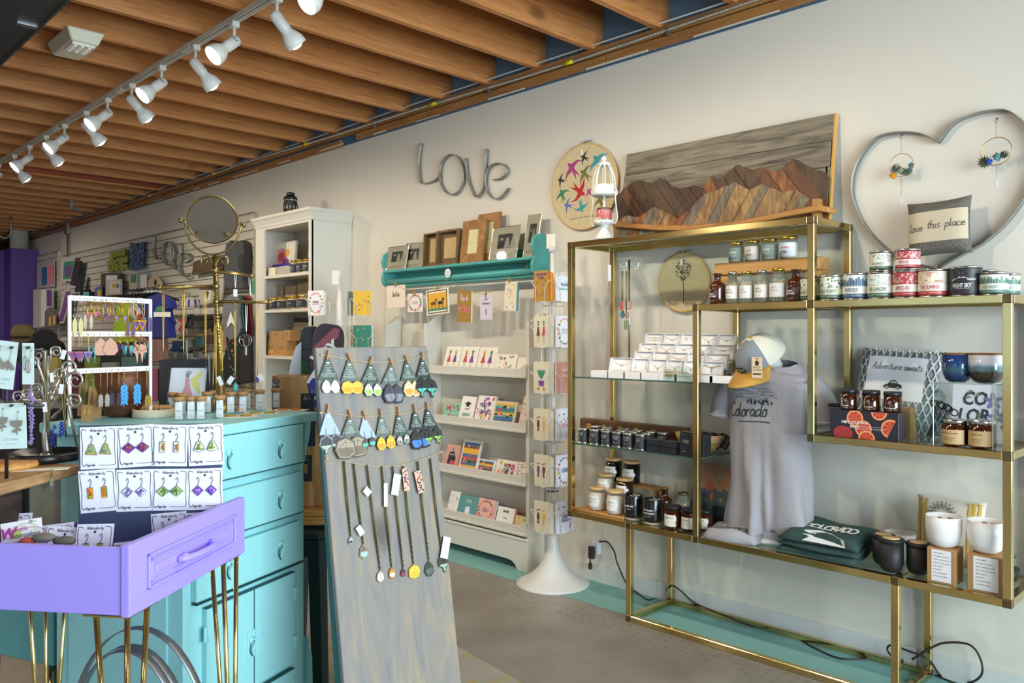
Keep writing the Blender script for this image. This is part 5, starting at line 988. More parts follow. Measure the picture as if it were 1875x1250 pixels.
def hoop(name,lab,c,r,deco,cols):
 t=thing(name,lab,'embroidery hoop',c)
 MB().cyl((0,0,0),(0,-.006,0),r*.985,n=56,sm=False).build('fabric',LIN,t);b=MB();b.tor((0,-.003,0),r,.0055,60,8);b.build('wooden_hoop',HOOPW,t)
 b=MB();b.box(-.008,.008,-.010,.002,r,r+.014);b.cyl((-.02,-.004,r+.009),(.05,-.004,r+.013),.003,n=8);b.build('screw',mat('a8a8a6',.3,.9),t);b=MB();deco(b);b.build('stitching',cols,t);b=MB();b.tube([(-.005,-.008,r),(-.008,-.009,r-.03)],.0006,4);b.box(-.015,-.002,-.0095,-.0085,r-.055,r-.03);b.build('price_tag',WH,t);return t
hc=Vector((-2.751,3.255,2.06));BIRD=[(.42,.06),(.3,.13),(.2,.12),(.13,.36),(-.12,.68),(-.02,.36),(-.03,.1),(-.52,.14),(-.24,.0),(-.56,-.14),(-.08,-.07),(.02,-.09),(.06,-.36),(-.1,-.66),(.17,-.38),(.25,-.06),(.34,.0)]
def sw(b):
 for x,y,s,a,m in((1475,215,.045,2.6,0),(1380,310,.085,2.2,1),(1585,250,.08,2.1,2),(1480,350,.07,2.4,3),(1285,400,.045,2.8,0),(1295,520,.06,1.9,4),(1425,490,.085,5.6,5),(1340,605,.05,2.8,6),(1445,615,.06,4.9,2),(1515,500,.04,2.2,1),(1605,570,.06,2.0,3)):
  p=PY(740+x/4.464,240+y/4.464,3.248)-hc;ca,sa=math.cos(a),math.sin(a);k=s*1.45;b.patch([(p.x+(u*ca-v*sa)*k,p.z+(u*sa+v*ca)*k)for u,v in BIRD],-.0066,m)
 b.text('Excuse me while I kiss the sky',-.01,-.165,.0095,-.0066,0,bold=.01,mw=.25,shear=-.0,rot=.02)
hoop('swallow_hoop','large embroidery hoop with colourful swallows and the words Excuse me while I kiss the sky',hc,.223,sw,[mat(c,.7)for c in('26272b','a83a80','3a96a0','72703a','2f7d55','b5232b','5b6fc0')])
h2=Vector((-2.137,3.255,1.528))
def tr(b):
 b.lines([[(0,0),(.02,.5),(-.02,1)]],-.0,-.10,.115,.004,-.0066,shear=0);rr=random.Random(6)
 for i in range(150):
  q=rr.random()**.5*.042;a=rr.uniform(0,6.3);x,z=q*math.cos(a)*1.0,.058+q*1.15*math.sin(a);s=.0042;b.patch([(x-s,z),(x,z+s*.5),(x+s,z+s),(x+s*.2,z-s*.8)],-.0066-.0002*(i%3))
 script(b,'Dreams',-.085,-.108,.02,.0014,-.0066,wx=.9);script(b,'are free',.008,-.108,.02,.0014,-.0066,wx=.9)
hoop('tree_hoop','embroidery hoop with a round headed tree and the words Dreams are free behind the etagere',h2,.137,tr,INK)
GW=wood(['4a4338','716859','8d8370','a1967f'],(1.1,14,14),2.6,.8,key='greywood',bump=.4)
x0,x1=PY(1147,279,3.24).x,PY(1526,212,3.24).x;zt=2.18
mp=thing('mountain_panel','reclaimed wood wall panel with layered mountain ridges standing on the top brass shelf','wood art',(0,0,0))
def tilt(z):return 3.17+.065*(z-ST)/(zt-ST)
k=4;hs=[(zt-ST)*q for q in(0,.27,.52,.76,1)]
for i in range(4):
 za,zb_=ST+hs[i]+.001,ST+hs[i+1]-.001;e=.006*(i%2);ya,yb=tilt(za),tilt(zb_)
 MB().hexa([(x0+e,ya,za),(x1+e,ya,za),(x1+e,ya+.017,za),(x0+e,ya+.017,za),(x0+e,yb,zb_),(x1+e,yb,zb_),(x1+e,yb+.017,zb_),(x0+e,yb+.017,zb_)]).build('plank',GW,mp,bev=.001)
MB().hexa([(x1+.006,tilt(ST)+.0,ST),(x1+.012,tilt(ST),ST),(x1+.012,tilt(ST)+.025,ST),(x1+.006,tilt(ST)+.025,ST),(x1+.006,tilt(zt),zt),(x1+.012,tilt(zt),zt),(x1+.012,tilt(zt)+.025,zt),(x1+.006,tilt(zt)+.025,zt)]).build('end_strip',mat('d09a4c',.6),mp)
MW=[wood(c,(11,11,3.0),3,.55,key=('mw',i),knots=i%2==0,bump=.3)for i,c in enumerate((['24150d','412414','5c361d'],['3a2213','613a1e','7d4e2a'],['2e1e13','4b3420','664a2e'],['3f2412','7d4a22','a8713a'],['4d3520','8b6a42','bb955f'],['40352a','6e6150','928268']))]
def ridge(nm,P,Y,th,sl,n,ids,seed):
 Q=[PY(1000+a/3.472,200+b_/3.472,Y)for a,b_ in P];rr=random.Random(seed);xa,xb_=Q[0].x,Q[-1].x
 def top(x):
  for i in range(len(Q)-1):
   if Q[i].x<=x<=Q[i+1].x:f=(x-Q[i].x)/max(1e-6,Q[i+1].x-Q[i].x);return Q[i].z*(1-f)+Q[i+1].z*f
  return ST
 def hit(s):
  z=ST
  while(s+sl*(z-ST)<xa or s+sl*(z-ST)>xb_)and z<2.2:z+=.003
  if z>ST and z>top(max(xa,min(xb_,s+sl*(z-ST)))):return(xb_,top(xb_))if s>xb_ else(xa,top(xa))
  while z<2.2:
   x=s+sl*(z-ST)
   if x<xa or x>xb_ or z>top(x):break
   z+=.003
  if z>2.15:return s,ST
  x=min(xb_,max(xa,s+sl*(z-ST)));return x,z
 s=xa-sl*.45 if sl>0 else xa;e=xb_ if sl>0 else xb_-sl*.45;b=MB();mi=0
 while s<e:
  w=rr.uniform(.03,.075);m_=ids[rr.randrange(len(ids))];yo=rr.uniform(0,.008)
  tops=[hit(s+w*j/4*.97)for j in range(5)];lo=[(max(xa,min(xb_,s+w*j/4*.97)),ST+.001+max(0,(xb_-s-w*j/4)/sl if s+w*j/4>xb_ else(xa-s-w*j/4)/sl if s+w*j/4<xa else 0))for j in(4,0)]
  poly=[lo[1]]+[(x,z+rr.uniform(0,.003))for x,z in tops]+[lo[0]]
  if max(z for _,z in tops)>ST+.02 and abs(poly[0][0]-poly[-1][0])+abs(tops[0][0]-tops[4][0])>.004:b.prism(poly[::-1],Y-th-yo,Y-yo,m_)
  s+=w
 b.build(nm,MW,mp)
ridge('back_ridge',[(462,560),(500,520),(560,475),(610,455),(680,480),(750,440),(800,490),(860,515),(950,490),(1010,505)],3.165,.012,-.75,0,(0,1,2),3)
ridge('back_ridge',[(1010,505),(1070,430),(1110,460),(1170,410),(1230,355),(1320,395),(1380,375),(1480,410),(1540,350),(1590,320),(1700,385),(1790,410)],3.165,.014,-.75,0,(0,2,1,3,2),8)
ridge('front_ridge',[(440,735),(520,680),(600,690),(700,628),(760,650),(855,702),(930,640),(1010,550),(1100,520),(1210,470),(1300,520),(1390,480),(1500,535),(1600,520),(1690,580),(1740,600)],3.14,.015,.62,0,(3,4,3,5,1,4),5)
L_=[PY(x,y,3.10)for x,y in((1122,410),(1150,412),(1200,416),(1268,417),(1330,411),(1400,399),(1460,387),(1500,380),(1517,383))]
b=MB();vs=[]
for i,p in enumerate(L_):wv=.006*math.sin(i*1.7);vs+=[(p.x,3.095+wv,p.z-.014),(p.x,3.095+wv,p.z+.010),(p.x,3.17,p.z+.010),(p.x,3.17,p.z-.014)]
fs=[(0,1,2,3),tuple(range(len(vs)-4,len(vs)))[::-1]]
for i in range(len(L_)-1):
 for q in range(4):r_=(q+1)%4;fs.append((i*4+q,i*4+4+q,i*4+4+r_,i*4+r_))
b.add(vs,fs,0);b.build('live_edge_ledge',wood(['8a5628','b07a3c','c99552'],(1,9,9),3,.5,key='ledge'),mp,bev=.003)
MB().box(x1-.03,x1-.004,3.11,3.165,ST,PY(1505,363,3.12).z).build('end_block',mat('b07c42',.6,var=.3),mp)
WI=mat('e6e4dd',.6,var=.08,vs=40);c=PY(1106,437,2.99);k=dep(c)/FPX;H_=lambda y:(437-y)*k*1.0
ln=thing('iron_lantern','white distressed iron candle lantern with scroll handles on the top brass shelf','lantern',(c.x,2.99,ST));r=19*k
H_=lambda y:PY(1106,y,2.99).z-ST
b=MB();b.lathe([(17*k,0),(17*k,H_(433)),(10*k,H_(425)),(6*k,H_(419)),(9*k,H_(412)),(19*k,H_(410)),(20*k,H_(405)),(18*k,H_(404))],28);b.build('foot',WI,ln)
b=MB();b.lathe([(21*k,H_(359)),(23*k,H_(356)),(23*k,H_(341)),(20*k,H_(339))],28)
for i in range(8):a=i*math.pi/4;b.tube(smooth([(math.cos(a)*q*k,math.sin(a)*q*k,H_(y))for q,y in((21,341),(19,325),(14,310),(9,302))],3),.0035,5)
b.lathe([(13*k,H_(303)),(12*k,H_(299)),(5*k,H_(297)),(3*k,H_(294)),(5*k,H_(291)),(4*k,H_(288)),(1*k,H_(284))],16);b.build('crown',WI,ln)
b=MB()
for s in(-1,1):
 b.tube(smooth([(s*20*k,0,H_(345)),(s*27*k,0,H_(349)),(s*31*k,0,H_(356)),(s*27*k,0,H_(361)),(s*24*k,0,H_(356)),(s*28*k,0,H_(352))],4),.0028,6);b.tube(smooth([(s*26*k,0,H_(352)),(s*27*k,0,H_(375)),(s*31*k,0,H_(400)),(s*26*k,0,H_(411)),(s*20*k,0,H_(409)),(s*21*k,0,H_(403))],5),.0028,6)
 for q in(0,1,2):a=1.05*q+.3*s;b.tor((s*10*k*math.cos(a),-19*k*abs(math.sin(a))-.001,H_(405)),5*k,.002,12,5)
b.build('scroll_handle',WI,ln);b=MB().cyl((0,0,H_(404)),(0,0,H_(357)),.005,n=8);b.build('stem',WI,ln)
tc_=thing('candle_tin','red printed candle tin standing inside the white iron lantern','candle tin',(c.x,2.99,ST+H_(404)+.001));MB().lathe([(14*k,0),(14*k,22*k),(13*k,22*k)],24).build('can',SILV,tc_);b=MB();band(b,14.2*k,2*k,19*k,m=0);rr=random.Random(1)
for i in range(40):a=rr.uniform(-1.4,1.4);W=wrap(14.4*k);u=a*14.4*k;v=rr.uniform(9,17)*k;b.add([W(u,v),W(u+.004,v),W(u+.004,v+.004)],[(0,1,2)],1)
b.build('label',[mat('c4605e',.5),WH],tc_)
# TURQUOISE WALL SHELF
TQ=mat('4fa8a4',.5,var=.05,vs=4,key='turq');ws=thing('turquoise_shelf','turquoise painted wooden wall shelf with scrolled ends and a hanging rod','shelf',(0,0,0))
xa,xb_=PY(697,500,3.13).x,PY(970,480,3.13).x;zs_=PY(973,469,3.13).z;zb_=PY(693,525,3.13).z;zt=PY(700,461,3.15).z
prof=[(3.267,zb_),(3.16,zb_),(3.135,zb_+.02),(3.13,zb_+.06),(3.14,zs_-.015),(3.155,zs_+.005),(3.14,zs_+.025),(3.13,zs_+.06),(3.14,zt-.03),(3.17,zt-.005),(3.21,zt),(3.267,zt-.01)]
for x in(xa,xb_):
 b=MB();n=len(prof);vs=[(x,y,z)for y,z in prof]+[(x+.022,y,z)for y,z in prof];b.add(vs,[tuple(range(n))[::-1],tuple(range(n,2*n))]+[(i,(i+1)%n,(i+1)%n+n,i+n)for i in range(n)]);b.build('scrolled_end',TQ,ws,bev=.003)
MB().cyl((xb_+.022,3.21,zs_-.05),(xb_+.027,3.21,zs_-.05),.014,n=18).build('rod_plug',TQ,ws)
MB().box(xa+.022,xb_,3.128,3.267,zs_-.016,zs_).build('shelf_board',TQ,ws,bev=.002);MB().box(xa+.022,xb_,3.245,3.267,zb_+.002,zs_-.017).build('back_rail',TQ,ws,bev=.002);MB().box(xa+.022,xb_,3.245,3.267,zs_,zs_+.06).build('upper_rail',TQ,ws,bev=.002)
MB().cyl((xa+.022,3.165,zs_-.075),(xb_,3.165,zs_-.075),.017,n=18).build('rod',TQ,ws)
PH=mat('3b3734',.5);PHL=mat('b3aa9c',.5)
def frame(cx0,cx1,y0,lab,kind,Y=3.16,ti=-.2,rz=0,grp=None,z=None,seed=0):
 Z=zs_ if z is None else z;a,c=PY(cx0,500,Y),PY(cx1,500,Y);w=c.x-a.x;h=(PY((cx0+cx1)/2,y0,Y+.03).z-Z)/math.cos(ti)
 t=thing('picture_frame',lab,'picture frame',((a.x+c.x)/2,Y,Z+.0008),rot=(ti,0,rz),group=grp);b=MB();rr=random.Random(seed)
 if kind=='silver':
  MB().box(-w/2,w/2,0,.004,0,h).build('mount',mat('c9bfa6',.6),t);b.tube([(-w/2,0,0),(w/2,0,0),(w/2,0,h),(-w/2,0,h)],.0028,6,closed=True,sm=False);b.build('silver_edge',SILV,t)
  b=MB();u,v=w*.26,h*.22;cz=h*.56;b.rect(-u,u,cz-v,cz+v,-.0008,0)
  for q in range(2+seed%2):x=-u*.45+q*u*.8;b.disc(x,cz+v*.3,u*.2,v*.2,-.0012,1);b.patch([(x-u*.4,cz-v*.95),(x+u*.4,cz-v*.95),(x+u*.2,cz+v*.15),(x-u*.2,cz+v*.15)],-.0011,1 if q else 2)
  for q in range(2):b.rect(-w*.38,w*.3,h*(.14-.04*q),h*(.15-.04*q),-.0008,3)
  b.build('photo',[PH,PHL,mat('1c1b1b',.5),mat('55504a',.6)],t);MB().box(-w/2+.002,w/2-.002,-.0022,-.0018,.002,h-.002).build('glass',thin('f4f6f6',1,.02),t)
 else:
  m=wood(['4f3a24','6f5636','8a7048'],(1,10,1),4,.6,key='framedark')if kind=='dark' else wood(['7d5228','9c6d3a','b38550'],(4,4,4),3,.6,key='framelight')
  f=w*(.22 if kind=='dark' else.27);dd=.045 if kind=='dark' else.018
  for P in([(-w/2,0),(w/2,0),(w/2-f,f),(-w/2+f,f)],[(w/2,0),(w/2,h),(w/2-f,h-f),(w/2-f,f)],[(w/2,h),(-w/2,h),(-w/2+f,h-f),(w/2-f,h-f)],[(-w/2,h),(-w/2,0),(-w/2+f,f),(-w/2+f,h-f)]):
   if kind=='dark':e=.28;P=[P[0],P[1],tuple(P[1][i]+(P[2][i]-P[1][i])*e for i in(0,1)),tuple(P[0][i]+(P[3][i]-P[0][i])*e for i in(0,1))]
   MB().prism(P,0,dd).build('moulding',m,t,bev=.0008)
  if kind=='dark':
   b2=MB();b2.box(-w/2+.008,w/2-.008,dd-.012,dd-.006,.008,h-.008);b2.build('inner_board',m,t);b2=MB();b2.rect(-w/2+f,w/2-f,f,h-f,dd-.0128);b2.build('backing',mat('c4a878',.7),t)
  else:
   b2=MB();b2.rect(-w/2+f,w/2-f,f,h-f,.006,0);b2.rect(-w*.12,w*.12,h*.46,h*.465,.0055,1);b2.build('insert',[mat('d8cf9f',.6),mat('7a7458',.6)],t)
 return t
frame(704.6,742,452,'small silver edged wedding photo, first on the turquoise shelf','silver',3.15,seed=1);frame(737,770,446,'small silver edged photo of a couple, second on the turquoise shelf','silver',3.17,rz=.1,seed=2)
frame(773,800,428,'dark barnwood box frame, third on the turquoise shelf and partly hidden','dark',3.165,-.05);frame(796,836,422,'dark barnwood box frame overlapping the one on its left','dark',3.145,-.05)
frame(868,908,391,'tallest light wooden frame at the back of the turquoise shelf','light',3.18,-.12);frame(841,882,404,'light wooden frame standing in front of the taller one','light',3.145,-.12)
frame(895,945,416,'silver edged photo of a child in white, widest on the turquoise shelf','silver',3.15,seed=1);frame(957,981,393,'tall narrow silver edged photo beside the right scroll','silver',3.16,seed=2)
def yp(x,y,Y=3.142):return PY(x,y,Y)
for P,lab in((((709,506),(725.7,522),(745,531),(760,535.5),(782,534),(802,531),(812,520),(820,511)),'twine swag with three cards on the left below the turquoise shelf'),(((827,510),(838,522),(848.5,531.6),(868,535),(889,539),(912,529),(933,516),(955,497),(968,484.6)),'twine swag with three cards on the right below the turquoise shelf')):
 tag(MB().tube([yp(*p)for p in P],.0013,5).build('twine',mat('a88d5e',.9)),lab,'twine')
tag(MB().tube(smooth([yp(708,507),yp(705,530),yp(706,550),yp(703,575),yp(704,592)],4),.0011,5).build('twine_tail',mat('a88d5e',.9)),'loose twine end hanging from the left of the turquoise shelf','twine')
c=PY(820,500,3.142);b=MB();b.cyl((0,0,0),(0,-.002,0),.027,n=24,sm=False);t=thing('round_tag','round white handwritten card tag hanging on the turquoise rod','tag',c);b.build('disc',PAPER,t);b=MB();script(b,'Cards',0,.002,.014,.0012,-.0026,al='c');script(b,'',0,0,.01,.001);script(b,'below',0,-.014,.013,.0012,-.0026,al='c');b.build('writing',mat('7fa9a6',.6),t)
PAL=[mat(c,.6)for c in('f0ead9','c8505a','e8b13c','3f8f6f','3c6fa0','7b4a8c','2b2b2d','f08a9a','5fb0a8','6b4a30','f7f6f8')]
def art(b,w,h,st,rr,y=-.0006):
 U=rr.uniform
 if st=='floral':
  for k in range(26):b.disc(U(-.42,.42)*w,h/2+U(-.42,.42)*h,U(.04,.09)*w,U(.03,.08)*w,y-.00004*k,rr.choice((1,2,3,7,7,5)),7,U(0,3))
 elif st=='border':
  for k in range(34):a=k*.37;b.disc(.4*w*math.cos(a),h/2+.4*h*math.sin(a),.06*w,.05*w,y-.00003*k,rr.choice((1,7,2,3)),7,U(0,3))
  for k in range(3):b.rect(-.2*w,.2*w,h*(.44+.06*k),h*(.455+.06*k),y,6)
 elif st=='figures':
  for s in(-.2,.18):x=s*w;b.disc(x,h*.72,.05*w,y=y,m=9);b.patch([(x-.04*w,h*.66),(x+.04*w,h*.66),(x+.13*w,h*.36),(x-.13*w,h*.36)],y-.0001,rr.choice((1,5,9)));b.disc(x,h*.8,.08*w,.06*w,y-.0001,rr.choice((3,2,6)),7);b.rect(x-.03*w,x-.018*w,h*.15,h*.36,y,9);b.rect(x+.018*w,x+.03*w,h*.15,h*.36,y,9)
 elif st=='feet':
  for s in(-.2,.18):
   x=s*w;m=rr.choice((2,9,6,5));b.disc(x,h*.5,.1*w,.14*h,y,m,10);b.disc(x,h*.32,.07*w,.06*h,y,m,8)
   for q in range(5):b.disc(x+(q-2)*.055*w,h*.69+.01*q*h,.03*w,y=y,m=m,n=6)
 elif st=='plant':
  b.patch([(-.2*w,h*.4),(.2*w,h*.4),(.15*w,h*.22),(-.15*w,h*.22)],y,5)
  for q in range(5):b.disc((q-2)*.07*w,h*.6,.06*w,.17*h,y-.00005*q,3,8,(2-q)*.25)
  for s in(-.2,.2):b.disc(s*w,h*.13,.1*w,.07*h,y,2,10);b.disc(s*w,h*.13,.04*w,y=y-.0002,m=9,n=8)
 elif st=='scene':
  for k in range(9):b.rect(-.42*w,.42*w,h*(.1+.09*k),h*(.1+.09*(k+1)),y-.00002*k,rr.choice((3,8,2,4,9,1)))
  for k in range(14):b.disc(U(-.35,.35)*w,U(.2,.8)*h,.07*w,.04*w,y-.0005,rr.choice((1,2,7,3,6)),7)
 elif st=='animals':
  b.rect(-.4*w,.4*w,.15*h,.85*h,y,2)
  for s,m in((-.18,9),(.14,6)):x=s*w;b.disc(x,h*.45,.13*w,.07*h,y-.0002,m,10);b.disc(x+.12*w,h*.57,.05*w,.07*h,y-.0003,m,8,-.6);[b.rect(x+q*w,x+(q+.02)*w,h*.22,h*.42,y-.0002,m)for q in(-.1,-.05,.06,.1)]
  b.rect(-.4*w,.4*w,.15*h,.23*h,y-.0003,3)
 elif st=='mixed':
  for k in range(18):b.disc(U(-.38,.38)*w,U(.1,.9)*h,.05*w,.03*w,y-.00004*k,rr.choice((1,2,3,4,5,9,6)),6,U(0,3))
def gcard(name,lab,P,w,h,bg,st,txt=(),rot=(0,0,0),th=.006,grp=None,seed=0,back=None,par=None,cat='greeting card',frm=None):
 t=thing(name,lab,cat,P,rot=rot,group=grp)if par is None else None;rr=random.Random(seed+len(lab))
 o=MB().box(-w/2,w/2,0,th,0,h).build('card',mat(bg,.6),t);b=MB();k0=b
 if frm:b.rect(-w*.44,w*.44,h*.05,h*.95,-.0004,frm);b.rect(-w*.4,w*.4,h*.09,h*.91,-.0005,0)
 art(b,w,h,st,rr)
 for tx,z,hh,m in txt:
  if tx[0]=='~':script(b,tx[1:],0,z*h,hh*h,hh*h*.09,-.0022,m,'c',wx=.8)
  else:b.text(tx,0,z*h,hh*h,-.0022,m,bold=.02,mw=w*.84)
 if b.v:b.build('printed_front',PAL,t)
 if back:MB().box(-w/2+.004,w/2+.010,th,th+.004,.0,h-.002).build('envelope',mat(back,.6),t)
 return t
def hung(x0,x1,y0,y1,lab,bg,st,txt=(),rz=0,back=None,rl=0,frm=None):
 c=PY((x0+x1)/2,y0,3.142);k=dep(c)/FPX;w=PY(x1,y0,3.142).x-PY(x0,y0,3.142).x;h=(y1-y0)*k
 gcard('hanging_card',lab,(c.x,3.143,c.z-h),w,h,bg,st,txt,(0,rl,rz),.003,'cards pegged on the twine',back=back,frm=frm);b=MB();b.box(-.003,.003,-.007,.005,-.012,.018);tag(b.build('clothespin',mat('b98d56',.8),loc=(c.x,3.142,c.z)),'tiny wooden clothespin holding the '+lab.split(' hanging')[0],'clothespin','clothespins on the twine')
hung(708,741,522,563,"You'll do card hanging first from the left on the twine",'f0dfcf','',(("~You'll do",.5,.2,6),));hung(746,773,537,571,'red oval papercut card hanging second on the twine','efe9e4','border');hung(781,822,529,575,'two horses card hanging third on the twine','f1ecdf','animals',rl=-.06,frm=9)
hung(836,861,532,590,'gold Thank YOU card hanging fourth on the twine','a8823a','',(('~Thank',.68,.2,10),('YOU',.3,.2,7)),rl=.03,back='e8e3d0');hung(879,901,540,585,'lilac hug yourself card hanging fifth on the twine','ddd3e2','',(('HUG',.8,.07,5),('YOURSELF',.62,.07,5),('I',.2,.22,5)));hung(922,944,515,568,'animal pattern card with blue envelope hanging last on the twine','efe6cf','mixed',rl=.08,back='3e9cc0')
# WHITE CARD BOOKCASE
BW=mat('ddd9cf',.5,key='bookcase');bk=thing('card_bookcase','white painted bookcase with slanted card shelves standing on the turquoise floor stripe','bookcase',(0,0,0));XS=(-4.362,-3.945,-3.06);YB0=3.131
for x in XS:
 prof=[(YB0,.13),(YB0,1.355),(YB0+.03,1.357),(YB0+.06,1.372),(YB0+.09,1.402),(YB0+.12,1.410),(YW-.016,1.410),(YW-.016,.13)];n=len(prof);b=MB();vs=[(x,y,z)for y,z in prof]+[(x+.024,y,z)for y,z in prof];b.add(vs,[tuple(range(n))[::-1],tuple(range(n,2*n))]+[(i,(i+1)%n,(i+1)%n+n,i+n)for i in range(n)]);b.build('side_panel',BW,bk,bev=.0015)
MB().box(-4.33,-3.04,YW-.016,YW-.010,.12,1.30).build('back_panel',mat('d5d1c6',.6),bk);LZ=(1.062,.765,.475,.205)
for zi,z in enumerate(LZ):
 for xa_,xb2 in((XS[0]+.024,XS[1]),(XS[1]+.024,XS[2])):
  MB().box(xa_,xb2,YB0+.002,YW-.017,z-.005,z+.004).build('shelf_board',BW,bk);P=[(xa_-.012,z-.012),(xb2+.012,z-.012),(xb2+.012,z+.06),(xb2-.004,z+.06),(xb2-.02,z+.05),(xb2-.034,z+.034),(xa_+.034,z+.034),(xa_+.02,z+.05),(xa_+.004,z+.06),(xa_-.012,z+.06)]
  MB().prism(P,YB0-.012,YB0+.002).build('shelf_lip',BW,bk,bev=.0015);MB().box(xa_-.012,xb2+.012,YB0-.018,YB0-.010,z-.016,z-.002).build('moulding',BW,bk,bev=.002)
x0,x1=XS[0]-.004,XS[2]+.028;P=[(x0,0),(x0+.05,0),(x0+.07,.038),(x0+.12,.048),(x1-.16,.048),(x1-.12,.044),(x1-.095,.03),(x1-.075,0),(x1,0),(x1,.165),(x0,.165)]
MB().prism(P,YB0-.02,YB0-.004).build('arched_base',BW,bk,bev=.002);MB().box(x1-.02,x1,YB0-.004,YW-.016,0,.165).build('base_side',BW,bk,bev=.002);MB().box(x0,x1+.004,YB0-.024,YB0,.165,.178).build('base_moulding',BW,bk,bev=.003)
R1=[((806,840,634),'f0e9dc','figures'),((835,871.5,634),'f0e9dc','figures'),((867,906,635),'f0e9dc','figures'),((899,944,648),'f0e9dc','mixed'),((940,963,654),'efe8da','')]
R2=[((806,840,736),'8fc8ab','floral'),((834.5,866,725),'f4f1ea',''),((863,901,724),'ece6e8','floral'),((895,942,734),'d9c7ac','scene'),((944,964,721),'e0c9b8','floral')]
R3=[((808,838,813),'d9a091',''),((835,874,805),'e8e0cf','scene'),((868,905,840),'e9ecef','scene'),((902,946,841),'e8e3d6','floral'),((941,963.7,845),'e8e3d6','floral')]
R4=[((814,838,897),'f1efec','mixed'),((833,873,906),'5f9c9c',''),((866,903,912),'efb8ae','border'),((903,940,927),'f4f1ea',''),((936.6,961,942),'e3cf9c','mixed')]
TX={(1,1):(('~congrats',.48,.1,9),('GRAD',.22,.12,3)),(1,2):(('BEST',.6,.14,5),('GRAD',.35,.14,5)),(2,0):(('~handle',.72,.1,10),('~with care',.55,.09,10)),(2,3):(('CO',.6,.2,6),('LOR',.35,.2,6)),(3,1):(('YOU ARE',.75,.06,10),('SO LOVED',.66,.06,10)),(3,2):(('~happy',.55,.07,9),('~birthday',.42,.07,9)),(3,3):(('MOM',.72,.12,6),('~Colorado',.4,.1,3))}
ENV={(1,1):'b02a3c',(1,2):'b5895a',(3,1):'8a6a45',(3,3):'d64a60',(2,2):'eef0f5',(3,2):'e2e2ee'}
RN=('top','second','third','lowest');CN=('leftmost','second','third','fourth','rightmost');DS={'figures':'pressed flower figures','mixed':'scattered small shapes','':'plain lettering','floral':'flowers','scene':'a colourful painting','border':'a flower border','feet':'little feet'}
for ri,R_ in enumerate((R1,R2,R3,R4)):
 for ci,((a,c_,y0),bg,st)in enumerate(R_):
  Z=LZ[ri]+.005;Y=YB0+.022;p0,p1=PY(a+4,y0+40,Y),PY(c_-4,y0+40,Y);w=(p1.x-p0.x)*1.06;h=(PY((a+c_)/2,y0,Y+.03).z-Z)*1.04
  t=gcard('greeting_card','card with %s, %s on the %s slanted shelf'%(DS[st],CN[ci],RN[ri]),((p0.x+p1.x)/2,Y,Z),w,h,bg,st,TX.get((ri,ci),()),(-.30,0,0),.010,'cards on the white bookcase',seed=ri*7+ci,back=ENV.get((ri,ci)))
  if(ri,ci)in((2,0),):b=MB();b.patch([(-.3*w,.08*h),(.3*w,.08*h),(.3*w,.45*h),(0,.85*h),(-.25*w,.6*h)],-.001,6);b.patch([(-.1*w,.12*h),(.3*w,.12*h),(.3*w,.32*h),(-.05*w,.34*h)],-.0015,1);b.build('drawing',PAL,t)
  if(ri,ci)==(3,1):b=MB();b.rect(-.12*w,.12*w,.15*h,.42*h,-.001,10);b.disc(0,.42*h,.12*w,.07*h,-.001,10);b.build('drawing',PAL,t)
  if(ri,ci)==(1,1):b=MB();b.patch([(-.25*w,.72*h),(0,.64*h),(.25*w,.72*h),(0,.8*h)],-.001,6);b.rect(-.12*w,.12*w,.60*h,.68*h,-.0009,6);b.build('drawing',PAL,t)
# WIRE CARD SPINNERS
WW=mat('e4e2de',.4,key='whitewire')
def pocket(sp,P,a,w,h,cards,lab,bgs,st,txt,grp):
 """wire pocket facing direction a; a stack of cards stands in it"""
 M=Matrix.Translation(P)@Matrix.Rotation(a,4,'Z');b=MB();b.T=M;d=.034;r=.0017
 b.tube([(-w*.62,-d-.004,h*.66),(-w*.45,-d,h*.55),(-w*.32,-d,h*.42),(-w*.32,-d,-.002),(-w*.32,0,-.002)],r,5);b.tube([(w*.62,-d-.004,h*.66),(w*.45,-d,h*.55),(w*.32,-d,h*.42),(w*.32,-d,-.002),(w*.32,0,-.002)],r,5)
 b.tube([(-w*.62,-d-.004,h*.66),(-w*.6,0,h*.7),(w*.6,0,h*.7),(w*.62,-d-.004,h*.66)],r,5);b.tube([(-w*.32,-d,-.002),(w*.32,-d,-.002)],r,5);b.build('wire_pocket',WW,sp)
 t=thing('card_stack',lab,'card stack',P,rz=a,group=grp);n=len(bgs)
 for i in range(n):y=-.026+.0068*i;x=.004*i;o=MB().box(-w/2+x,w/2+x,y,y+.004,0,h-(.004*i if i else 0)).build('card',mat(bgs[i],.6),t)
 b=MB();art(b,w,h,st,random.Random(len(lab)+n),-.0268)
 for tx,z,hh,m in txt:b.text(tx,0,z*h,hh*h,-.0285,m,bold=.02,mw=w*.85)if tx[0]!='~' else script(b,tx[1:],0,z*h,hh*h,hh*h*.09,-.0285,m,'c',wx=.75)
 if b.v:b.build('printed_front',PAL,t)
c=PZ(1012,1068,0);sp=thing('card_spinner','white wire card spinner on a trumpet foot between bookcase and brass etagere','card rack',(0,0,0));k=dep(c)/FPX;rb=67*k
MB().lathe([(rb,0),(rb,.006),(rb*.9,.014),(rb*.62,.045),(rb*.4,.085),(rb*.25,.13),(rb*.17,.18),(rb*.13,.235),(rb*.1,.26)],48,c=(c.x,c.y,0)).build('trumpet_foot',mat('dbd9d4',.45),sp)
MB().cyl((c.x,c.y,.25),(c.x,c.y,PY(1010,455,c.y).z),.0125,n=16).build('pole',WW,sp);MB().lathe([(.02,0),(.02,.03),(1e-6,.03)],20,c=(c.x,c.y,PY(1010,462,c.y).z)).build('cap',WW,sp)
fz=math.atan2(c.y,c.x)-math.pi/2
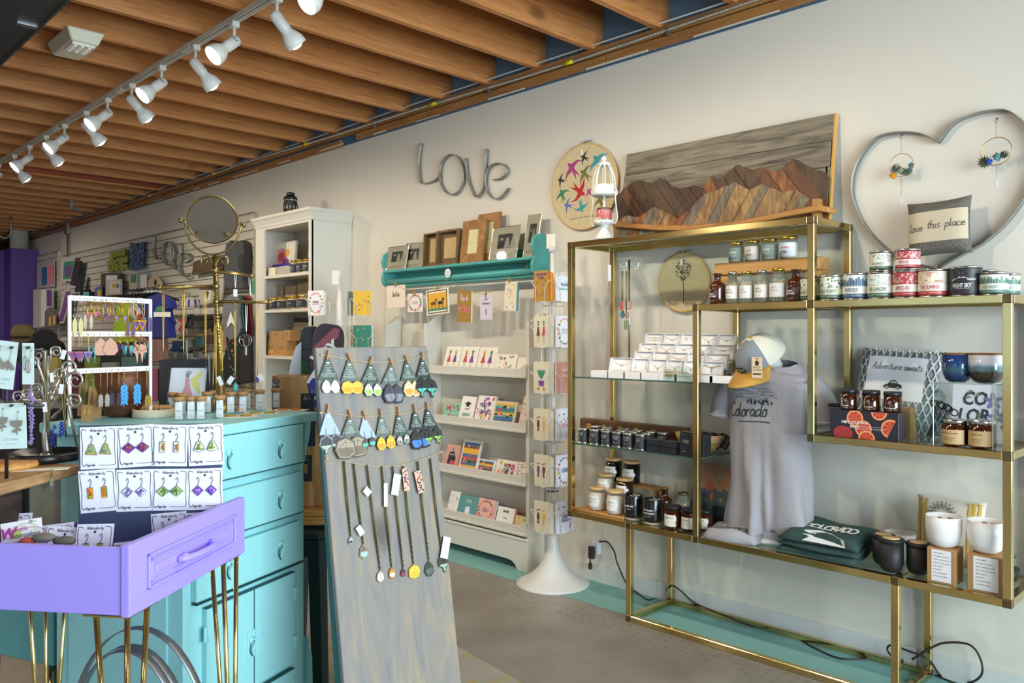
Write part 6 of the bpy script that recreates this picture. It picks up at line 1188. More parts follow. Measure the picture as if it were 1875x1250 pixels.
angs=(fz-.72,fz+.78,fz+.78+math.pi/2,fz-.72-math.pi/2);rows=(552,635,719,804,888,973);dd=c.xy.length
def pp(i,y,off,rad):a=angs[i];px_=c.x+math.sin(a)*rad+math.cos(a)*off;py_=c.y-math.cos(a)*rad+math.sin(a)*off;q=Vector((px_,py_,0));return Vector((px_,py_,CAMH+(615-y)/FPX*(q.dot(FW))))
for i in range(4):
 b=MB()
 for off in(-.03,.03):
  p=pp(i,0,off,.052);b.cyl((p.x,p.y,.42),(p.x,p.y,1.45),.002,n=5)
 b.build('upright_wires',WW,sp)
for y in(560,640,725,810,893):
 z=pp(0,y,0,0).z;b=MB();b.tor((c.x,c.y,z),.055,.002,20,5,ax='z');b.tube([(c.x-.055,c.y,z),(c.x+.055,c.y,z)],.002,5);b.tube([(c.x,c.y-.055,z),(c.x,c.y+.055,z)],.002,5);b.build('ring_brace',WW,sp)
MB().lathe([(.014,0),(.03,.002),(.03,.012),(.014,.014)],16,c=(c.x,c.y,pp(0,900,0,0).z)).build('collar',mat('5a5a5a',.5),sp)
LF=[('b78a3a','mixed',(('WELCOME',.85,.07,5),('HOME',.74,.07,5))),('ded3ba','figures',()),('dfd6c0','plant',()),('ddd2b6','feet',()),('dacfb4','feet',()),('dacfb4','feet',())]
RT_=[('f2f2f6','',(('~hey baby',.62,.17,4),('WERE HAVING',.45,.07,8))),('f4eff2','border',()),('d99a8c','',(('~handle',.7,.13,10),('~with care',.52,.11,10))),('eceaf5','mixed',(('LOVE',.4,.14,7),)),('efeaf6','border',(('LOVE',.45,.1,4),)),('ece8f6','mixed',(('~happy',.5,.12,5),('~mothers',.35,.12,5)))]
w_,h_=.118,.156
for j,y in enumerate(rows):
 n_=('top','second','third','fourth','fifth','lowest')[j];bgs=[LF[j][0]]+(['e88a2c','f0b23c','ef9a2a']if j==0 else['e6dcc6','e9e0cc','ece5d6'])
 hh_=h_*1.02 if j else h_;pocket(sp,pp(0,y,0,.062),angs[0],w_*.84,hh_,4,'cards in the %s pocket on the left side of the spinner'%n_,bgs,LF[j][1],LF[j][2],'cards in the spinner pockets')
 pocket(sp,pp(1,y,0,.062),angs[1],w_*1.0,hh_*(.82 if j==0 else 1),4,'cards in the %s pocket on the right side of the spinner'%n_,[RT_[j][0],'f0eff4','eceaf0'],RT_[j][1],RT_[j][2],'cards in the spinner pockets')
 if j in(0,1,2,4):pocket(sp,pp(2,y,0,.062),angs[2],w_*.9,hh_,3,'cards in the %s rear pocket of the spinner, seen past the brass post'%n_,['f0efe8','e8e2cc']if j else['eef0f4','e4e6ea'],'mixed',(),'cards in the spinner pockets')
 if j in(1,2,3):pocket(sp,pp(3,y,0,.062),angs[3],w_*.9,hh_,3,'cards in the %s pocket on the far side of the spinner'%n_,['e9c94a','efefe8']if j>1 else['e8704a','eee8e0'],'scene',(),'cards in the spinner pockets')
o=MB().box(-.024,.024,-.002,0,-.075,.0).build('paper_sign',mat('e9e4d6',.7),loc=pp(0,428,0,-.0)+Vector((-.012,-.0,.0)),rz=fz-.3);tag(o,'small handwritten paper sign clipped to the top of the card spinner','sign')
c=AT(622,600,5.2);c.z=0;sp=thing('card_spinner','white wire card spinner standing behind the leaning grey board','card rack',(0,0,0));angs=(fz-.25,fz-.25+math.pi/2,fz-.25+math.pi,fz-.25-math.pi/2)
MB().lathe([(.24,0),(.24,.006),(.16,.04),(.08,.11),(.04,.18),(.025,.24)],36,c=(c.x,c.y,0)).build('trumpet_foot',mat('dbd9d4',.45),sp);MB().cyl((c.x,c.y,.2),(c.x,c.y,PY(622,497,c.y).z),.016,n=16).build('pole',WW,sp)
q=AT(614,495,5.15);tag(MB().box(-.02,.02,-.002,0,-.09,.0).build('paper_sign',mat('e9e4d6',.7),loc=q,rz=.9),'small paper sign at the top of the rear card spinner','sign')
for i in range(4):
 b=MB()
 for off in(-.03,.03):p=pp(i,0,off,.09);b.cyl((p.x,p.y,.3),(p.x,p.y,1.5),.0025,n=5)
 b.build('upright_wires',WW,sp)
for y in(595,650):b=MB();b.tor((c.x,c.y,pp(0,y,0,0).z),.09,.0025,20,5,ax='z');b.build('ring_brace',WW,sp)
for j,y in enumerate((577,640)):
 for i,(off,bg,st,tx,nm)in enumerate(((0,'f3ecee','border',(('~birthday',.5,.1,1),),'front'),(0,'e8b93a','mixed',(),'right'),(0,'8fa8b0','mixed',(),'rear'),(0,'dcd9c4','mixed',(),'left'))):
  pos=[(-.10,-.10),(.13,.0),(.02,.12),(-.16,.05)][i];a=[angs[0]-.05,angs[0]+.35,angs[0]+1.8,angs[0]-1.2][i];P=Vector((c.x,c.y,0))+RT*([-.12,.155,.03,-.16][i])-FW*([.08,.03,-.08,-.02][i]);P.z=CAMH+(615-y)/FPX*P.dot(FW)
  if j==1 and i==0:continue
  pocket(sp,P,a,.115,.155,3,'cards in the %s %s pocket of the rear spinner'%(('upper','lower')[j],nm),[bg if j==0 else('d5e0dc','2f7f68','e8e0cc','e3b0b0')[i],'efe9dc','e8e2d4'],st,tx,'cards in the rear spinner')
# TALL WHITE CABINET
CW=mat('dedad0',.5,key='cabwhite');XC1,YC=-4.945,2.94;XC0=PY(469,600,YC).x;ZC=2.166
cb=thing('tall_cabinet','tall white open cabinet with a moulded crown against the long wall','cabinet',(0,0,0))
b=MB();P=[(0,-.085),(.006,-.075),(.008,-.06),(.02,-.03),(.03,-.018),(.03,0)]
for(o1,z1),(o2,z2)in zip(P,P[1:]):b.hexa([(XC0-o1,YC-o1,ZC+z1),(XC1+o1,YC-o1,ZC+z1),(XC1+o1,YW-.002,ZC+z1),(XC0-o1,YW-.002,ZC+z1),(XC0-o2,YC-o2,ZC+z2),(XC1+o2,YC-o2,ZC+z2),(XC1+o2,YW-.002,ZC+z2),(XC0-o2,YW-.002,ZC+z2)])
b.build('crown',CW,cb)
MB().box(XC1-.018,XC1,YC+.001,YW-.002,0,ZC-.086).build('side_panel',CW,cb);MB().box(XC0,XC0+.018,YC+.001,YW-.002,0,ZC-.086).build('side_panel',CW,cb);MB().box(XC0+.018,XC1-.018,YW-.012,YW-.004,0,ZC-.086).build('back_panel',mat('c9c2b2',.6),cb)
b=MB();xs0=PY(484,450,YC).x;xs1=PY(566,450,YC).x;zo=PY(570,405,YC).z;b.box(XC0,xs0,YC-.004,YC+.014,0,ZC-.086);b.box(xs1,XC1,YC-.004,YC+.014,0,ZC-.086);b.box(xs0,xs1,YC-.004,YC+.014,zo,ZC-.086);b.box(xs0-.012,xs0-.006,YC-.008,YC,0,zo+.01);b.box(xs1+.006,xs1+.012,YC-.008,YC,0,zo+.01);b.build('face_frame',CW,cb)
CZ=[PY(570,496,YC).z,PY(566,563.5,YC).z,PY(487,650.5,YC).z,.62,.3,.06]
for z in CZ:MB().box(XC0+.018,XC1-.018,YC,YW-.012,z-.022,z).build('shelf_board',CW,cb)
MB().box((xs0+xs1)/2+.04,(xs0+xs1)/2+.055,YC+.2,YW-.012,CZ[0],zo+.02).build('divider',CW,cb)
b=MB()
for q in range(18):b.cyl((XC0+.0185,YC+.06,.7+.08*q),(XC0+.0195,YC+.06,.7+.08*q),.004,n=6);b.cyl((XC0+.0185,YC+.26,.7+.08*q),(XC0+.0195,YC+.26,.7+.08*q),.004,n=6)
b.build('peg_holes',mat('5c564c',.7),cb)
c=PZ(532,389,ZC);c=PY(532,388,3.02);sc=dep(c)/FPX;t=thing('table_lantern','black slatted cage lantern on top of the tall white cabinet','lantern',(c.x,3.02,ZC));k=sc
MB().lathe([(9*k,0),(9.5*k,2*k),(9*k,3*k)],20).build('base',BLK,t);MB().lathe([(7*k,3*k),(8*k,12*k),(8*k,24*k)],20).build('diffuser',mat('b9b6ae',.4),t);b=MB()
for i in range(12):
 for s in(-1,1):b.tube([(math.cos(a)*r*k,math.sin(a)*r*k,z*k)for a,r,z in[(i*math.pi/6+s*.09*j,8.5+4.2*math.sin(j/6*2.6+.3),2+4*j)for j in range(7)]],1.0*k,4)
b.build('cage',BLK,t);MB().lathe([(12.5*k,25*k),(12.8*k,27*k),(12*k,27.5*k)],24).build('silver_band',SILV,t);MB().lathe([(12.5*k,27*k),(12*k,32*k),(8*k,35*k),(7*k,36*k),(8*k,38*k),(7.5*k,40*k),(5*k,41*k),(1e-6,41*k)],24).build('lid',BLK,t)
def bx(x0,x1,y0,Y,Z,d,name,lab,cat,m,grp=None,deco=None,rz=0,ti=0,bev=.0008):
 a,c=PY(x0,500,Y),PY(x1,500,Y);w=c.x-a.x;h=PY((x0+x1)/2,y0,Y).z-Z
 if h<=.004:h=.03
 t=thing(name,lab,cat,((a.x+c.x)/2,Y,Z+.0006),rot=(ti,0,rz),group=grp);MB().box(-w/2,w/2,0,d,0,h).build('body',m,t,bev=bev)
 if deco:b=MB();deco(b,w,h);b.build('front',PAL,t)
 return t
def dd_(b,w,h):b.rect(-w*.44,w*.44,h*.05,h*.95,-.0006,0);b.disc(w*.02,h*.58,w*.22,h*.24,-.0010,7,20);b.disc(w*.02,h*.58,w*.12,h*.13,-.0012,1,16);b.disc(w*.24,h*.68,w*.08,h*.1,-.0011,2,14);b.disc(-w*.2,h*.48,w*.08,h*.1,-.0011,1,14);b.disc(w*.2,h*.4,w*.12,h*.13,-.0013,5,16)
bx(487,537,443,3.10,CZ[0],.02,'art_frame','white framed watercolour circles on the top shelf of the tall cabinet','picture frame',mat('e6e2da',.5),deco=dd_,ti=-.08)
bx(499,533,483,3.04,CZ[0]+.05,.03,'blue_book','blue book lying before the watercolour frame','book',mat('2c2c8f',.5));bx(500,528,488,3.03,CZ[0],.05,'book_rest','low white box under the blue book','box',mat('d9d5cc',.6));bx(509,537,488,2.975,CZ[0],.01,'shop_card','tilted grey card on the top cabinet shelf','card',mat('b0a99c',.6),rz=.1);bx(491,505,490,2.975,CZ[0],.01,'shop_card','small cream card at the left of the top cabinet shelf','card',mat('e5d9bb',.6))
NAVY=mat('2b3644',.5)
def cjar(x0,x1,y0,Y,Z,lab,grp,k=0):
 c=PY((x0+x1)/2,500,Y);r=(PY(x1,500,Y).x-PY(x0,500,Y).x)/2*.8;h=PY(c.x and(x0+x1)/2,y0,Y).z-Z;t=thing('spice_jar',lab,'jar',(c.x,Y,Z+.0005),group=grp)
 MB().lathe([(r*.95,0),(r,.004),(r,h*.82),(r*.85,h*.86)],20).build('glass_body',mat('b7a470',.25,coat=.5),t);MB().lathe([(r*.98,h*.84),(r*.98,h),(1e-6,h)],20).build('gold_lid',GOLD,t);b=MB();band(b,r+.0006,h*.1,h*.7,-70,70,0);W=wrap(r+.0012);b.text(('BASIL','SAGE','MOCHA','CHAI')[k%4],0,h*.4,h*.12,fn=W,m=1);b.text('ORGANIC',0,h*.25,h*.06,fn=W,m=1);b.build('label',[NAVY,WH],t)
for i,(a,c_,y)in enumerate(((535,546,477),(546,557.5,475),(557.5,569,474))):cjar(a,c_,y,3.0,CZ[0],'gold lidded jar with dark label, %s of three on the top cabinet shelf'%('left','middle','right')[i],'jars in the tall cabinet',i)
for i,(a,c_,y)in enumerate(((498,512.5,546),(513,530,545),(531,549,543),(551,567,541))):cjar(a,c_,y,2.985,CZ[1],'gold lidded jar with dark label, %s of four in front of the bags'%oth[i],'jars in the tall cabinet',i)
for i,(a,c_,y)in enumerate(((498,515,522),(521,540,523),(544,558,519),(557,571,516))):
 t=bx(a,c_,y,3.10,CZ[1],.03,'clear_bag','clear filled bag with dark label, %s of four on the second cabinet shelf'%oth[i],'bag',mat('c9b48c',.5,var=.2,vs=60),'bags in the tall cabinet',bev=.006);k=t.children[0].data;w=(PY(c_,500,3.1).x-PY(a,500,3.1).x);b=MB();b.box(-w*.42,w*.42,-.003,-.001,.02,.075);b.build('label',NAVY,t)
for i,(a,c_,y,z,nm)in enumerate(((491,507,623,0,'lower left'),(507.5,525,623,0,'lower right'),(493,518,606,1,'upper left'),(519,531,604,1,'upper right'))):
 zz=CZ[2]+.012+(PY(500,623.5,2.98).z-CZ[2]-.012 if z else 0);t=bx(a,c_,y,2.98,zz,.08,'kraft_soap_box','small kraft box with a mountain stamp, %s on the third cabinet shelf'%nm,'box',KRAFT,'kraft boxes in the tall cabinet');b=MB();b.lines([[(0,0),(.35,.5),(.6,.2),(.9,.7),(1.4,0)]],-.028,.03,.04,.002,-.001,shear=0);b.build('stamp',INK,t)
bx(490,527,640,2.97,CZ[2],.1,'wooden_tray','thin wooden tray under the kraft boxes','tray',LOGW)
for i,(a,c_)in enumerate(((538,549),(549.5,560),(560,568))):bx(a,c_,582,3.12,CZ[2]+.09,.04,'clear_canister','small clear canister with dark lid, %s in the back of the third shelf'%('left','middle','right')[i],'canister',mat('bfae93',.4),'canisters in the tall cabinet',lambda b,w,h:b.rect(-w/2,w/2,h*.82,h,-.001,6))
bx(536,570,599,3.1,CZ[2],.08,'white_box','plain white box under the clear canisters','box',mat('d5d0c4',.6))
t=thing('green_pennant','small green pennant hanging on the left edge of the cabinet','pennant',PY(466,518,2.935));MB().prism([(0,.07),(0,-.09),(-.04,-.07),(-.045,-.03)],0,.003).build('cloth',mat('4f8f6f',.8),t)
# SLATWALL
SW=mat('cfcabd',.6,key='slat');GR=mat('6b5638',.7);XS1=PY(465,400,3.238).x
def slat(nm,x0,x1,zt):
 t=MB().box(x0,x1,3.240,YW,.25,zt).build(nm,SW);t['kind']='structure';b=MB();z=2.246
 while z<zt-.03:z+=.0745
 while z>.3:b.box(x0,x1+.001,3.2385,3.2402,z-.004,z+.004);z-=.0745
 b.build('groove_lines',GR,t)
 b=MB();b.box(x1,x1+.012,3.236,YW,.25,zt);b.build('edge_strip',SW,t)
slat('wall_slat_panel',-11.7,XS1,2.306);slat('wall_slat_panel_far',-12.79,-11.84,2.40)
def cut(name,lab,cat,poly,Y,th,m,grp=None,bev=.0,extra=None):
 P=[PY(x,y,Y)for x,y in poly];cx=sum(p.x for p in P)/len(P);cz=min(p.z for p in P);t=thing(name,lab,cat,(cx,Y,cz),group=grp)
 MB().prism([(p.x-cx,p.z-cz)for p in P][::-1],-th,0).build('body',m,t,bev=bev,seg=2)
 if extra:
  b=MB()
  for pl_,mi in extra:
   Q=[PY(x,y,Y-th)for x,y in pl_];b.patch([(q.x-cx,q.z-cz)for q in Q][::-1],-th-.003-.0004*mi,mi)
  b.build('details',PAL,t)
 return t
def R4_(x0,y0,x1,y1,s=0):return[(x0,y0+s),(x1,y0),(x1,y1),(x0,y1+s)]
love('love_sign','smaller galvanized Love lettering hung on the slatted wall',3.20,[(283,431.6),(282,456),(287.5,474),(297,472),(299,466)],(309.5,464,10.5,22),[(314.5,444),(316.6,475),(321,490),(327,494),(331,480),(332.6,445)],[(341.5,481.5),(349,476),(347,466),(339.5,463),(331,468),(329,480),(331,498),(339.5,506.5),(349,503)],.045)
def wordsign(name,lab,lines,x0,x1,y0,y1,Y,col):
 a,c=PY(x0,y1,Y),PY(x1,y0,Y);w=c.x-a.x;h=PY((x0+x1)/2,y0,Y).z-PY((x0+x1)/2,y1,Y).z;t=thing(name,lab,'wall sign',(a.x+w/2,Y,PY((x0+x1)/2,y1,Y).z));n=len(lines)
 for k,s in enumerate(lines):
  for q in(0,-.012):b=MB();zz=h*(1-(k+1)/n)+h*.012;b.text(s,0,zz,h/n*.86,q,0,bold=.05,wx=1.0,mw=w,fn=None);f=b.v;xs=[v.x for v in f];sc_=w*(.72 if k==0 and n==3 else 1)/(max(xs)-min(xs));b.v=[Vector((v.x*sc_,v.y,v.z))for v in f];b.build('words' if q else 'words_back',mat(col,.6),t)
 MB().rect(-w*.42,w*.42,h*.04,h*.94,.004,0).build('backing',mat(''.join('%02x'%int(int(col[i:i+2],16)*.62)for i in(0,2,4)),.6),t)
wordsign('sunshine_sign','lime green cut out word sign reading good morning sunshine',('good','morning','SUNSHINE'),198,236,457,495,3.215,'9aa61e');wordsign('mother_sign','blue cut out word sign reading First my mother forever my friend',('First my','MOTHER','FOREVER MY','FRIEND.'),239,267,441,493,3.215,'2a5d86')
cut('paired_print','sheet with a blue and a pink print on the slatted wall by the purple closet','print',R4_(69,477,101,525,4),3.22,.01,mat('bdb4b8',.7),extra=[(R4_(77,488,86,521,2),4),(R4_(89,485,99,518,2),7)])
cut('white_door_panel','pair of white panels with a purple strip leaning on the slatted wall','panel',R4_(65,528,99,598,2),3.18,.03,mat('cfcfbf',.6),extra=[(R4_(87,531,95,560,0),5),(R4_(76,530,86,597,0),10)])
cut('mittens','grey and orange knitted mittens hanging by the white panels','mittens',[(87,570),(95,562),(104,566),(106,598),(86,600)],3.12,.03,mat('6d6a66',.9,var=.3,vs=40),extra=[(R4_(90,580,94,596),2),(R4_(98,578,102,594),2)])
cut('sleeved_art_print','colourful art print in a clear sleeve on the slatted wall','print',[(114,472),(138,469),(134,515),(112,514)],3.18,.012,mat('c9c7bd',.6),extra=[([(118,480),(135,477),(132,511),(116,511)],3),([(121,488),(132,486),(130,508),(120,507)],5)])
cut('dark_picture','tall dark picture frame leaning to the right on the slatted wall','picture frame',[(142,480),(152,478),(145,524),(133,522)],3.19,.03,mat('35332f',.5));cut('dark_picture','shorter dark picture frame beside the tall leaning one','picture frame',[(148,503),(153,502),(152,535),(141,535)],3.17,.03,mat('2b2b2a',.5))
cut('long_print','long mauve print draped over a wall hook','print',[(119,531),(131,529),(126,560),(118,592),(102,592),(112,565)],3.15,.01,mat('bdb8b4',.6),extra=[([(121,534),(129,533),(123,560),(115,588),(107,588),(115,562)],5)])
cut('black_picture','small black frame with a blue picture on the slatted wall','picture frame',R4_(150,530,167,550,1),3.19,.02,BLK,extra=[(R4_(153,534,164,548),8)])
cut('storybook','bright storybook standing left of the box frames','book',R4_(177,524,189,545,3),3.17,.02,mat('4c6f9c',.5),extra=[(R4_(179,530,186,542),2)])
cut('barnwood_frame','brown barnwood box frame behind the sun and moon picture','picture frame',R4_(190,499,224,541,2),3.21,.03,mat('4d3d25',.6),extra=[(R4_(195,504,216,538),10)]);cut('sun_moon_picture','small white framed sun and moon picture','picture frame',R4_(197,511,224,539,2),3.165,.02,mat('d5d0c2',.5),extra=[(R4_(201,515,221,536),0),([(209+3.6*math.cos(q*.6),523+4.6*math.sin(q*.6))for q in range(10)],2),([(216+2.4*math.cos(q*.6),523+4.6*math.sin(q*.6))for q in range(10)],4)])
cut('tall_card','tall yellow and blue card left of the grey book','card',R4_(238,500,251,545,1),3.19,.01,mat('cfd0a8',.6),extra=[(R4_(240,502,249,517),3),(R4_(240,530,245,543),8)]);cut('grey_book','pale grey book standing on the slatted wall ledge','book',R4_(256,499,273,540,2),3.2384,.05,mat('a3a295',.6),extra=[(R4_(258,503,270,538),10)])
cut('small_hoop','small arch topped linen hoop with a stitched leaf','embroidery hoop',[(271,527),(272,516),(277,507),(284,504),(291,507),(297,516),(298,527)],3.18,.01,LIN,extra=[([(285,510),(288,517),(285,524),(282,517)],6)])
cut('wooden_plaque','dark wood plaque tilted on the slatted wall behind the brass stand','plaque',[(359,479),(392,470),(416,466),(412,492),(385,498),(355,504)],3.20,.02,wood(['3a2a18','5a4428','6e5633'],(1,10,10),3,key='plaque'),extra=[([(403,471),(412,469),(411,486),(400,488)],6)])
cut('wrapped_print','clear wrapped bird print behind the brass stand','print',[(371,520),(412,513),(408,552),(364,559)],3.16,.012,mat('c5c0b0',.4),extra=[([(376,526),(388,524),(386,550),(373,552)],0),([(378,530),(384,535),(380,548)],9)])
t=cut('kids_sweater','grey child sweater with a dark portrait print on a wooden hanger','sweater',[(430,447),(437,441),(443,447),(448,448),(455,441),(461,446),(463,470),(460,515),(463,528),(451,529),(447,527),(438,529),(424,526),(426,490),(427,462)],3.2384,.08,mat('55565a',.95,var=.2,vs=80),bev=.008,extra=[([(438,466),(447,465),(447,478),(446,492),(442,498),(436,485)],6),([(440,474),(446,476),(445,486),(441,490)],1)])
p=PY(446,438,3.15);MB().tube(smooth([(-.08,-.03,p.z-t.location.z-.05),(-.0,-.03,p.z-t.location.z),(.08,-.03,p.z-t.location.z-.04)],4),.009,6).build('hanger',PINE,t)
LED=mat('d3cfc4',.5)
for a,c_,y,z0,nm in((304,354,569,579,'upper left'),(355,414,565,577,'upper right'),(304,352,645,655,'lower left'),(354,416,643,655,'lower right')):
 p,q=PY(a,y,3.02),PY(c_,y,3.02);zz=PY(a,y,3.02).z;tag(MB().box(p.x,q.x,3.02,3.238,zz-.055,zz).build('wall_ledge',LED,bev=.002),'white slatwall ledge, %s of the four behind the brass stand'%nm,'ledge','white ledges on the slatted wall')
def LZ_(a,y):return PY(a,y,3.02).z
c=PY(342,569,3.06);t=thing('trucker_cap','blue and white trucker cap on the upper left wall ledge','cap',(c.x,3.10,LZ_(304,569)+.004));b=MB();b.lathe([(.10,0),(.098,.05),(.08,.09),(.04,.112),(1e-6,.118)],24,sy=.95);b.build('crown',mat('c5c3bb',.9),t);b=MB();b.lathe([(.101,.02),(.099,.052),(.082,.09)],10,sx=1,sy=.96);b.build('back_mesh',mat('2e3c86',.9),t);b=MB();b.slab([(-.09,-.02),(-.17,-.06),(-.18,0),(-.17,.05),(-.09,.03)],0,.008);b.build('brim',mat('2c3f7c',.8),t)
cut('socks','pair of red and white socks hanging under the wall ledge','socks',[(322,580),(345,574),(343,592),(334,612),(322,606),(330,590)],2.98,.03,mat('c9c4bf',.9),extra=[([(327,586),(341,578),(339,592),(332,608),(326,604),(333,592)],1)]);cut('pink_socks','dusty pink socks beside the red and white pair','socks',[(316,580),(326,576),(324,596),(315,600)],3.0,.03,mat('a5747a',.9));cut('dark_socks','dark patterned socks under the wall ledge','socks',[(345,577),(356,575),(355,598),(342,600)],3.0,.03,mat('3a3f38',.9),extra=[([(348,582),(353,581),(350,594)],5)])
for a,c_,y,m,nm,Y in((315,333,624,'3b4c66','blue boxed set',3.10),(355,371,613,'7fb7b8','turquoise card',3.12),(340,353,620,'b9b3a2','cream card',3.14),(372,385,600,'b0766a','pink patterned card',3.16),(390,412,600,'c9a98e','framed pink card',3.18)):bx(a,c_,y,Y,LZ_(304,645)+.004 if a<354 else LZ_(354,643)+.004,.015,'stationery',nm+' on the lower wall ledges','stationery',mat(m,.6))
for i,(px,m,s)in enumerate(((322,'4a6a94',1),(345,'b5ab98',.9),(372,'77705f',1.2),(392,'8b8476',1.1))):
 c=PY(px,640,3.08);b=MB();rr=random.Random(i)
 for q in range(5):b.sph((rr.uniform(-.05,.05)*s,rr.uniform(-.03,.03),.014+.008*q),.045*s,8,sz=.35)
 zz=LZ_(304,645)if px<354 else LZ_(354,643)
 tag(b.build('folded_knit',mat(m,.95),loc=(c.x,3.08,zz)),'folded knit accessory, %s along the lower wall ledges'%oth[i],'knitwear','folded knits on the ledges')
t=thing('clothes_rail','chrome garment rail with black hangers before the slatted wall','clothes rail',PY(262,530,2.7));p=t.location;q=PY(292,528,2.7)-p;MB().cyl((-.35,0,0),(q.x+.2,0,.0),.012,n=10).build('rail',CHR,t)
for i in range(8):b=MB();x=-.3+.085*i;b.tube(smooth([(x,-.2,-.10),(x,0,-.04),(x,.2,-.10)],4),.008,5);b.tube(smooth([(x,0,-.04),(x,.012,-.02),(x,0,.016),(x,-.014,0)],3),.003,4);b.build('hanger',BLK,t)
for x in(-.3,q.x+.15):MB().box(x-.01,x+.01,0,.535,-.012,.012).build('bracket',CHR,t)
cut('royal_blue_tee','royal blue tee with a rounded landscape print on the garment rail','t-shirt',[(278,548),(290,541),(300,538),(310,541),(322,550),(326,565),(317,567),(324,618),(277,620),(276,580),(272,567)],2.68,.06,mat('20297a',.9),bev=.01,extra=[([(286+9*math.cos(a)+8,570+10*math.sin(a))for a in[math.pi+q*math.pi/8 for q in range(9)]],3),(R4_(283,571,314,580),10)])
cut('dusty_pink_shorts','dusty pink ruffled clothes hanging under the blue tee','clothing',[(276,620),(308,619),(310,662),(284,664),(276,650)],2.7,.07,mat('8d6a5d',.95,var=.2,vs=10),bev=.01)
cut('neon_tee','neon yellow green shirt hanging behind the earring rack','t-shirt',[(228,548),(243,541),(252,560),(247,590),(252,626),(224,628),(218,600)],2.74,.06,mat('b4d628',.8),bev=.01);cut('striped_shirt','white orange and blue striped shirt behind the earring rack','shirt',[(246,548),(262,545),(268,575),(258,590),(246,575)],2.71,.05,mat('c9cfd8',.8),bev=.008,extra=[([(246,566),(262,582),(258,588),(246,574)],1),([(250,550),(260,548),(264,566),(254,562)],4)])
cut('mauve_shirt','mauve top between the neon tee and the blue tee','t-shirt',[(262,562),(276,556),(277,625),(258,627)],2.73,.05,mat('a98680',.9),bev=.01);cut('sage_pants','sage and grey clothes at the bottom of the rail','clothing',[(214,628),(262,626),(262,668),(214,670)],2.76,.06,mat('66756c',.9,var=.3,vs=6),bev=.01)
t=cut('mountain_bib','grey speckled bib with a white mountain hanging by the cabinet','bib',[(412,560),(416,546),(426,539),(437,541),(442,552),(441,575),(445,600),(438,619),(424,622),(414,610),(410,590)],3.0,.02,mat('7c7f82',.9,var=.3,vs=60),bev=.004,extra=[([(417,592),(424,570),(431,590),(432,598),(425,590),(418,600)],10)])
for i,(a,m)in enumerate(((441,'3f6a6a'),(445,'25272b'),(450,'7a2430'),(455,'a04a52'),(459,'8a7a78'))):cut('hanging_bib','bib seen edge on, %s in the row beside the mountain bib'%oth[i],'bib',[(a-6,546),(a-1,540),(a+4,546),(a+5,575),(a+8,600),(a+3,620),(a-3,606),(a-1,575)],3.02+.03*i,.015,mat(m,.9),'bibs beside the cabinet')
t=cut('floral_romper','black romper with pink flowers hanging low by the cabinet','clothing',[(424,622),(440,618),(448,640),(452,690),(442,704),(414,700),(411,672)],2.98,.03,mat('1f2a28',.9),bev=.006)
b=MB();rr=random.Random(3)
for k in range(22):b.disc(rr.uniform(-.10,.08),rr.uniform(.02,.36),.012,.008,-.031,(7,1,3)[k%3],6,rr.uniform(0,3))
b.build('flower_print',PAL,t)
cut('burgundy_romper','burgundy romper edge behind the black flowered one','clothing',[(446,622),(453,625),(455,690),(449,700),(449,650)],3.02,.03,mat('5a2030',.9));cut('charcoal_trousers','charcoal folded trousers hanging beside the cabinet','trousers',[(455,612),(464,618),(466,700),(448,702),(449,640)],2.96,.04,mat('2c2b2b',.9),bev=.008)
c=AT(42,636,7.5);t=thing('mannequin','tan shop display head wearing a brimmed cap before the purple closet','display head',(c.x,c.y,c.z-.25),rz=.9);MB().lathe([(.07,0),(.06,.08),(.05,.16),(.075,.22),(.09,.30),(.085,.38),(.05,.44),(1e-6,.46)],24).build('head',mat('b39a6e',.6),t);MB().sph((0,-.085,.27),.02,8).build('nose',mat('b39a6e',.6),t);b=MB();b.lathe([(.10,.34),(.10,.40),(.07,.455),(1e-6,.47)],24);b.build('cap_crown',mat('a08a55',.8),t);b=MB();b.slab([(-.09,-.05),(-.08,-.16),(0,-.21),(.08,-.16),(.09,-.05)],.34,.352);b.build('cap_brim',mat('3a2030',.7),t)
tag(MB().cyl((0,0,0),(0,0,c.z-.25),.02,n=10).build('head_stand',BLK,loc=(c.x,c.y,0)),'black post carrying the tan display head','stand')
tag(MB().lathe([(.19,0),(.18,.05),(.12,.09),(.11,.13),(.05,.17),(1e-6,.175)],20,sy=.8).build('black_hat',mat('191a1f',.9),loc=tuple(AT(82,640,6.8))),'black hat lying on a dark table behind the earring tree','hat')
p=AT(60,641,6.8);d_=MB();d_.box(-1.0,1.0,-.35,.35,p.z-.05,p.z);d_.box(-.9,.9,-.3,.3,0,p.z-.05);tag(d_.build('dark_display_table',mat('2c2623',.6),loc=(p.x,p.y,0),rz=1.2),'dark low display table in the middle of the shop','table')
p=AT(190,700,5.6);t=thing('stock_table','pale display table behind the turquoise chest','table',(p.x,p.y,0),rz=.75);MB().box(-.8,.8,-.3,.3,.80,.83).build('table_top',mat('8f8a7f',.6),t)
for sx in(-.75,.72):
 for sy in(-.26,.23):MB().box(sx,sx+.03,sy,sy+.03,0,.80).build('leg',mat('8f8a7f',.6),t)
M=Matrix.Translation(t.location)@Matrix.Rotation(.75,4,'Z');rr=random.Random(12)
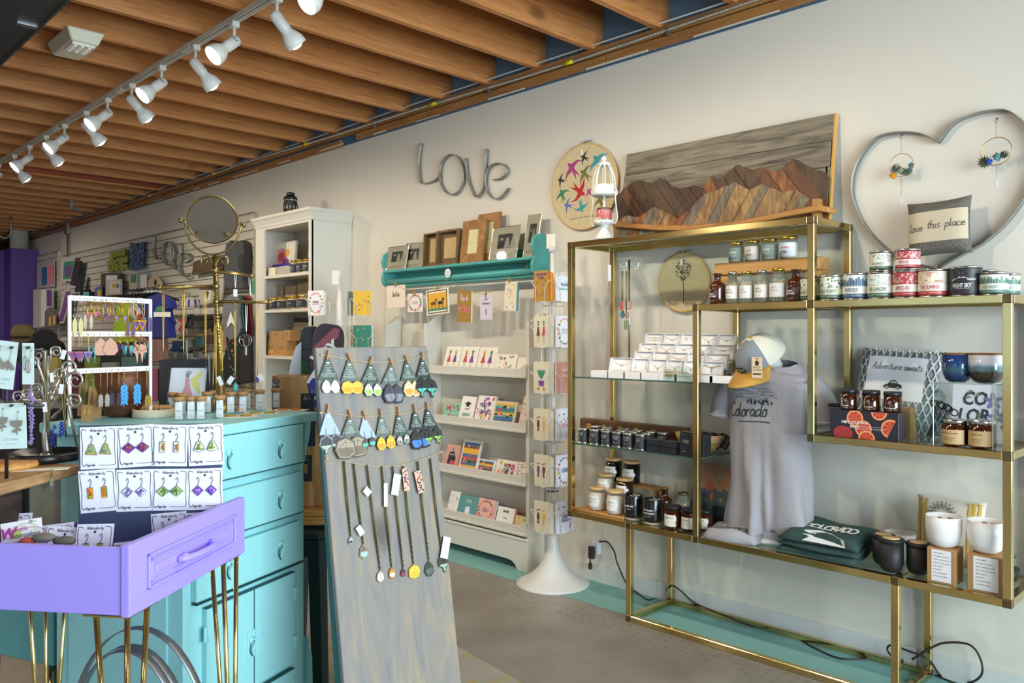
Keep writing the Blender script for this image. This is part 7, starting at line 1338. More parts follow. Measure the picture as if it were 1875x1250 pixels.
for i,(x,w,h,m,n_)in enumerate(((-.66,.10,.26,'5b3f8c','violet'),(-.5,.12,.22,'8b8578','grey'),(-.36,.09,.30,'b9a24a','mustard'),(-.22,.12,.24,'6a2f3a','wine red'),(-.08,.08,.30,'7f8f3a','olive'),(.05,.1,.26,'8d867a','stone'),(.2,.12,.30,'55706a','sage'),(.34,.1,.22,'8d4a5a','dusty rose'),(.46,.11,.28,'3b3a4c','slate'),(.6,.12,.24,'8f7464','tan'))):
 q=M@Vector((x,.0,.8306));tag(MB().box(-w/2,w/2,-.03,.03,0,h).build('boxed_stock',mat(m,.7),loc=q,rz=.75+rr.uniform(-.2,.2),bev=.002),n_+' upright box on the pale display table behind the earring rack','box','boxed stock on the display table')
# TURQUOISE CHEST
def fr(px,d,ang):
 o=RT*((px-937.5)/FPX*d)+FW*d;u=FW*math.cos(ang)+RT*math.sin(ang);return Vector((o.x,o.y,0)),math.atan2(u.y,u.x)
TQC=mat('98d8dd',.42,var=.03,vs=3,key='chestteal');DKT=mat('24565a',.5)
CK=2.55/2.30;O,RZC=fr(558,2.55,math.radians(22.8));CT=CAMH-.218*CK;O.z=CAMH*(1-CK)
ch=thing('turquoise_chest','tall turquoise painted chest with drawers and a pair of doors','chest of drawers',O,rz=RZC);ch.scale=(CK,)*3;FL=CAMH-CAMH/CK
W_=.45
MB().box(-W_,0,0,.43,FL+.03,1.031).build('body',TQC,ch,bev=.006)
MB().box(-W_-.03,.034,-.018,.45,1.031,1.057).build('top',TQC,ch,bev=.005,seg=3)
b=MB();b.prism([(0,1.03),(.028,1.03),(.024,.99),(.008,.95),(0,.92)],.0,.03);b.build('bracket',TQC,ch);b=MB();b.prism([(0,.42),(.004,.40),(.018,.36),(.022,.24),(.01,.16),(0,FL),(-.05,FL),(-.05,.17),(0,.3)],-.012,.02);b.build('foot',TQC,ch)
for x in(-W_,-.05):MB().box(x,x+.045,.02,.41,FL,FL+.03).build('leg',TQC,ch)
def pull(x,z,P,L=.04):
 b=MB();b.cyl((x,-.0185,z+.012),(x,-.022,z+.012),.010,n=14);b.tube(smooth([(x+.002,-.022,z+.014),(x+.006,-.030,z+.008),(x-.006,-.032,z-.004),(x-.007,-.03,z-.018),(x+.001,-.026,z-.028)],3),.0022,6);b.build('handle',TQC,P);b=MB();b.tube(smooth([(x+.001,-.0195,z+.009),(x-.005,-.0195,z-.004),(x-.005,-.0195,z-.018),(x+.003,-.0195,z-.029)],3),.0016,5);b.build('handle_gap',DKT,P)
for z0,z1 in((.922,1.029),(.783,.896),(.647,.760)):
 d=MB().box(-.43,-.03,-.018,.0,z0,z1).build('drawer',TQC,ch,bev=.002);pull(-.132,(z0+z1)/2,d);pull(-.325,(z0+z1)/2,d)
 MB().box(-.43,-.03,-.0185,-.0,z0-.0022,z0-.0002).build('gap_line',DKT,ch)
MB().box(-.43,-.03,-.0185,0,.6405,.6425).build('gap_line',DKT,ch)
for i,(x0,x1)in enumerate(((-.395,-.230),(-.2275,-.0655))):
 d=MB().box(x0,x1,-.016,0,.372,.621).build('door',TQC,ch,bev=.0015)
 for z in(.41,.545):
  xx=x0 if i==0 else x1;b=MB();b.box(xx-.012,xx+.012,-.0185,-.016,z,z+.036);b.cyl((xx,-.019,z),(xx,-.019,z+.036),.003,n=8)
  b.build('hinge',TQC,d,bev=.001)
 MB().box(x0-.0015 if i else x0,x1+.0015,-.0162,-.0,.6215,.6235).build('gap_line',DKT,ch)
 b=MB();xx=(-.256,-.2245)[i];b.box(xx,xx+.028,-.0185,-.016,.45,.52);b.build('latch_plate',TQC,d,bev=.001)
 if i==0:pull(-.243,.485,d)
 else:MB().cyl((-.206,-.0185,.50),(-.206,-.022,.50),.004,n=10).build('rivet',TQC,d)
MB().box(-.229,-.2282,-.0165,0,.372,.621).build('gap_line',DKT,ch)
d=MB().box(-.40,-.0655,-.016,0,.17,.355).build('drawer',TQC,ch,bev=.002);MB().box(-.40,-.0655,-.0165,0,.356,.3585).build('gap_line',DKT,ch)
MB().box(-W_-.004,-W_,.05,.38,.18,1.0).build('side_panel',TQC,ch,bev=.003)
O2,R2_=fr(97,2.30,math.radians(22.8));cz=CAMH-606*2.3/FPX
t=thing('turquoise_cabinet','turquoise cabinet on brass legs, half hidden behind the purple drawer','cabinet',O2,rz=R2_);MB().box(0,.42,0,.5,cz,.66).build('body',mat('5fa5aa',.5,var=.12,vs=6),t,bev=.004);b=MB();b.box(.03,.39,-.004,0,cz+.03,.64);b.build('front_panel',TQC,t,bev=.002)
for x,y in((.02,.03),(.38,.03),(.02,.28),(.38,.45)):MB().cyl((x,y,0),(x,y,cz),.017,n=18).build('leg',BR,t)
A,B=PZ(-25,893,.957),PZ(149,849,.957);n=Vector((-(B-A).y,(B-A).x,0)).normalized()
TPZ=.957;tb=thing('plank_table','worn natural wood table at the left under the earring displays','table',(0,0,0));b=MB().slab([(p.x,p.y)for p in(A,B,B+n*.42,A+n*.42)],TPZ-.025,TPZ);b.build('table_top',wood(['7a5a38','a17c52','c49f70'],(3,3,10),2.5,.55,key='plank'),tb,bev=.004)
for q in(A+n*.385+(B-A)*.1,B+n*.385-(B-A)*.1):MB().box(q.x-.02,q.x+.02,q.y-.02,q.y+.02,0,TPZ-.025).build('leg',mat('3a2c20',.6),tb)
tz=math.atan2((B-A).y,(B-A).x);LA=(B-A).length
t=thing('dark_crate','dark wooden crate with an olive panel under the plank table top','crate',(A.x,A.y,.813),rz=tz);MB().box(0,LA-.03,.035,.36,0,.1185).build('crate',wood(['1c1410','33241b','4a3628'],(1,8,8),3,.6,key='crate'),t,bev=.003);MB().box(LA-.15,LA-.04,.027,.0345,0,.1185).build('olive_panel',mat('5d5746',.8),t);MB().box(LA-.165,LA-.152,.027,.0345,0,.1185).build('corner_strip',BLK,t);MB().cyl((LA-.046,.035,.07),(LA-.046,.03,.07),.012,n=14).build('round_bolt',mat('5a4a38',.6),t)
# ON THE CHEST
def CP(px,py,z=CT):p=PZ(px,py,z);return Vector((p.x,p.y,z+.0006))
COP=mat('7a4c38',.42,.6,var=.45,vs=16,bump=.25,bs=30,key='copper')
c=PZ(225,762,CT);k=dep(c)/FPX;t=thing('copper_pot','dented old copper pot on the turquoise chest behind the earring rack','pot',(c.x,c.y,CT));MB().lathe([(1e-6,0),(24*k,0),(30*k,8*k),(42*k,32*k),(47*k,55*k),(46*k,72*k),(48*k,80*k),(49*k,83*k),(46*k,84*k),(43*k,74*k),(40*k,40*k),(1e-6,12*k)],48).build('pot',COP,t)
MB().tor((0,0,80*k),48*k,1.5*k,40,6,ax='z').build('rim',COP,t)
c=CP(282,763);k=dep(c)/FPX;t=thing('round_wooden_box','shallow round whitewashed wooden box of kraft earring cards','box',c);MB().lathe([(1e-6,0),(36*k,0),(37*k,1*k),(37*k,15*k),(34*k,15*k),(34*k,3*k),(1e-6,3*k)],36).build('box',mat('cfc2a8',.8,var=.15,vs=20),t)
for i in range(6):
 p=c+RT*((-22+9*i)*k)+Vector((0,0,6*k));u=thing('kraft_earring_card','kraft earring card with dark lettering, %s from the left in the round box'%('first','second','third','fourth','fifth','last')[i],'earring card',p,rot=(-.9,0,YAW+.25+.05*i),group='kraft cards in the round box');MB().box(-.018,.018,-.0006,.0006,0,.036).build('card',KRAFT,u);b=MB();b.text('CROSS',0,.016,.006,-.001,bold=.02);b.text('CREEK',0,.007,.006,-.001,bold=.02);b.build('print',INK,u)
c=CP(338,752);k=dep(c)/FPX;t=thing('fairy_picture','black framed watercolour of a fairy with yellow wings on the chest','picture frame',c,rot=(-.22,0,YAW-.06));w,h=102*k,96*k;f=16*k
for P in([(-w/2,0),(w/2,0),(w/2-f,f),(-w/2+f,f)],[(w/2,0),(w/2,h),(w/2-f,h-f),(w/2-f,f)],[(w/2,h),(-w/2,h),(-w/2+f,h-f),(w/2-f,h-f)],[(-w/2,h),(-w/2,0),(-w/2+f,f),(-w/2+f,h-f)]):MB().prism(P,0,.012).build('moulding',mat('2c2b2d',.5),t,bev=.0008)
b=MB();y=.004;b.rect(-w/2+f,w/2-f,f,h-f,y,10);q=h*.01
b.disc(-2*k,66*k,4*k,5*k,y-.0004,5);b.disc(0,71*k,6*k,4*k,y-.0003,8);b.patch([(-6*k,60*k),(2*k,61*k),(4*k,46*k),(12*k,26*k),(-12*k,26*k),(-5*k,46*k)],y-.0005,7);b.patch([(3*k,58*k),(26*k,76*k),(24*k,62*k),(10*k,52*k)],y-.0004,2);b.patch([(5*k,52*k),(20*k,56*k),(26*k,30*k),(14*k,40*k)],y-.0004,2)
for s in(-4,3):b.rect((s-.6)*k,(s+.6)*k,16*k,27*k,y-.0004,7)
b.build('painting',[mat(c_,.6)for c_ in('f0ead9','c8505a','e6df86','3f8f6f','3c6fa0','9a8aa0','2b2b2d','dfa0ac','b9b4c8','6b4a30','e9eaf0')],t)
proto=None
for cx,yb,lab in((327.6,771,'nearest the navy card panel at the left'),(316.5,760,'back left of the row'),(334,762,'behind the leftmost jar'),(350,770,'third from the left in front'),(367.5,770,'fourth from the left in front'),(380,758,'behind the fourth front jar'),(402.5,767,'front jar before the mirror base'),(393,754,'in the back row before the mirror base'),(422.5,758.5,'right of the mirror base'),(409,751,'half hidden at the back by the mirror'),(444.7,758,'second right of the mirror base'),(453,751,'behind the jar with the orange earring'),(475.5,753,'second from the right end'),(506,749,'alone at the right end')):
 c=CP(cx,yb-2);lab='corked glass vial holding a white earring card, '+lab
 if proto:dup(proto,c,rz=YAW+random.uniform(-.15,.15),label=lab);continue
 k=dep(c)/FPX;r=10.6*k;h=42*k;proto=thing('cork_jar',lab,'jar',c,rz=YAW,group='corked vials on the turquoise chest')
 MB().lathe([(1e-6,.0005),(r,.0005),(r,h*.84),(r*.96,h*.86)],28).build('glass_body',thin('fafbfb',1,.02),proto);MB().lathe([(r*.9,h*.80),(r*.93,h*.88),(r*1.02,h*.885),(r*1.04,h),(1e-6,h*1.0)],24).build('cork',CORK,proto)
 b=MB();b.box(-r*.62,r*.62,-.0005,.0005,.002,h*.80,0);b.tube([(-r*.5,-.0016,h*.4),(0,-.0022,h*.385),(r*.5,-.0016,h*.4)],.0006,4,1);b.rect(-r*.2,r*.2,h*.16,h*.17,-.001,2);b.rect(-r*.3,r*.3,h*.12,h*.13,-.001,2);b.build('card',[PAPER,mat('8a7a5a',.4,.6),mat('9a9ab0',.6)],proto)
for i,(x,y,lab)in enumerate(((436,763,'cream paper with gold earrings lying nearest the jars'),(480,757.5,'cream paper with beaded earrings lying in the middle of the chest edge'),(530,751.5,'cream paper with orange hoops lying at the right end of the chest'))):
 c=CP(x,y);t=thing('flat_earring_card',lab,'earring card',c,rz=YAW+.3-.2*i,group='cards lying on the chest');MB().box(-.055,.055,-.03,.03,0,.0015).build('card',mat('e3dac8',.8),t)
 for s in(-1,1):b=MB();b.tor((s*.022,.0,.004),.015,.0017,18,5,ax='z');b.build('earring',[mat('c99a2c',.35,.6),mat('b9a23c',.4,.5),mat('e08a2a',.4)][i],t)
c=CP(446,758);t=thing('orange_earring','small orange ring earring hung before a corked vial','earring',c-FW*.028+Vector((0,0,.014)),rz=YAW);MB().tor((0,0,0),.006,.0011,14,5).build('ring',mat('e0701a',.4),t)
BRS=mat('9c8450',.34,.9,var=.35,vs=22,key='oldbrass');D=2.60
ms=thing('mirror_stand','antique brass necklace stand topped by a round tilting mirror seen from behind','jewelry stand',CP(404,752));o0=ms.location
def a_(x,y,d=D):return AT(x,y,d)-o0
k=D/FPX;B_0=Vector((0,0,0));tp=a_(393.5,468)
MB().lathe([(30*k,0),(30*k,2*k),(24*k,6*k),(18*k,12*k),(14*k,22*k),(9*k,36*k),(6*k,50*k),(5*k,60*k)],28).build('bell_base',BRS,ms)
ys=[(393.6,495,7.5),(395.6,524,7),(396,552,7),(397.5,580,6.8),(399.6,609,6.5),(402,638,6.5),(403,668,5)]
b=MB();b.tube([a_(403.5,700),a_(402,638),a_(397.5,580),tp],[5*k,5.2*k,4.6*k,4.2*k],14)
for x,y,r in ys:
 b.sph(a_(x,y),r*k,14,sz=.95)
 for q in(-9,9):b.T=Matrix.Translation(a_(x,y+q));b.tor((0,0,0),5.2*k,1.1*k,14,5,ax='z');b.T=Matrix()
b.build('column',BRS,ms)
for p,q,d1,d2 in(((394,524),(292,526),D,D-.12),((397,497),(461,505),D,D+.06),((397,552),(494,553),D,D-.05),((399,610),(330,617),D,D+.12),((401,639),(374,644),D,D+.2)):
 b=MB();b.tube([a_(*p,d1),a_(*q,d2)],3.1*k,10);b.sph(a_(*q,d2),4.6*k,10);b.build('arm',BRS,ms)
th=[math.radians(182+i*176/20)for i in range(21)];b=MB();b.tube([a_(390+52*math.cos(q),404-62*math.sin(q))for q in th],1.9*k,8);b.tube([a_(339,402),a_(332,403)],1.6*k,6);b.sph(a_(331,403.5),4.6*k,12);b.tube([a_(441,409),a_(446,412)],1.6*k,6);b.sph(a_(446.6,412),4.2*k,12);b.build('yoke',BRS,ms)
for s in(-1,1):b=MB();b.tube(smooth([a_(393+s*4,482),a_(393+s*9,472),a_(393+s*16,469),a_(393+s*24,473),a_(393+s*23,483),a_(393+s*16,482),a_(393+s*13,476)],4),1.5*k,6);b.build('scroll',BRS,ms)
el=[(389+46.5*math.cos(q)*math.cos(.33)-42*math.sin(q)*math.sin(.33)*1.0,402+46.5*math.cos(q)*math.sin(.33)+42*math.sin(q)*math.cos(.33))for q in[i*math.pi/24 for i in range(48)]]
Pm=[a_(x,y,D-.02+.04*(y-402)/43)for x,y in el];b=MB();m_=len(Pm);b.add([p-FW*.002 for p in Pm]+[p+FW*.005 for p in Pm],[tuple(range(m_)),tuple(range(2*m_-1,m_-1,-1))]);mo=b.build('mirror_back',mat('685b4f',.8,var=.08,vs=30),ms);b=MB();b.tube(Pm,1.9*k,8,closed=True);b.build('mirror_rim',BRS,mo)
for x,y,r in((359,371,.6),(418,381,-.5),(368,428,-.55),(421,429,.6)):b=MB();b.T=Matrix.Translation(a_(x,y,D-.0)-FW*.012)@Matrix.Rotation(YAW,4,'Z')@Matrix.Rotation(r,4,'Y');b.box(-5*k,5*k,-.001,.001,-3*k,3*k);b.build('clip',BRS,mo)
GCH=mat('c09a48',.3,.9);TRQ=mat('62bfc4',.4)
def chain(x0,y0,x1,y1,d,m,lab,pend=None,tagd=None,w=3,grp='necklaces on the brass stand',r=.0009):
 t=thing('necklace',lab,'necklace',AT(x0,y0,d),group=grp);o=t.location;kk=d/FPX;b=MB();b.tube(smooth([AT(x0-w/2,y0,d-.01)-o,AT((x0+x1)/2-w/3,(y0+y1)/2,d-.012)-o,AT(x1,y1,d-.012)-o],4),r,5);b.tube(smooth([AT(x0+w/2,y0,d-.01)-o,AT((x0+x1)/2+w/3,(y0+y1)/2,d-.012)-o,AT(x1,y1,d-.012)-o],4),r,5);b.build('chain',m,t)
 if pend:pm,pr,ph=pend;b=MB();b.T=Matrix.Translation(AT(x1,y1+ph/2,d-.013)-o);b.lathe([(.0004,-ph/2*kk),(pr*kk,-ph*.1*kk),(pr*kk,ph*.2*kk),(.0004,ph/2*kk)],6,sm=False);b.build('pendant',pm,t)
 if tagd:tx,ty,tw,thh,ra=tagd;b=MB();b.T=Matrix.Translation(AT(tx,ty,d-.016)-o)@Matrix.Rotation(YAW,4,'Z')@Matrix.Rotation(ra,4,'Y');b.box(-tw/2*kk,tw/2*kk,-.0003,.0003,-thh/2*kk,thh/2*kk);b.build('tag',PAPER,t)
for a in((299,526,299,655,D-.11,GCH,'gold chain at the left end of the long brass arm'),(336,525,336,655,D-.07,GCH,'gold chain second on the long brass arm'),(376,525,377,668,D-.03,GCH,'gold chain with a dark bead nearest the column on the long arm',(mat('4a4560',.3),2,8)),(430,553,431,700,D-.02,GCH,'gold and bead chain with a turquoise crystal on the right arm',(TRQ,4.5,20),(422,696,9,15,.6)),(472,553,471,688,D-.04,GCH,'gold chain with an amethyst point at the end of the right arm',(mat('5a3f8a',.3),3.3,14),(478,691,9,13,-.7)),(394,582,396,716,D-.03,GCH,'gold chain hanging against the brass column',None,(403,697,8,17,-.4)),(404,584,408,690,D-.03,GCH,'second gold chain hanging beside the brass column'),(383,642,384,706,D-.0,mat('9a9a98',.3,.8),'silver chain on the small brass arm'),(392,640,390,712,D-.02,GCH,'fine gold chain at the column foot'),(342,617,343,662,D+.06,mat('8f8f90',.3,.8),'silver chain on the lower left brass arm'),(431,503,431,528,D+.02,PAPER,'white thread with a price tag on the upper right arm',None,(431,536,7,13,0)),(456,503,459,545,D+.03,SILV,'thin silver chain at the end of the upper right arm')):chain(*a)
t=thing('bangle','thin silver bangles with a tag hanging below the right brass arm','bangle',AT(451,624,D-.02));MB().tor((0,0,0),11*k,.0011,28,5).build('bangle_ring',SILV,t);b=MB();b.T=Matrix.Rotation(.9,4,'Z');b.tor((-.003,0,.002),11*k,.0011,28,5);b.build('bangle_ring',SILV,t);MB().box(-.006,.006,-.002,-.001,-.045,-.02).build('tag',PAPER,t)
chain(451,553,451,613,D-.03,SILV,'fine silver thread holding the bangles')
ER=mat('e9e8ee',.4);t=thing('earring_rack','white metal earring rack with three bars on the turquoise chest','earring rack',(0,0,0));DL,DR=2.165,2.39
def ep(u,y,dy=0):
 L,R=AT(127,y,DL),AT(275,0,DR);R.z=L.z;return L+(R-L)*u
UD=(ep(1,600)-ep(0,600)).normalized();ERZ=math.atan2(UD.y,UD.x)
for u in(0,1):p=ep(u,541);MB().box(p.x-.004,p.x+.004,p.y-.004,p.y+.004,CT,p.z).build('post',ER,t)
for y in(545,611,680):
 p,q=ep(0,y),ep(1,y);o=MB().box(0,(q-p).length,-.0018,.0018,-.007,.007).build('bar',ER,t,loc=p,rz=ERZ);b=MB()
 for i in range(22):b.cyl((.01+.0098*i,-.0019,0),(.01+.0098*i,-.0022,0),.0012,n=6)
 b.build('peg_holes',BLK,o)
SIL=mat('b9b9ba',.25,.9);ROS=mat('b87a5a',.3,.85);TAN=mat('c79a85',.8)
def earr(x,y,lab,kind,m,s,sep=9,drop=6,pm=None):
 """pair of earrings; x,y pixel where they hang, s size in px"""
 row=545 if y<600 else(611 if y<670 else 680);u=(x-127)/148;u=(u*DL/(DR+(DL-DR)*u));P=ep(u,row)-Vector((0,0,.006));kk=dep(P)/FPX
 t=thing('earring_pair',lab,'earrings',P,rz=ERZ,group='earrings on the white rack');pm=pm or m
 for i in(0,1):
  X=(i-.5)*sep*kk*1.3;b=MB();S_=s*kk;Y=-.006-.003*i;dp=drop*kk;b.tube(smooth([(X,.003,.004),(X,-.004,.006),(X,Y,0),(X,Y,-dp)],3),.0006,4,0);z=-dp
  if kind=='hoop':b.tor((X,Y,z-S_),S_,.0014,26,5,0)
  elif kind=='hooptri':b.tor((X,Y,z-S_),S_,.0009,26,5,0);T_=[(X-.008,z-2*S_),(X+.008,z-2*S_),(X,z-2*S_-.02)];b.tube([(a,Y,c)for a,c in T_],.0009,4,0,closed=True,sm=False);b.patch(T_[::-1],Y,1)
  elif kind=='leaf':b.tube([(X,Y,z),(X,Y,z-S_*.7)],.0006,4,0);b.tor((X,Y,z-S_*.75),.004,.001,10,4,0);b.prism([(X,z-S_*.8),(X+S_*.16,z-S_*1.2),(X+S_*.12,z-S_*1.8),(X,z-S_*2.1),(X-S_*.12,z-S_*1.8),(X-S_*.16,z-S_*1.2)],Y-.0008,Y,1)
  elif kind=='tri':T_=[(X-S_*.5,z),(X+S_*.5,z),(X,z-S_)];b.tube([(a,Y,c)for a,c in T_],.001,4,0,closed=True,sm=False);b.patch(T_[::-1],Y,1);b.patch([(a*.6+X*.4,c*.6+(z-S_*.35)*.4)for a,c in T_][::-1],Y-.0006,2)
  elif kind=='bar':b.box(X-S_*.12,X+S_*.12,Y-.001,Y,z-S_,z,1);b.rect(X-S_*.07,X+S_*.07,z-S_*.9,z-S_*.1,Y-.0015,2)
  elif kind=='spike':
   for q in range(i*0+1):b.tube([(X,Y,z),(X,Y,z-S_*.3),(X,Y,z-S_)],[.0016,.0022,.0004],6,1)
  elif kind=='comb':
   b.tor((X,Y,z-S_*.35),S_*.35,.0009,18,4,0)
   for q in(-1,0,1):b.tube([(X+q*.0045,Y-.001,z-S_*.65),(X+q*.0045,Y-.001,z-S_*(1.3+.15*(q==0)))],[.002,.0006],5,1)
  elif kind=='petal':b.prism([(X,z),(X+S_*.35,z-S_*.3),(X+S_*.5,z-S_*.75),(X+S_*.25,z-S_),(X-S_*.25,z-S_),(X-S_*.5,z-S_*.75),(X-S_*.35,z-S_*.3)],Y-.0012,Y,1)
  elif kind=='bolt':b.prism([(X-S_*.1,z),(X+S_*.25,z-S_*.1),(X+S_*.3,z-S_*.45),(X+S_*.1,z-S_*.45),(X+.001,z-S_),(X-S_*.1,z-S_*.5),(X-S_*.25,z-S_*.4)],Y-.001,Y,1)
  elif kind=='lace':
   b.rect(X-.001,X+.001,z-S_,z,Y,1)
   for q in range(5):
    for s_ in(-1,1):b.T=Matrix.Translation((X,Y-.0006,z-S_*(.08+.16*q)))@Matrix.Rotation(s_*2.5,4,'Y');b.prism([(0,0),(S_*.07,S_*.14),(S_*.03,S_*.24),(0,S_*(.27+.09*(q in(1,2)))),(-S_*.03,S_*.24),(-S_*.07,S_*.12)],-.0006,.0006,1)
   b.T=Matrix()
  elif kind=='bead':
   b.tor((X,Y,z-S_*.35),S_*.35,.0009,18,4,0);b.sph((X,Y-.001,z-S_*.9),S_*.22,8,1,1,.4,1.5)
  b.build('earring',[m,pm,mat('6a4a8a',.4)],t)
YLW=mat('c9c08a',.4);PNK=mat('d05a90',.4)
for a in((139,545,'silver drop earrings with pale yellow leaves at the left end','leaf',SIL,30,8,6,YLW),(158,545,'gold drop earrings with clear leaves, second on the top bar','leaf',GCH,24,8,4,mat('b9a890',.4)),(165,550,'gold pair with pink gem triangles on the top bar','hooptri',GCH,8,10,4,PNK),(178,545,'pair of thin gold hoops on the top bar','hoop',GCH,16,9,2),(199,545,'pair of copper hoops on the top bar','hoop',ROS,15,12,2),(190,545,'gold hoops with purple triangles in the middle of the top bar','hooptri',GCH,11,6,2,mat('6a4a8a',.4)),(218,545,'gold hoops with white and violet triangles on the top bar','hooptri',GCH,12,12,2,mat('8f7ab5',.4)),(240,545,'large thin gold hoops on the top bar','hoop',GCH,17,10,1),(236,550,'long gold bars with violet petals hanging from the top bar','bar',GCH,28,8,34,mat('8a6a4a',.4)),(252,550,'gold triangle earrings with yellow flowers','tri',GCH,20,8,32,mat('c99a1c',.4)),(267,545,'silver fish scale earrings at the right end','bar',SIL,26,9,26,SIL),(136,615,'pink and violet gold triangles at the left of the middle bar','tri',GCH,20,8,28,mat('b05a7a',.4)),(152,615,'violet and white gold triangles on the middle bar','tri',GCH,20,9,28,mat('8f8ab5',.4)),(165,615,'turquoise spike earrings left on the middle bar','spike',GCH,32,8,18,TRQ),(190,615,'large tan leather petal earrings','petal',GCH,32,14,3,TAN),(216,615,'copper hoops with purple beads on the middle bar','bead',ROS,20,8,2,mat('4f3a6a',.4)),(231,615,'gold hoops fringed with turquoise spikes','comb',GCH,24,9,2,TRQ),(249,615,'copper hoops right of the turquoise fringe','hoop',ROS,13,12,1),(252,618,'tan leather lightning bolt earrings','bolt',GCH,36,7,14,TAN),(266,615,'turquoise spike earrings at the right end','spike',GCH,30,6,12,TRQ),(161,680,'green and orange feather shaped earrings on the lowest bar','leaf',GCH,16,9,1,mat('5a6a34',.5)),(187,680,'ivory lace leaf earrings on the lowest bar','lace',GCH,26,9,38,mat('a8a094',.7)),(208,680,'slate blue lace earrings on the lowest bar','lace',GCH,26,10,36,mat('3a3a52',.7)),(236,680,'bright blue lace leaf earrings on the lowest bar','lace',GCH,44,20,20,mat('4a9fd8',.6)),(268,680,'mustard lace earrings at the right end of the lowest bar','lace',GCH,22,3,44,mat('b09544',.7))):earr(*a)
for i,(x,y,w,h,cc)in enumerate(((152,762,22,62,'5a6a34'),(172,766,26,58,'8a5a3a'),(158,772,20,30,'c9a05a'))):
 c=CP(x,y);kk=dep(c)/FPX;t=thing('kraft_display_card',('tall kraft card with green leather earrings behind the rack','kraft card with brown earrings before the copper pot','small kraft card with gold studs low behind the rack')[i],'earring card',c,rot=(-.12,0,YAW),group='kraft cards behind the white rack');MB().box(-w*kk/2,w*kk/2,0,.001,0,h*kk).build('card',KRAFT,t)
 for s in(-1,1):b=MB();b.prism([(s*w*kk*.2,h*kk*.85),(s*w*kk*.2+.005,h*kk*.5),(s*w*kk*.2,h*kk*.35),(s*w*kk*.2-.005,h*kk*.5)][::s],-.003,-.001);b.build('earring',mat(cc,.5),t)
# LEFT TABLE: JEWELRY TREE, CARD RACK
c=PZ(85,842,TPZ);k=dep(c)/FPX;DT=dep(c)
t=thing('jewelry_tree','silver scrolled jewelry tree on a round black tray','jewelry stand',(c.x,c.y,TPZ+.0006));o=t.location
MB().lathe([(1e-6,0),(61*k,0),(63*k,3*k),(64*k,14*k),(60*k,16*k),(58*k,7*k),(1e-6,6*k)],48).build('tray',mat('1c1b1b',.3),t)
TS=mat('cbc5ba',.3,.9,var=.15,vs=30);b=MB();A2=lambda x,y,d=0:AT(x,y,DT+d)-o
b.tube(smooth([A2(87,833),A2(85,790),A2(86,745),A2(89,700),A2(84,660),A2(83,640)],5),[.011]*6+[.008]*10+[.005]*9+[.0035],10);b.lathe([(14*k,6*k),(8*k,14*k)],16);b.build('trunk',TS,t)
for x,y,r,ax_,ay_,s in((70,650,9,84,690,-1),(103,644,8,86,665,1),(128,674,11,92,720,1),(138,697,13,92,735,1),(137,735,11,96,752,1),(111,685,9,90,705,1),(76,671,6,86,690,-1),(60,663,8,85,700,-1),(33,727,9,82,720,-1),(49,722,8,84,735,-1),(66,712,9,86,730,-1),(98,716,8,88,740,1)):
 n=24;r*=1.4;P=[A2(x+s*r*(1-.8*i/n)*math.cos(3.6-i*.42),y-r*(1-.8*i/n)*math.sin(3.6-i*.42),.03*math.sin(x))for i in range(n)];b=MB();Q=smooth([A2(ax_,ay_+14),(A2(ax_,ay_+6)*.6+P[0]*.4)+Vector((0,0,-.004))]+P[:2],4)[:-1]+P[1:];b.tube(Q,[max(.0022,.0048-.0001*i)for i in range(len(Q))],7);b.build('scroll_branch',TS,t)
BRN=mat('6b6040',.4,.8)
for a in((88,640,90,815,BRN,'bronze chain draped down the trunk of the jewelry tree',(82,745,8,18,-.1)),(83,645,86,790,BRN,'second bronze chain on the jewelry tree trunk',(95,691,7,17,-.1)),(112,680,121,800,BRN,'bronze chain hanging from the right branches',(112,712,8,18,.1)),(118,700,145,838,BRN,'long bronze chain trailing right off the jewelry tree',(116,649,8,17,.3)),(90,790,93,832,BLK,'short black beaded chain at the foot of the tree',None)):chain(a[0],a[1],a[2],a[3],DT-.02,a[4],a[5],None,a[6],6,'chains on the jewelry tree',.0016)
def lace(px,py,h,m,lab,d):
 t=thing('lace_earring',lab,'earring',AT(px,py,d),rz=YAW);kk=d/FPX;b=MB();rr=random.Random(px);y=0;b.tube([(0,0,.01),(0,0,0)],.0008,4)
 while y<h:r=rr.uniform(3,6.5)*kk;x=rr.uniform(-3,3)*kk;[b.disc(x+r*.62*math.cos(q*1.05),-y*kk+r*.62*math.sin(q*1.05),r*.34,y=-.001*(q%2),n=7)for q in range(6)];b.tor((x,-.001,-y*kk),r*.4,.0012,10,4);y+=7
 b.build('lace',m,t)
lace(57,712,100,mat('9a8cc8',.8),'long lilac lace earring hanging left of the jewelry tree',DT-.12);lace(98,782,40,mat('2a3aa8',.8),'royal blue lace earring hanging right of the tree trunk',DT-.05);lace(112,776,22,mat('2a3aa8',.8),'small royal blue lace earring by the bronze chain',DT-.05)
DK=1.72;t=thing('peg_rack','dark metal peg rack holding earring cards at the left edge','earring rack',(0,0,0));IRN=mat('3a3b3d',.4,.7)
b=MB()
for x in(-40,12):p=AT(x,640,DK+.08);b.cyl((p.x,p.y,TPZ),(p.x,p.y,p.z+.02),.004,n=8)
b.cyl((AT(-60,640,DK+.08)),(AT(80,640,DK+.08)),.003,n=8);b.cyl((AT(-60,742,DK+.08)),(AT(80,742,DK+.08)),.003,n=8);b.build('frame',IRN,t)
for x,y in((22,636),(53,636),(22,742),(48,738)):b=MB();b.tube([AT(x+8,y-3,DK+.08),AT(x,y,DK-.02),AT(x-2,y+1,DK-.03)],.0028,8);b.build('peg',IRN,t)
SEA='d3e6e2'
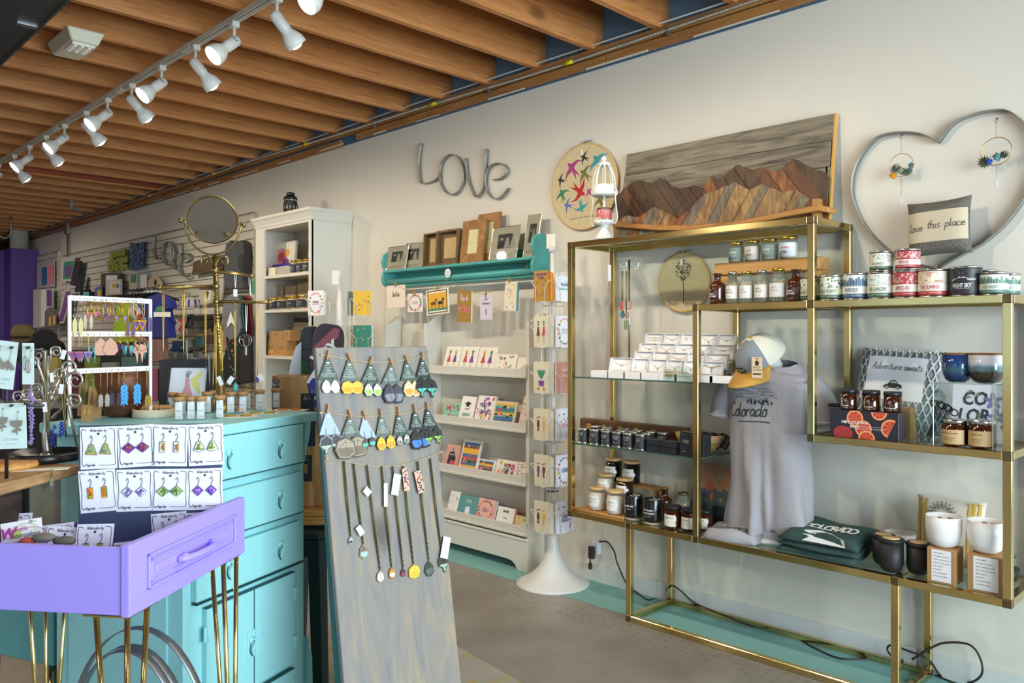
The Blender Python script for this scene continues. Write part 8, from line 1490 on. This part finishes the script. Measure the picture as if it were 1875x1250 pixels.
for x0,x1,y0,y1,rl,kd,lab in((-12,34,624,711,.12,'moth','pale green card with moth earrings on the upper peg'),(41,62,628,703,.0,'long','narrow pale green card with long filigree earrings'),(-14,47,738,821,-.03,'cup','pale green card with teacup shaped earrings on the lower peg')):
 c=AT((x0+x1)/2,y0,DK-.01);kk=DK/FPX;w,h=(x1-x0)*kk,(y1-y0)*kk;u=thing('earring_card',lab,'earring card',c,rot=(0,rl,YAW));MB().box(-w/2,w/2,-.0006,.0006,-h,0).build('card',mat(SEA,.7),u)
 b=MB();
 if kd!='long':b.text('CUT CARVE',.002,-h*.82,.005,-.0012,wx=.9);b.text('cutcarve.com',.002,-h*.90,.0026,-.0012)
 b.add([(0,-.001,0)],[]);b.build('print',mat('a3b3b0',.6),u)
 for s in(-1,1):
  X=s*w*.22+w*.04;Z=-h*(.30 if s<0 else.38);b=MB();b.tube(smooth([(X,-.002,Z+.016),(X+.003,-.003,Z+.020),(X+.002,-.004,Z+.008),(X,-.004,Z)],3),.0006,4)
  if kd=='cup':b.prism([(X-.013,Z),(X+.013,Z),(X+.011,Z-.01),(X+.004,Z-.015),(X-.004,Z-.015),(X-.011,Z-.01)],-.006,-.005);b.rect(X-.0012,X+.0012,Z-.03,Z-.015,-.0055);b.disc(X-.005,Z-.022,.005,.003,-.0055,a=.4);b.disc(X+.005,Z-.019,.005,.003,-.0055,a=-.4)
  elif kd=='moth':b.prism([(X,Z),(X+.016,Z-.018),(X+.010,Z-.022),(X,Z-.014),(X-.010,Z-.022),(X-.016,Z-.018)],-.006,-.005);b.rect(X-.0015,X+.0015,Z-.022,Z,-.0065)
  else:b.tor((X*.6,-.005,Z-.016),.0045,.0008,16,4,sz=3.2);b.rect(X*.6-.0006,X*.6+.0006,Z-.03,Z-.002,-.005)
  b.build('earring',mat('a69a90',.35,.6),u)
p=CP(22,858,TPZ);tag(MB().lathe([(1e-6,0),(.07,0),(.074,.006),(.07,.014),(1e-6,.014)],36).build('round_board',LOGW,loc=p-RT*.02),'round pale wooden board at the left edge of the plank table','board')
p=CP(75,860,TPZ);tag(MB().box(-.06,.06,-.018,.018,0,.001).build('paper_strip',mat('e2ddd0',.7),loc=p,rz=YAW+.35),'white paper strip lying before the black tray','paper')
p=PZ(93,858,TPZ);chain(95,858,94,872,dep(p)-.03,BRN,'bronze chain with a silver leaf hanging over the table edge',(mat('b9b4aa',.3,.8),4,28),None,5,'chain over the table edge')
# PURPLE DRAWER TABLE
PURP=mat('a594f2',.4,key='purpledrawer');O3,R3_=fr(238.5,1.56,math.radians(7.9));MD=Matrix.Translation(O3)@Matrix.Rotation(R3_,4,'Z');Z0,Z1=.731,.868
dr=thing('purple_drawer','purple painted drawer turned into a side table on brass hairpin legs','side table',O3,rz=R3_)
MB().box(-.004,.476,0,.018,Z0,Z1+.003).build('front_panel',PURP,dr,bev=.003,seg=2);b=MB()
for e,y in((0,-.006),(.012,-.0035)):
 x0,x1,a,c_=.055+e,.42-e,Z0+.036+e,Z1-.03-e
 for q in((x0,x1,a,a+.006),(x0,x1,c_-.006,c_),(x0,x0+.006,a,c_),(x1-.006,x1,a,c_)):b.box(q[0],q[1],y,.001,q[2],q[3])
b.build('raised_moulding',PURP,dr,bev=.0015);MB().box(.085,.39,-.003,.001,Z0+.062,Z1-.056).build('raised_field',PURP,dr,bev=.002)
b=MB();zc_=(Z0+Z1)/2;b.tube(smooth([(.165,-.003,zc_),(.172,-.016,zc_),(.20,-.024,zc_),(.235,-.026,zc_),(.27,-.024,zc_),(.298,-.016,zc_),(.305,-.003,zc_)],4),.0075,10);b.sph((.175,-.012,zc_),.012,10,sz=.9);b.sph((.295,-.012,zc_),.012,10,sz=.9);b.build('handle',PURP,dr)
SD=mat('a594f2',.5,key='purpleside')
for q in((0,.012,.018,.55,.004),(.458,.470,.018,.55,.075),(.012,.458,.538,.55,.06)):MB().box(q[0],q[1],q[2],q[3],Z0+.002,Z1-q[4]).build('side_board',PURP,dr,bev=.0015)
MB().box(.012,.458,.018,.538,Z0+.004,Z0+.012).build('bottom',PURP,dr)
for cx,cy,sx,sy in((.012,.014,1,1),(.458,.014,-1,1),(.012,.536,1,-1),(.458,.536,-1,-1)):
 l=MB().slab([(cx-sx*.008,cy-sy*.008),(cx+sx*.09,cy-sy*.008),(cx+sx*.09,cy+sy*.012),(cx+sx*.012,cy+sy*.09),(cx-sx*.008,cy+sy*.09)][::(1 if sx*sy>0 else-1)],Z0-.004,Z0-.0005).build('leg_plate',BR,dr)
 f=Vector((cx+sx*.004,cy+sy*.004,.004))
 for q in((0,0),(.066,0),(0,.066)):MB().cyl((cx+sx*q[0],cy+sy*q[1],Z0-.004),f+Vector((sx*q[0]*.12,sy*q[1]*.12,0)),.0056,n=12).build('leg_rod',BR,dr)
 MB().sph(f,.009,10,sz=.4).build('foot',BR,dr)
pl_,pr_=AT(144,700,1.90),AT(406,700,1.955);UV=(pr_-pl_).xy;PW=UV.length;PRZ=math.atan2(UV.y,UV.x);zt_=1.0645;HB=zt_-Z0-.013
npn=thing('earring_card_easel','navy panel standing in the purple drawer and covered with earring cards','display panel',(pl_.x,pl_.y,Z0+.0125),rz=PRZ);MB().box(0,PW,0,.006,0,HB).build('panel',mat('3a4664',.55),npn)
b=MB();b.sph((.05,-.001,.14),.002,6);b.sph((.13,-.001,.143),.002,6);b.build('pins',SILV,npn)
INK2=mat('3a3848',.6);SHP={'kite':[(0,0),(.5,-.45),(0,-1),(-.5,-.45)],'dia':[(0,0),(.6,-.5),(0,-1),(-.6,-.5)],'trap':[(-.12,0),(.18,0),(.5,-1),(-.5,-.92)],'bar':[(-.22,0),(.22,0),(.22,-1),(-.22,-1)],'fan':[(-.15,0),(.15,0),(.55,-.8),(0,-1),(-.5,-.85)]}
def wcard(P,rot,lab,shape,cols,s=1,grp='earring cards on the navy panel'):
 w,h=.081,.0995;t=thing('earring_card',lab,'earring card',P,rot=rot,group=grp);MB().box(-w/2,w/2,-.0008,0,-h,0).build('card',mat('ecebf6',.6),t)
 b=MB();y=-.0013;script(b,'Watercolors by',-.0,-.0115,.0075,.0008,y,al='c',wx=.78);b.disc(0,-.0165,.003,y=y);
 b.lines([[(-.026/.1,-.008/.1),(-.036/.1,-.006/.1),(-.037/.1,-.02/.1),(-.035/.1,-.05/.1),(-.037/.1,-.08/.1),(-.034/.1,-.092/.1),(-.028/.1,-.088/.1)]],0,0,.1,.0016,y,shear=0);b.lines([[(.022/.1,-.006/.1),(.034/.1,-.007/.1),(.036/.1,-.02/.1),(.035/.1,-.05/.1),(.037/.1,-.085/.1),(.03/.1,-.091/.1),(.0,-.0905/.1)]],0,0,.1,.0013,y,shear=0)
 script(b,'Peggy Ledger',-.028,-.092,.006,.0007,y,al='l',wx=.62);b.build('print',INK2,t);rr=random.Random(len(lab))
 for i in(-1,1):
  b=MB();X=i*.0155;Z=-.040;b.tube(smooth([(X-.003,-.003,Z+.014),(X+.001,-.004,Z+.020),(X+.003,-.004,Z+.012),(X,-.0035,Z+.003),(X,-.0035,Z)],3),.0006,4,3);P_=[(X+a*.026*s,Z+c*.026*s)for a,c in SHP[shape]];b.prism([p for p in P_],-.005,-.0038,3);b.patch([(X+(p[0]-X)*.92,Z-.013*s+(p[1]-Z+.013*s)*.92)for p in P_][::-1],-.0052,0)
  for q in range(6):
   a0=rr.randrange(len(P_));a1=(a0+1+rr.randrange(len(P_)-1))%len(P_);f0,f1=rr.uniform(.2,.8),rr.uniform(.2,.8);cx_=(X,Z-.013*s);v=[(cx_[0]+(P_[a0][0]-cx_[0])*f0,cx_[1]+(P_[a0][1]-cx_[1])*f0),(cx_[0]+(P_[a1][0]-cx_[0])*f1,cx_[1]+(P_[a1][1]-cx_[1])*f1)]
   b.tube([(v[0][0],-.0054,v[0][1]),(v[1][0],-.0054,v[1][1])],.0011*(1+q%2),4,1+q%2)
  b.build('earring',[mat(c_,.35)for c_ in cols]+[BLK],t)
 return t
NPM=Matrix.Translation(npn.location)@Matrix.Rotation(PRZ,4,'Z')
def ppn(px,py):
 r=ray(px,py);n=Vector((-math.sin(PRZ),math.cos(PRZ),0));q=pl_+Vector((math.sin(PRZ),-math.cos(PRZ),0))*.0015;C_=Vector((0,0,CAMH));tt=(Vector((q.x,q.y,0))-Vector((0,0,0))).dot(n)/r.dot(n);return C_+r*tt
for px,py,rl,sh,cols,lab in((180,781,-.02,'trap',('c9a83c','8fb07a','7aa9a0'),'earring card with yellow green trapezoids, top row first'),(247,778,-.05,'dia',('8a3a9a','5a2a5a','9a5a4a'),'earring card with purple diamonds, top row second'),(312,777,.03,'bar',('e6e0cc','c98f1c','b07a2c'),'earring card with white and ochre bars, top row third'),(376,776,-.03,'fan',('dfe8d8','a8c23a','8a9a3a'),'earring card with lime fans, top row fourth'),(177,860,-.06,'bar',('e8a01c','5aa04a','d8702c'),'earring card with orange and green bars, second row first'),(246.5,859,-.0,'kite',('dcdce8','5a4a9a','8a7ab8'),'earring card with white and violet kites, second row second'),(312.5,858,.02,'dia',('a8c87a','3a4a2a','7a9a5a'),'earring card with green diamonds, second row third'),(375,857,-.01,'kite',('8a5ac8','4a2a8a','b08ae0'),'earring card with violet kites, second row fourth'),(309,938,-.06,'kite',('5a4a9a','8a6a2a','3a3a4a'),'earring card in the third row above the drawer front'),(373,937,-.04,'dia',('5a9a9a','3a5a8a','2a2a4a'),'earring card at the right of the third row')):wcard(ppn(px,py),(0,rl,PRZ),lab,sh,cols)
for px,py,d,rl,sh,cols,lab in((176,959,1.74,-.03,'bar',('8aa83a','3a3a2a','c98fb0'),'earring card leaning on the drawer floor below the navy panel'),(122,964,1.76,.05,'kite',('b0a090','3a3a2a','8a7a6a'),'earring card second left of the navy panel'),(103,959,1.80,-.12,'trap',('b0a090','3a3a2a','8a7a6a'),'earring card tilted behind the brown stone'),(28,940,1.84,-.06,'dia',('d0c0a0','7a6a5a','8a9ab0'),'earring card at the far left behind the swirled sign'),(243,990,1.72,-.12,'dia',('c0b0a0','4a4a5a','8a7a6a'),'earring card low beside the drawer front')):wcard(AT(px,py,d),(-.25,rl,YAW-.02),lab,sh,cols,grp='loose earring cards in the drawer')
t=thing('swirl_sign','tilted white sign with slanted lettering over pink and green swirls','sign',AT(38,953,1.70),rot=(-.15,-.17,YAW));MB().box(-.044,.044,0,.001,-.06,0).build('card',mat('f2f1ee',.6),t)
b=MB();y=-.0008
for i,(a,c_,m)in enumerate(((.032,.014,0),(.036,.018,1),(.026,.02,0),(.04,.01,2))):b.lines([[(a*10*math.cos(q*.5)+.02*i,c_*10*math.sin(q*.5))for q in range(9)]],0,-.026,.1,.0009,y-.0001*i,m,shear=.3)
b.disc(-.012,-.026,.012,.009,y,0);b.disc(-.03,-.02,.007,.005,y,1);b.text('W',-.030,-.034,.022,y-.001,2,shear=.25,bold=.03);b.text('earable',-.003,-.021,.0085,y-.001,2,shear=.25,mw=.036);b.text('atercolors',.010,-.035,.0105,y-.001,3,shear=.25,mw=.06);b.text('28—',.026,-.008,.006,y-.001,3,shear=.2);b.text('Peggy Ledger',.0,-.045,.004,y-.001,3,shear=.2);b.build('print',[mat('c8d86a',.6),mat('b8a0d8',.6),mat('b83a90',.6),mat('2a2430',.6)],t)
for px,py,m,lab,s in((80,984,'6b655c','flat grey brown stone in the drawer before the sign',1),(118,990,'5a5650','smooth dark stone in the drawer beside the cards',1),(52,990,'b04a3a','red beaded trinket in the drawer before the sign',.8)):
 p=AT(px,py,1.66);b=MB();b.sph((0,0,0),.024*s,12,0,1,.7,.4);tag(b.build('stone' if m!='b04a3a' else 'trinket',mat(m,.7,var=.2,vs=50),loc=p,rz=YAW),lab,'stone' if m!='b04a3a' else 'trinket')
for i,(px,yt,rw,d,lab)in enumerate(((256,1149,.180,1.86,'largest galvanized metal loop standing behind the hairpin legs'),(240,1182,.155,1.80,'smaller galvanized metal loop standing inside the large one'),(232,1190,.150,1.72,'nearest galvanized metal loop on the floor'))):
 c=AT(px,600,d);zt2=CAMH+(615-yt)/FPX*d;hz=zt2/2;P=[Vector((rw*math.cos(q),0,hz+.001+(hz-.001)*math.sin(q)))for q in[j*math.pi/28 for j in range(56)]];b=MB();b.ribbon(P,.022,.0022,closed=True);tag(b.build('metal_loop',mat('84868a',.38,.7,var=.2,vs=10),loc=(c.x,c.y,0),rz=YAW-.15),lab,'metal loop','galvanized loops behind the drawer table')
# LEANING BOARD
YA,YB_,XF,KK=1.20,1.60,-1.798,.1603;LEAN=math.atan(KK);HBD=1.2425/math.cos(LEAN)
bd=thing('display_board','grey stained wooden board leaning with twine lines of earrings and necklaces','display board',(XF,(YA+YB_)/2,0),rot=(-LEAN,0,math.pi/2))
GB=wood(['77757a','868280','92897f','a89678'],(7,7,.9),3.2,.6,key='greyboard',bump=.1,dist=1.4)
MB().box(-.2,.2,0,.018,.003,HBD).build('board',GB,bd,bev=.002);b=MB();b.hexa([(-.198,.019,.004),(.198,.019,.004),(.198,.062,.004),(-.198,.062,.004),(-.198,.019,HBD-.1),(.198,.019,HBD-.1),(.198,.0215,HBD-.1),(-.198,.0215,HBD-.1)]);b.build('teal_backing',mat('2c6463',.6),bd)
def bl(px,py):
 r=ray(px,py);n=Vector((1,0,KK));tt=(XF-CAMH*KK)/(r.x+KK*r.z);p=Vector((0,0,CAMH))+r*tt;return p.y-(YA+YB_)/2,p.z/math.cos(LEAN)
BM=Matrix.Translation(bd.location)@Matrix.Rotation(math.pi/2,4,'Z')@Matrix.Rotation(-LEAN,4,'X')
def on(name,lab,cat,px,py,grp,roll=0):
 x,z=bl(px,py);return thing(name,lab,cat,BM@Vector((x,0,z)),rot=(-LEAN,roll,math.pi/2),group=grp),x,z
def lp(P):return[bl(*p)for p in P]
TW_=mat('c9b48c',.9)
for P,lab in(([(587,650),(597,652),(632,658),(675,664),(714,662),(745,658),(772,651),(788,642)],'top twine line on the grey board'),([(586,756),(635,761),(664,763),(700,761),(733,757),(765,751),(796,740)],'middle twine line on the grey board'),([(597,839),(626,844),(660,851),(696,854),(732,851),(765,842),(806,827)],'lowest twine line on the grey board')):
 q=lp(P);b=MB();b.T=BM;b.tube(smooth([(x,-.006,z)for x,z in q],4),.0011,5);b.sph((q[0][0],-.004,q[0][1]),.004,8);b.sph((q[-1][0],-.004,q[-1][1]),.004,8);tag(b.build('twine_line',TW_),lab,'twine','twine lines on the grey board')
WNG={'tear':[(0,0),(.28,-.25),(.42,-.6),(.25,-.95),(-.1,-1),(-.38,-.75),(-.3,-.3)],'round':[(0,0),(.45,-.15),(.6,-.55),(.4,-.95),(-.1,-1),(-.5,-.8),(-.45,-.25)],'wing':[(0,0),(.3,-.2),(.5,-.55),(.3,-.8),(.12,-1),(-.05,-.85),(-.25,-.5)],'tail':[(0,0),(.35,-.2),(.45,-.5),(.28,-.72),(.14,-.78),(.16,-1),(.04,-1),(.0,-.76),(-.3,-.6),(-.32,-.25)]}
def wing(b,X,Z,S_,kd,flip,y=-.004):
 P=[(X+a*S_*flip,Z+c*S_)for a,c in WNG[kd]];P=P[::-1]if flip>0 else P;cx=sum(p[0]for p in P)/len(P);cz=sum(p[1]for p in P)/len(P)
 b.prism(P[::-1],y-.0012,y,0);b.patch([(cx+(p[0]-cx)*.86,cz+(p[1]-cz)*.86)for p in P][::1],y-.0016,1);b.add([(p[0]*1.0,y-.0019,p[1])for p in[(cx+(p[0]-cx)*.78,cz+S_*.02+(p[1]-cz)*(.8 if p[1]<cz else.05))for p in P]],[tuple(range(len(P)))],2)
 for q in P[::2]:b.tube([(cx,y-.0022,cz+S_*.3),(cx+(q[0]-cx)*.8,y-.0022,cz+(q[1]-cz)*.8)],.0004,3,0)
GD='4d5f58';BLC='a9bcdc'
CARDS=[((597,655),(580,618),697,GD,'tear',25,(('d8d8d0','eeeee4','e4e4dc')),'white wing',(593,609)),((636,659),(621,657),699,'66756d','round',25,('c9a24a','f2d24a','f0a82c'),'yellow round',(632,648)),((676,665),(657,693),702,GD,'tear',27,('5a5a4a','eef0ee','a8c86a'),'white and lime',(670,686)),((713,668),(695,730),704,'66756d','tear',38,('2a2a2c','4a4a5a','8a8a94'),'dark striped',(708,722)),((741,662),(731,762),698,GD,'tear',31,('c9b48c','f0ecb8','f0a04a'),'cream and orange',(743,755)),((770,657),(758,786),693,'33433d','tail',38,('1c1c1e','22262a','5ac8b8'),'black and teal swallowtail',(768,782)),((597,753),(582,621),797,BLC,'tail',38,('8a8a94','3a3a40','b0d0b0'),'green topped black',(594,610)),((637,763),(621,659),801,'66756d','round',42,('5a5048','a89a88','7a6a5a'),'big brown eyespot',(628,648)),((664,765),(652,687),803,BLC,'tear',20,('3a3230','6a5a54','5ac8b8'),'small brown and teal',(664,677)),((694,761),(685,715),800,'66756d','tear',27,('b89a3a','f0d040','e0a03a'),'bright yellow',(693,710)),((726,757),(717,748),798,GD,'tear',20,('4a4a44','dcdcd4','8a8a84'),'small grey white',(727,740)),((756,752),(747,774),788,'33433d','tear',38,('1c1c1e','2c2c30','3f7fd8'),'black and blue',(757,771)),((779,748),(771,801),786,'33433d','tail',32,('1c1c1e','2c302c','9acb5a'),'black and green',(781,794))]
for i,(ap,(bx0,bx1),by,col,kd,s,cols,nm,ex)in enumerate(CARDS):
 rw='top' if i<6 else 'middle';t,x0,z0=on('wing_earring_card','triangular card with %s butterfly wing earrings on the %s twine'%(nm,rw),'earring card',ap[0],ap[1],'butterfly wing earring cards')
 A1=bl(bx0,by);B1=bl(bx1,by-2*(bx1-bx0)/40);w=B1[0]-A1[0];y0_=-.0085 if i%2 else-.0075
 P=[(-.003,.002),(A1[0]-x0,A1[1]-z0),(B1[0]-x0,B1[1]-z0),(.003,.002)];MB().prism(P,y0_-.0006,y0_).build('card',mat(col,.7),t)
 b=MB();h=z0-A1[1];y=y0_-.0012;mx=(P[1][0]+P[2][0])/2
 for f,wf in((.46,.40),(.72,.66),(.78,.72)):b.rect(mx*f-w*wf/2,mx*f+w*wf/2,-h*f,-h*f+.0007,y)
 b.text('REAL',mx*.55,-h*.56,.0038,y,mw=w*.3);b.text('BUTTERFLY',mx*.62,-h*.63,.0036,y,mw=w*.45);b.text('WINGS',mx*.68,-h*.70,.0034,y,mw=w*.3);b.text('CERTIFIED NATURAL',mx*.88,-h*.86,.0034,y,mw=w*.6);b.rect(mx*.25-.005,mx*.25+.005,-h*.28,-h*.2,y);b.text('RAINFOREST',mx*.4,-h*.38,.003,y,mw=w*.25)
 b.build('print',mat('d8dcd8',.6),t);kk=dep(t.location)/FPX
 for j,e in enumerate(ex):
  X,Z=bl(e,by-2-3*j*(rw=='middle'));X-=x0;Z-=z0;b=MB();b.tube([(X,y-.001,Z+.016),(X+.001,y-.002,Z+.01),(X,y-.002,Z)],.0006,4,0);wing(b,X,Z-.001,s*kk*.98,kd,1 if j else-1,y-.002+(.0015 if j else 0));b.build('earring',[mat(c_,.3,spec=.7)for c_ in cols],t)
 q=MB();rl=random.Random(i).uniform(-.45,.45);q.T=BM@Matrix.Translation((x0,-.011,z0+.008))@Matrix.Rotation(rl,4,'Y');q.box(-.0023,.0023,-.003,.004,-.015,.012);tag(q.build('clothespin',mat('b98a5e',.8)),'tiny wooden clothespin on the card with %s wings'%nm,'clothespin','clothespins on the grey board')
for i,(x0,y0,x1,y1,kd,s,cols,lab,tg)in enumerate(((627,846,640,982,'tear',14,('5a5a5a','e4e4e8','3a3a44'),'shortest bronze chain with a small white and black wing',None),(645,851,663,996,'tear',26,('8a8a88','8a6a5a','a8d0d8'),'bronze chain with a brown and blue wing, second from the left',(655,971,10,18,.5,'p')),(669,853,694,1043,'tear',22,('8a7a4a','ecece6','d8d8cc'),'bronze chain with a white wing, third from the left',(668,900,11,15,.7,'p')),(696,855,715,1038,'tear',20,('8a4a2c','e8a03a','e8e0cc'),'bronze chain with an orange and white wing',(701.6,906,7,42,-.1,'p')),(716,855,736,1040,'tear',15,('4a4a4a','4a3a3c','b0304a'),'bronze chain with a tiny crimson wing',(720.6,887,14,38,-.3,'p')),(735,855,755,1033,'round',25,('b8963a','f4dc4a','f0b83a'),'bronze chain with a large yellow wing',(738.5,878,11,40,.02,'f')),(762,846,783,1026,'tear',28,('3a3a3a','3f4a44','5a6a5a'),'bronze chain with a dark green wing',(763.5,882,13,40,.15,'f')),(785,841,807,1015,'tail',32,('3a3a3a','3c3c3c','a8d8b0'),'longest right hand bronze chain with a swallowtail wing',(811,1002,15,38,-.35,'p')))):
 t,lx,lz=on('wing_necklace',lab,'necklace',x0,y0,'wing necklaces on the grey board');X,Z=bl(x1,y1);X-=lx;Z-=lz;kk=dep(t.location)/FPX;b=MB()
 for s_ in(-1,1):b.tube([(s_*.0012,-.008,.003),(X*.5+s_*.0022,-.006,Z*.5),(X,-.005,Z)],.0015,5)
 for q in range(40):f=q/40;b.sph((X*f+(.001 if q%2 else-.001),-.0075,Z*f),.0021,5)
 b.build('chain',mat('6a6038',.45,.7),t);b=MB();wing(b,X,Z,s*kk,kd,1 if i%2 else-1,-.004);b.build('pendant',[mat(c_,.3,spec=.7)for c_ in cols],t)
 if tg:tx,ty,tw,th_,ra,kd2=tg;X2,Z2=bl(tx,ty);b=MB();b.T=Matrix.Translation((X2-lx,-.013,Z2-lz))@Matrix.Rotation(-ra,4,'Y');w2,h2_=tw*kk*1.15,th_*kk;b.box(-w2/2,w2/2,0,.0006,-h2_/2,h2_/2,0);[b.disc(random.Random(q+i).uniform(-.4,.4)*w2,random.Random(q*3+i).uniform(-.45,.45)*h2_,w2*.14,w2*.1,-.0004-.00003*q,1+q%3,6,q)for q in range(24 if kd2=='f' else 0)];[b.rect(-w2*.06+q*w2*.1,-w2*.03+q*w2*.1,-h2_*.35,h2_*.35,-.0004,2)for q in range(3 if kd2=='p' and th_>30 else 0)];b.build('tag',[mat('e9e9f4' if kd2=='p' else 'dcb8a0',.6),mat('c0483a',.6),mat('3a5a9a' if kd2=='f' else 'b0b0c8',.6),mat('2a2a2c',.6)],t)
# STOOL, SKI STAND
c=AT(566,600,2.98);SZ=CAMH-(968-615)/FPX*2.88;STL=mat('1f3b42',.35,.3,var=.15,vs=12);t=thing('metal_stool','dark teal metal stool behind the leaning board','stool',(c.x,c.y,0),rz=.4)
MB().box(-.15,.15,-.15,.15,SZ-.02,SZ).build('seat',STL,t,bev=.012,seg=2)
for sx in(-1,1):
 for sy in(-1,1):MB().hexa([(sx*.19-.02,sy*.19-.02,0),(sx*.19+.02,sy*.19-.02,0),(sx*.19+.02,sy*.19+.02,0),(sx*.19-.02,sy*.19+.02,0),(sx*.125-.025,sy*.125-.025,SZ-.02),(sx*.125+.025,sy*.125-.025,SZ-.02),(sx*.125+.025,sy*.125+.025,SZ-.02),(sx*.125-.025,sy*.125+.025,SZ-.02)]).build('leg',STL,t,bev=.003)
b=MB();
for q in((-.14,.14,-.145,-.135),(-.14,.14,.135,.145),(-.145,-.135,-.14,.14),(.135,.145,-.14,.14)):b.box(q[0],q[1],q[2],q[3],SZ-.08,SZ-.02)
b.build('apron',STL,t)
WB=wood(['6f4a2a','94683e','b58a58','c9a06c'],(6,6,.8),2.5,.5,key='skiblock');rzb=YAW+.12;b0=Vector((c.x,c.y,SZ+.0005))
st=thing('ski_jewelry_stand','tall wooden block stand for ski jewelry on the dark stool','display stand',b0-RT*.01,rz=rzb)
for i,(w,d,z0,z1)in enumerate(((.27,.22,.012,.04),(.26,.20,.041,.065))):MB().box(-w/2,w/2,-d/2,d/2,z0,z1).build('base_slab',LOGW,st,bev=.004)
for x in(-.1,.1):MB().cyl((x,-.08,0),(x,-.08,.012),.012,n=12).build('rubber_foot',mat('b9bcc0',.4),st)
zt3=CAMH-(688-615)/FPX*2.93-SZ;MB().box(-.115,.16,-.05,.05,.066,zt3).build('block',WB,st,bev=.003)
b=MB();b.patch([(.0,zt3-.10),(.02,zt3-.06),(.01,zt3-.02),(.05,zt3+.0),(.10,zt3+.01),(.17,zt3+.01),(.17,zt3-.13),(.06,zt3-.12),(.02,zt3-.105)],-.054,0);b.text('A',.038,zt3-.025,.062,-.0575,1,shear=.2,bold=.02);script(b,'près',.062,zt3-.03,.04,.003,-.0575,1);b.text('SKI THEM. LOVE THEM.',.024,zt3-.062,.015,-.0575,2,al='l',mw=.14);b.text('JEWELRY MADE FROM SKIS',.024,zt3-.088,.013,-.0575,1,al='l',bold=.03,mw=.15);b.text('www.apresski',.07,zt3-.108,.010,-.0575,2,al='l',mw=.09);b.build('logo_sign',[mat('4a3a9a',.5),WH,mat('7fb8e8',.5)],st)
for i,(px,py,w,h,lab)in enumerate(((563,720,24,34,'topmost dark earring card on the front of the wooden block'),(563,771,28,46,'dark earring card below the chest top on the ski block'),(560,833,22,48,'lowest dark earring card on the ski block'),(506,695,12,26,'small dark card turned sideways at the left edge of the wooden block'))):
 p=AT(px,py,2.85 if i<3 else 2.87);kk=2.86/FPX;t=thing('ski_earring_card',lab,'earring card',p,rz=rzb+(.5 if i==3 else 0),group='cards on the ski jewelry stand');MB().box(-w/2*kk,w/2*kk,0,.001,-h*kk,0).build('card',mat('2b3342',.6),t);b=MB();b.lines([[(0,0),(.5,.6),(1.1,0)]],-.012,-.014,.018,.0009,-.0008,shear=0);script(b,'Après',-.015,-.022,.013,.001,-.0008,wx=.8)
 if i in(1,2):b.prism([(-.006,-.03),(.006,-.034),(.005,-.065),(-.005,-.062)],-.003,-.001,1)
 b.build('print',[mat('c8ccd8',.6),mat('a88a5a',.4)],t)
def ski(cx,w,yt,d,tilt,m,lab,dec=None):
 p=AT(cx,690,d);kk=d/FPX;t=thing('ski_tip',lab,'ski',(p.x,p.y,p.z-.0),rot=(-.06,tilt,YAW));W=w*kk/2;H=(690-yt)*kk;n=12;P=[(-W*.9,-.12),(W*.9,-.12)]+[(W*(1 if q<.01 else math.cos(q)**.55),H-W*1.15+W*1.15*math.sin(q))for q in[j*math.pi/2/n for j in range(n)]]+[(-W*(math.cos(q)**.55 if q>.01 else 1),H-W*1.15+W*1.15*math.sin(q))for q in[j*math.pi/2/n for j in range(n)][::-1]]
 MB().prism(P,0,.010).build('blade',mat(m,.3,coat=.4),t);b=MB();b.tube([(x,.005,z)for x,z in P[2:]],.0028,5);b.build('edge',mat('c9bfae',.4),t)
 if dec:b=MB();dec(b,W,H);b.build('graphics',[mat(c_,.35)for c_ in('8a4a54','241c24','d8d8d6','2f6a3c','2a1f3a')],t)
 return t
def dk1(b,W,H):b.patch([(-W*.85,H*.55),(W*.2,H*.93),(W*.6,H*.93),(W*.6,H*.78),(-W*.9,H*.3)],-.0008,0);b.patch([(-W*.9,-.1),(-W*.4,H*.05),(W*.6,H*.4),(W*.9,H*.3),(W*.9,-.1)],-.0007,4);b.text('VOY',W*.1,H*.40,W*.62,-.0014,2,rot=.8,bold=.05,al='c')
def dk2(b,W,H):b.patch([(-W*.9,H*.0),(-W*.9,H*.36),(W*.9,-.02),(W*.9,-.1),(-W*.5,-.1)],-.0008,3)
ski(567,36,597,3.20,.0,'262626','black ski tip with a green corner behind the wooden block',dk2);ski(592,58,592,3.13,.13,'3c2832','maroon and pink ski tip with white letters behind the wooden block',dk1)
p=AT(528,690,3.2);tag(MB().prism([(0,-.1),(.05,-.1),(.05,.14),(.03,.12),(.008,.05),(-.002,-.02)],0,.008).build('ski_tip',mat('c9ccd4',.4),loc=p,rz=YAW),'pale curved ski edge left of the black ski tip','ski')
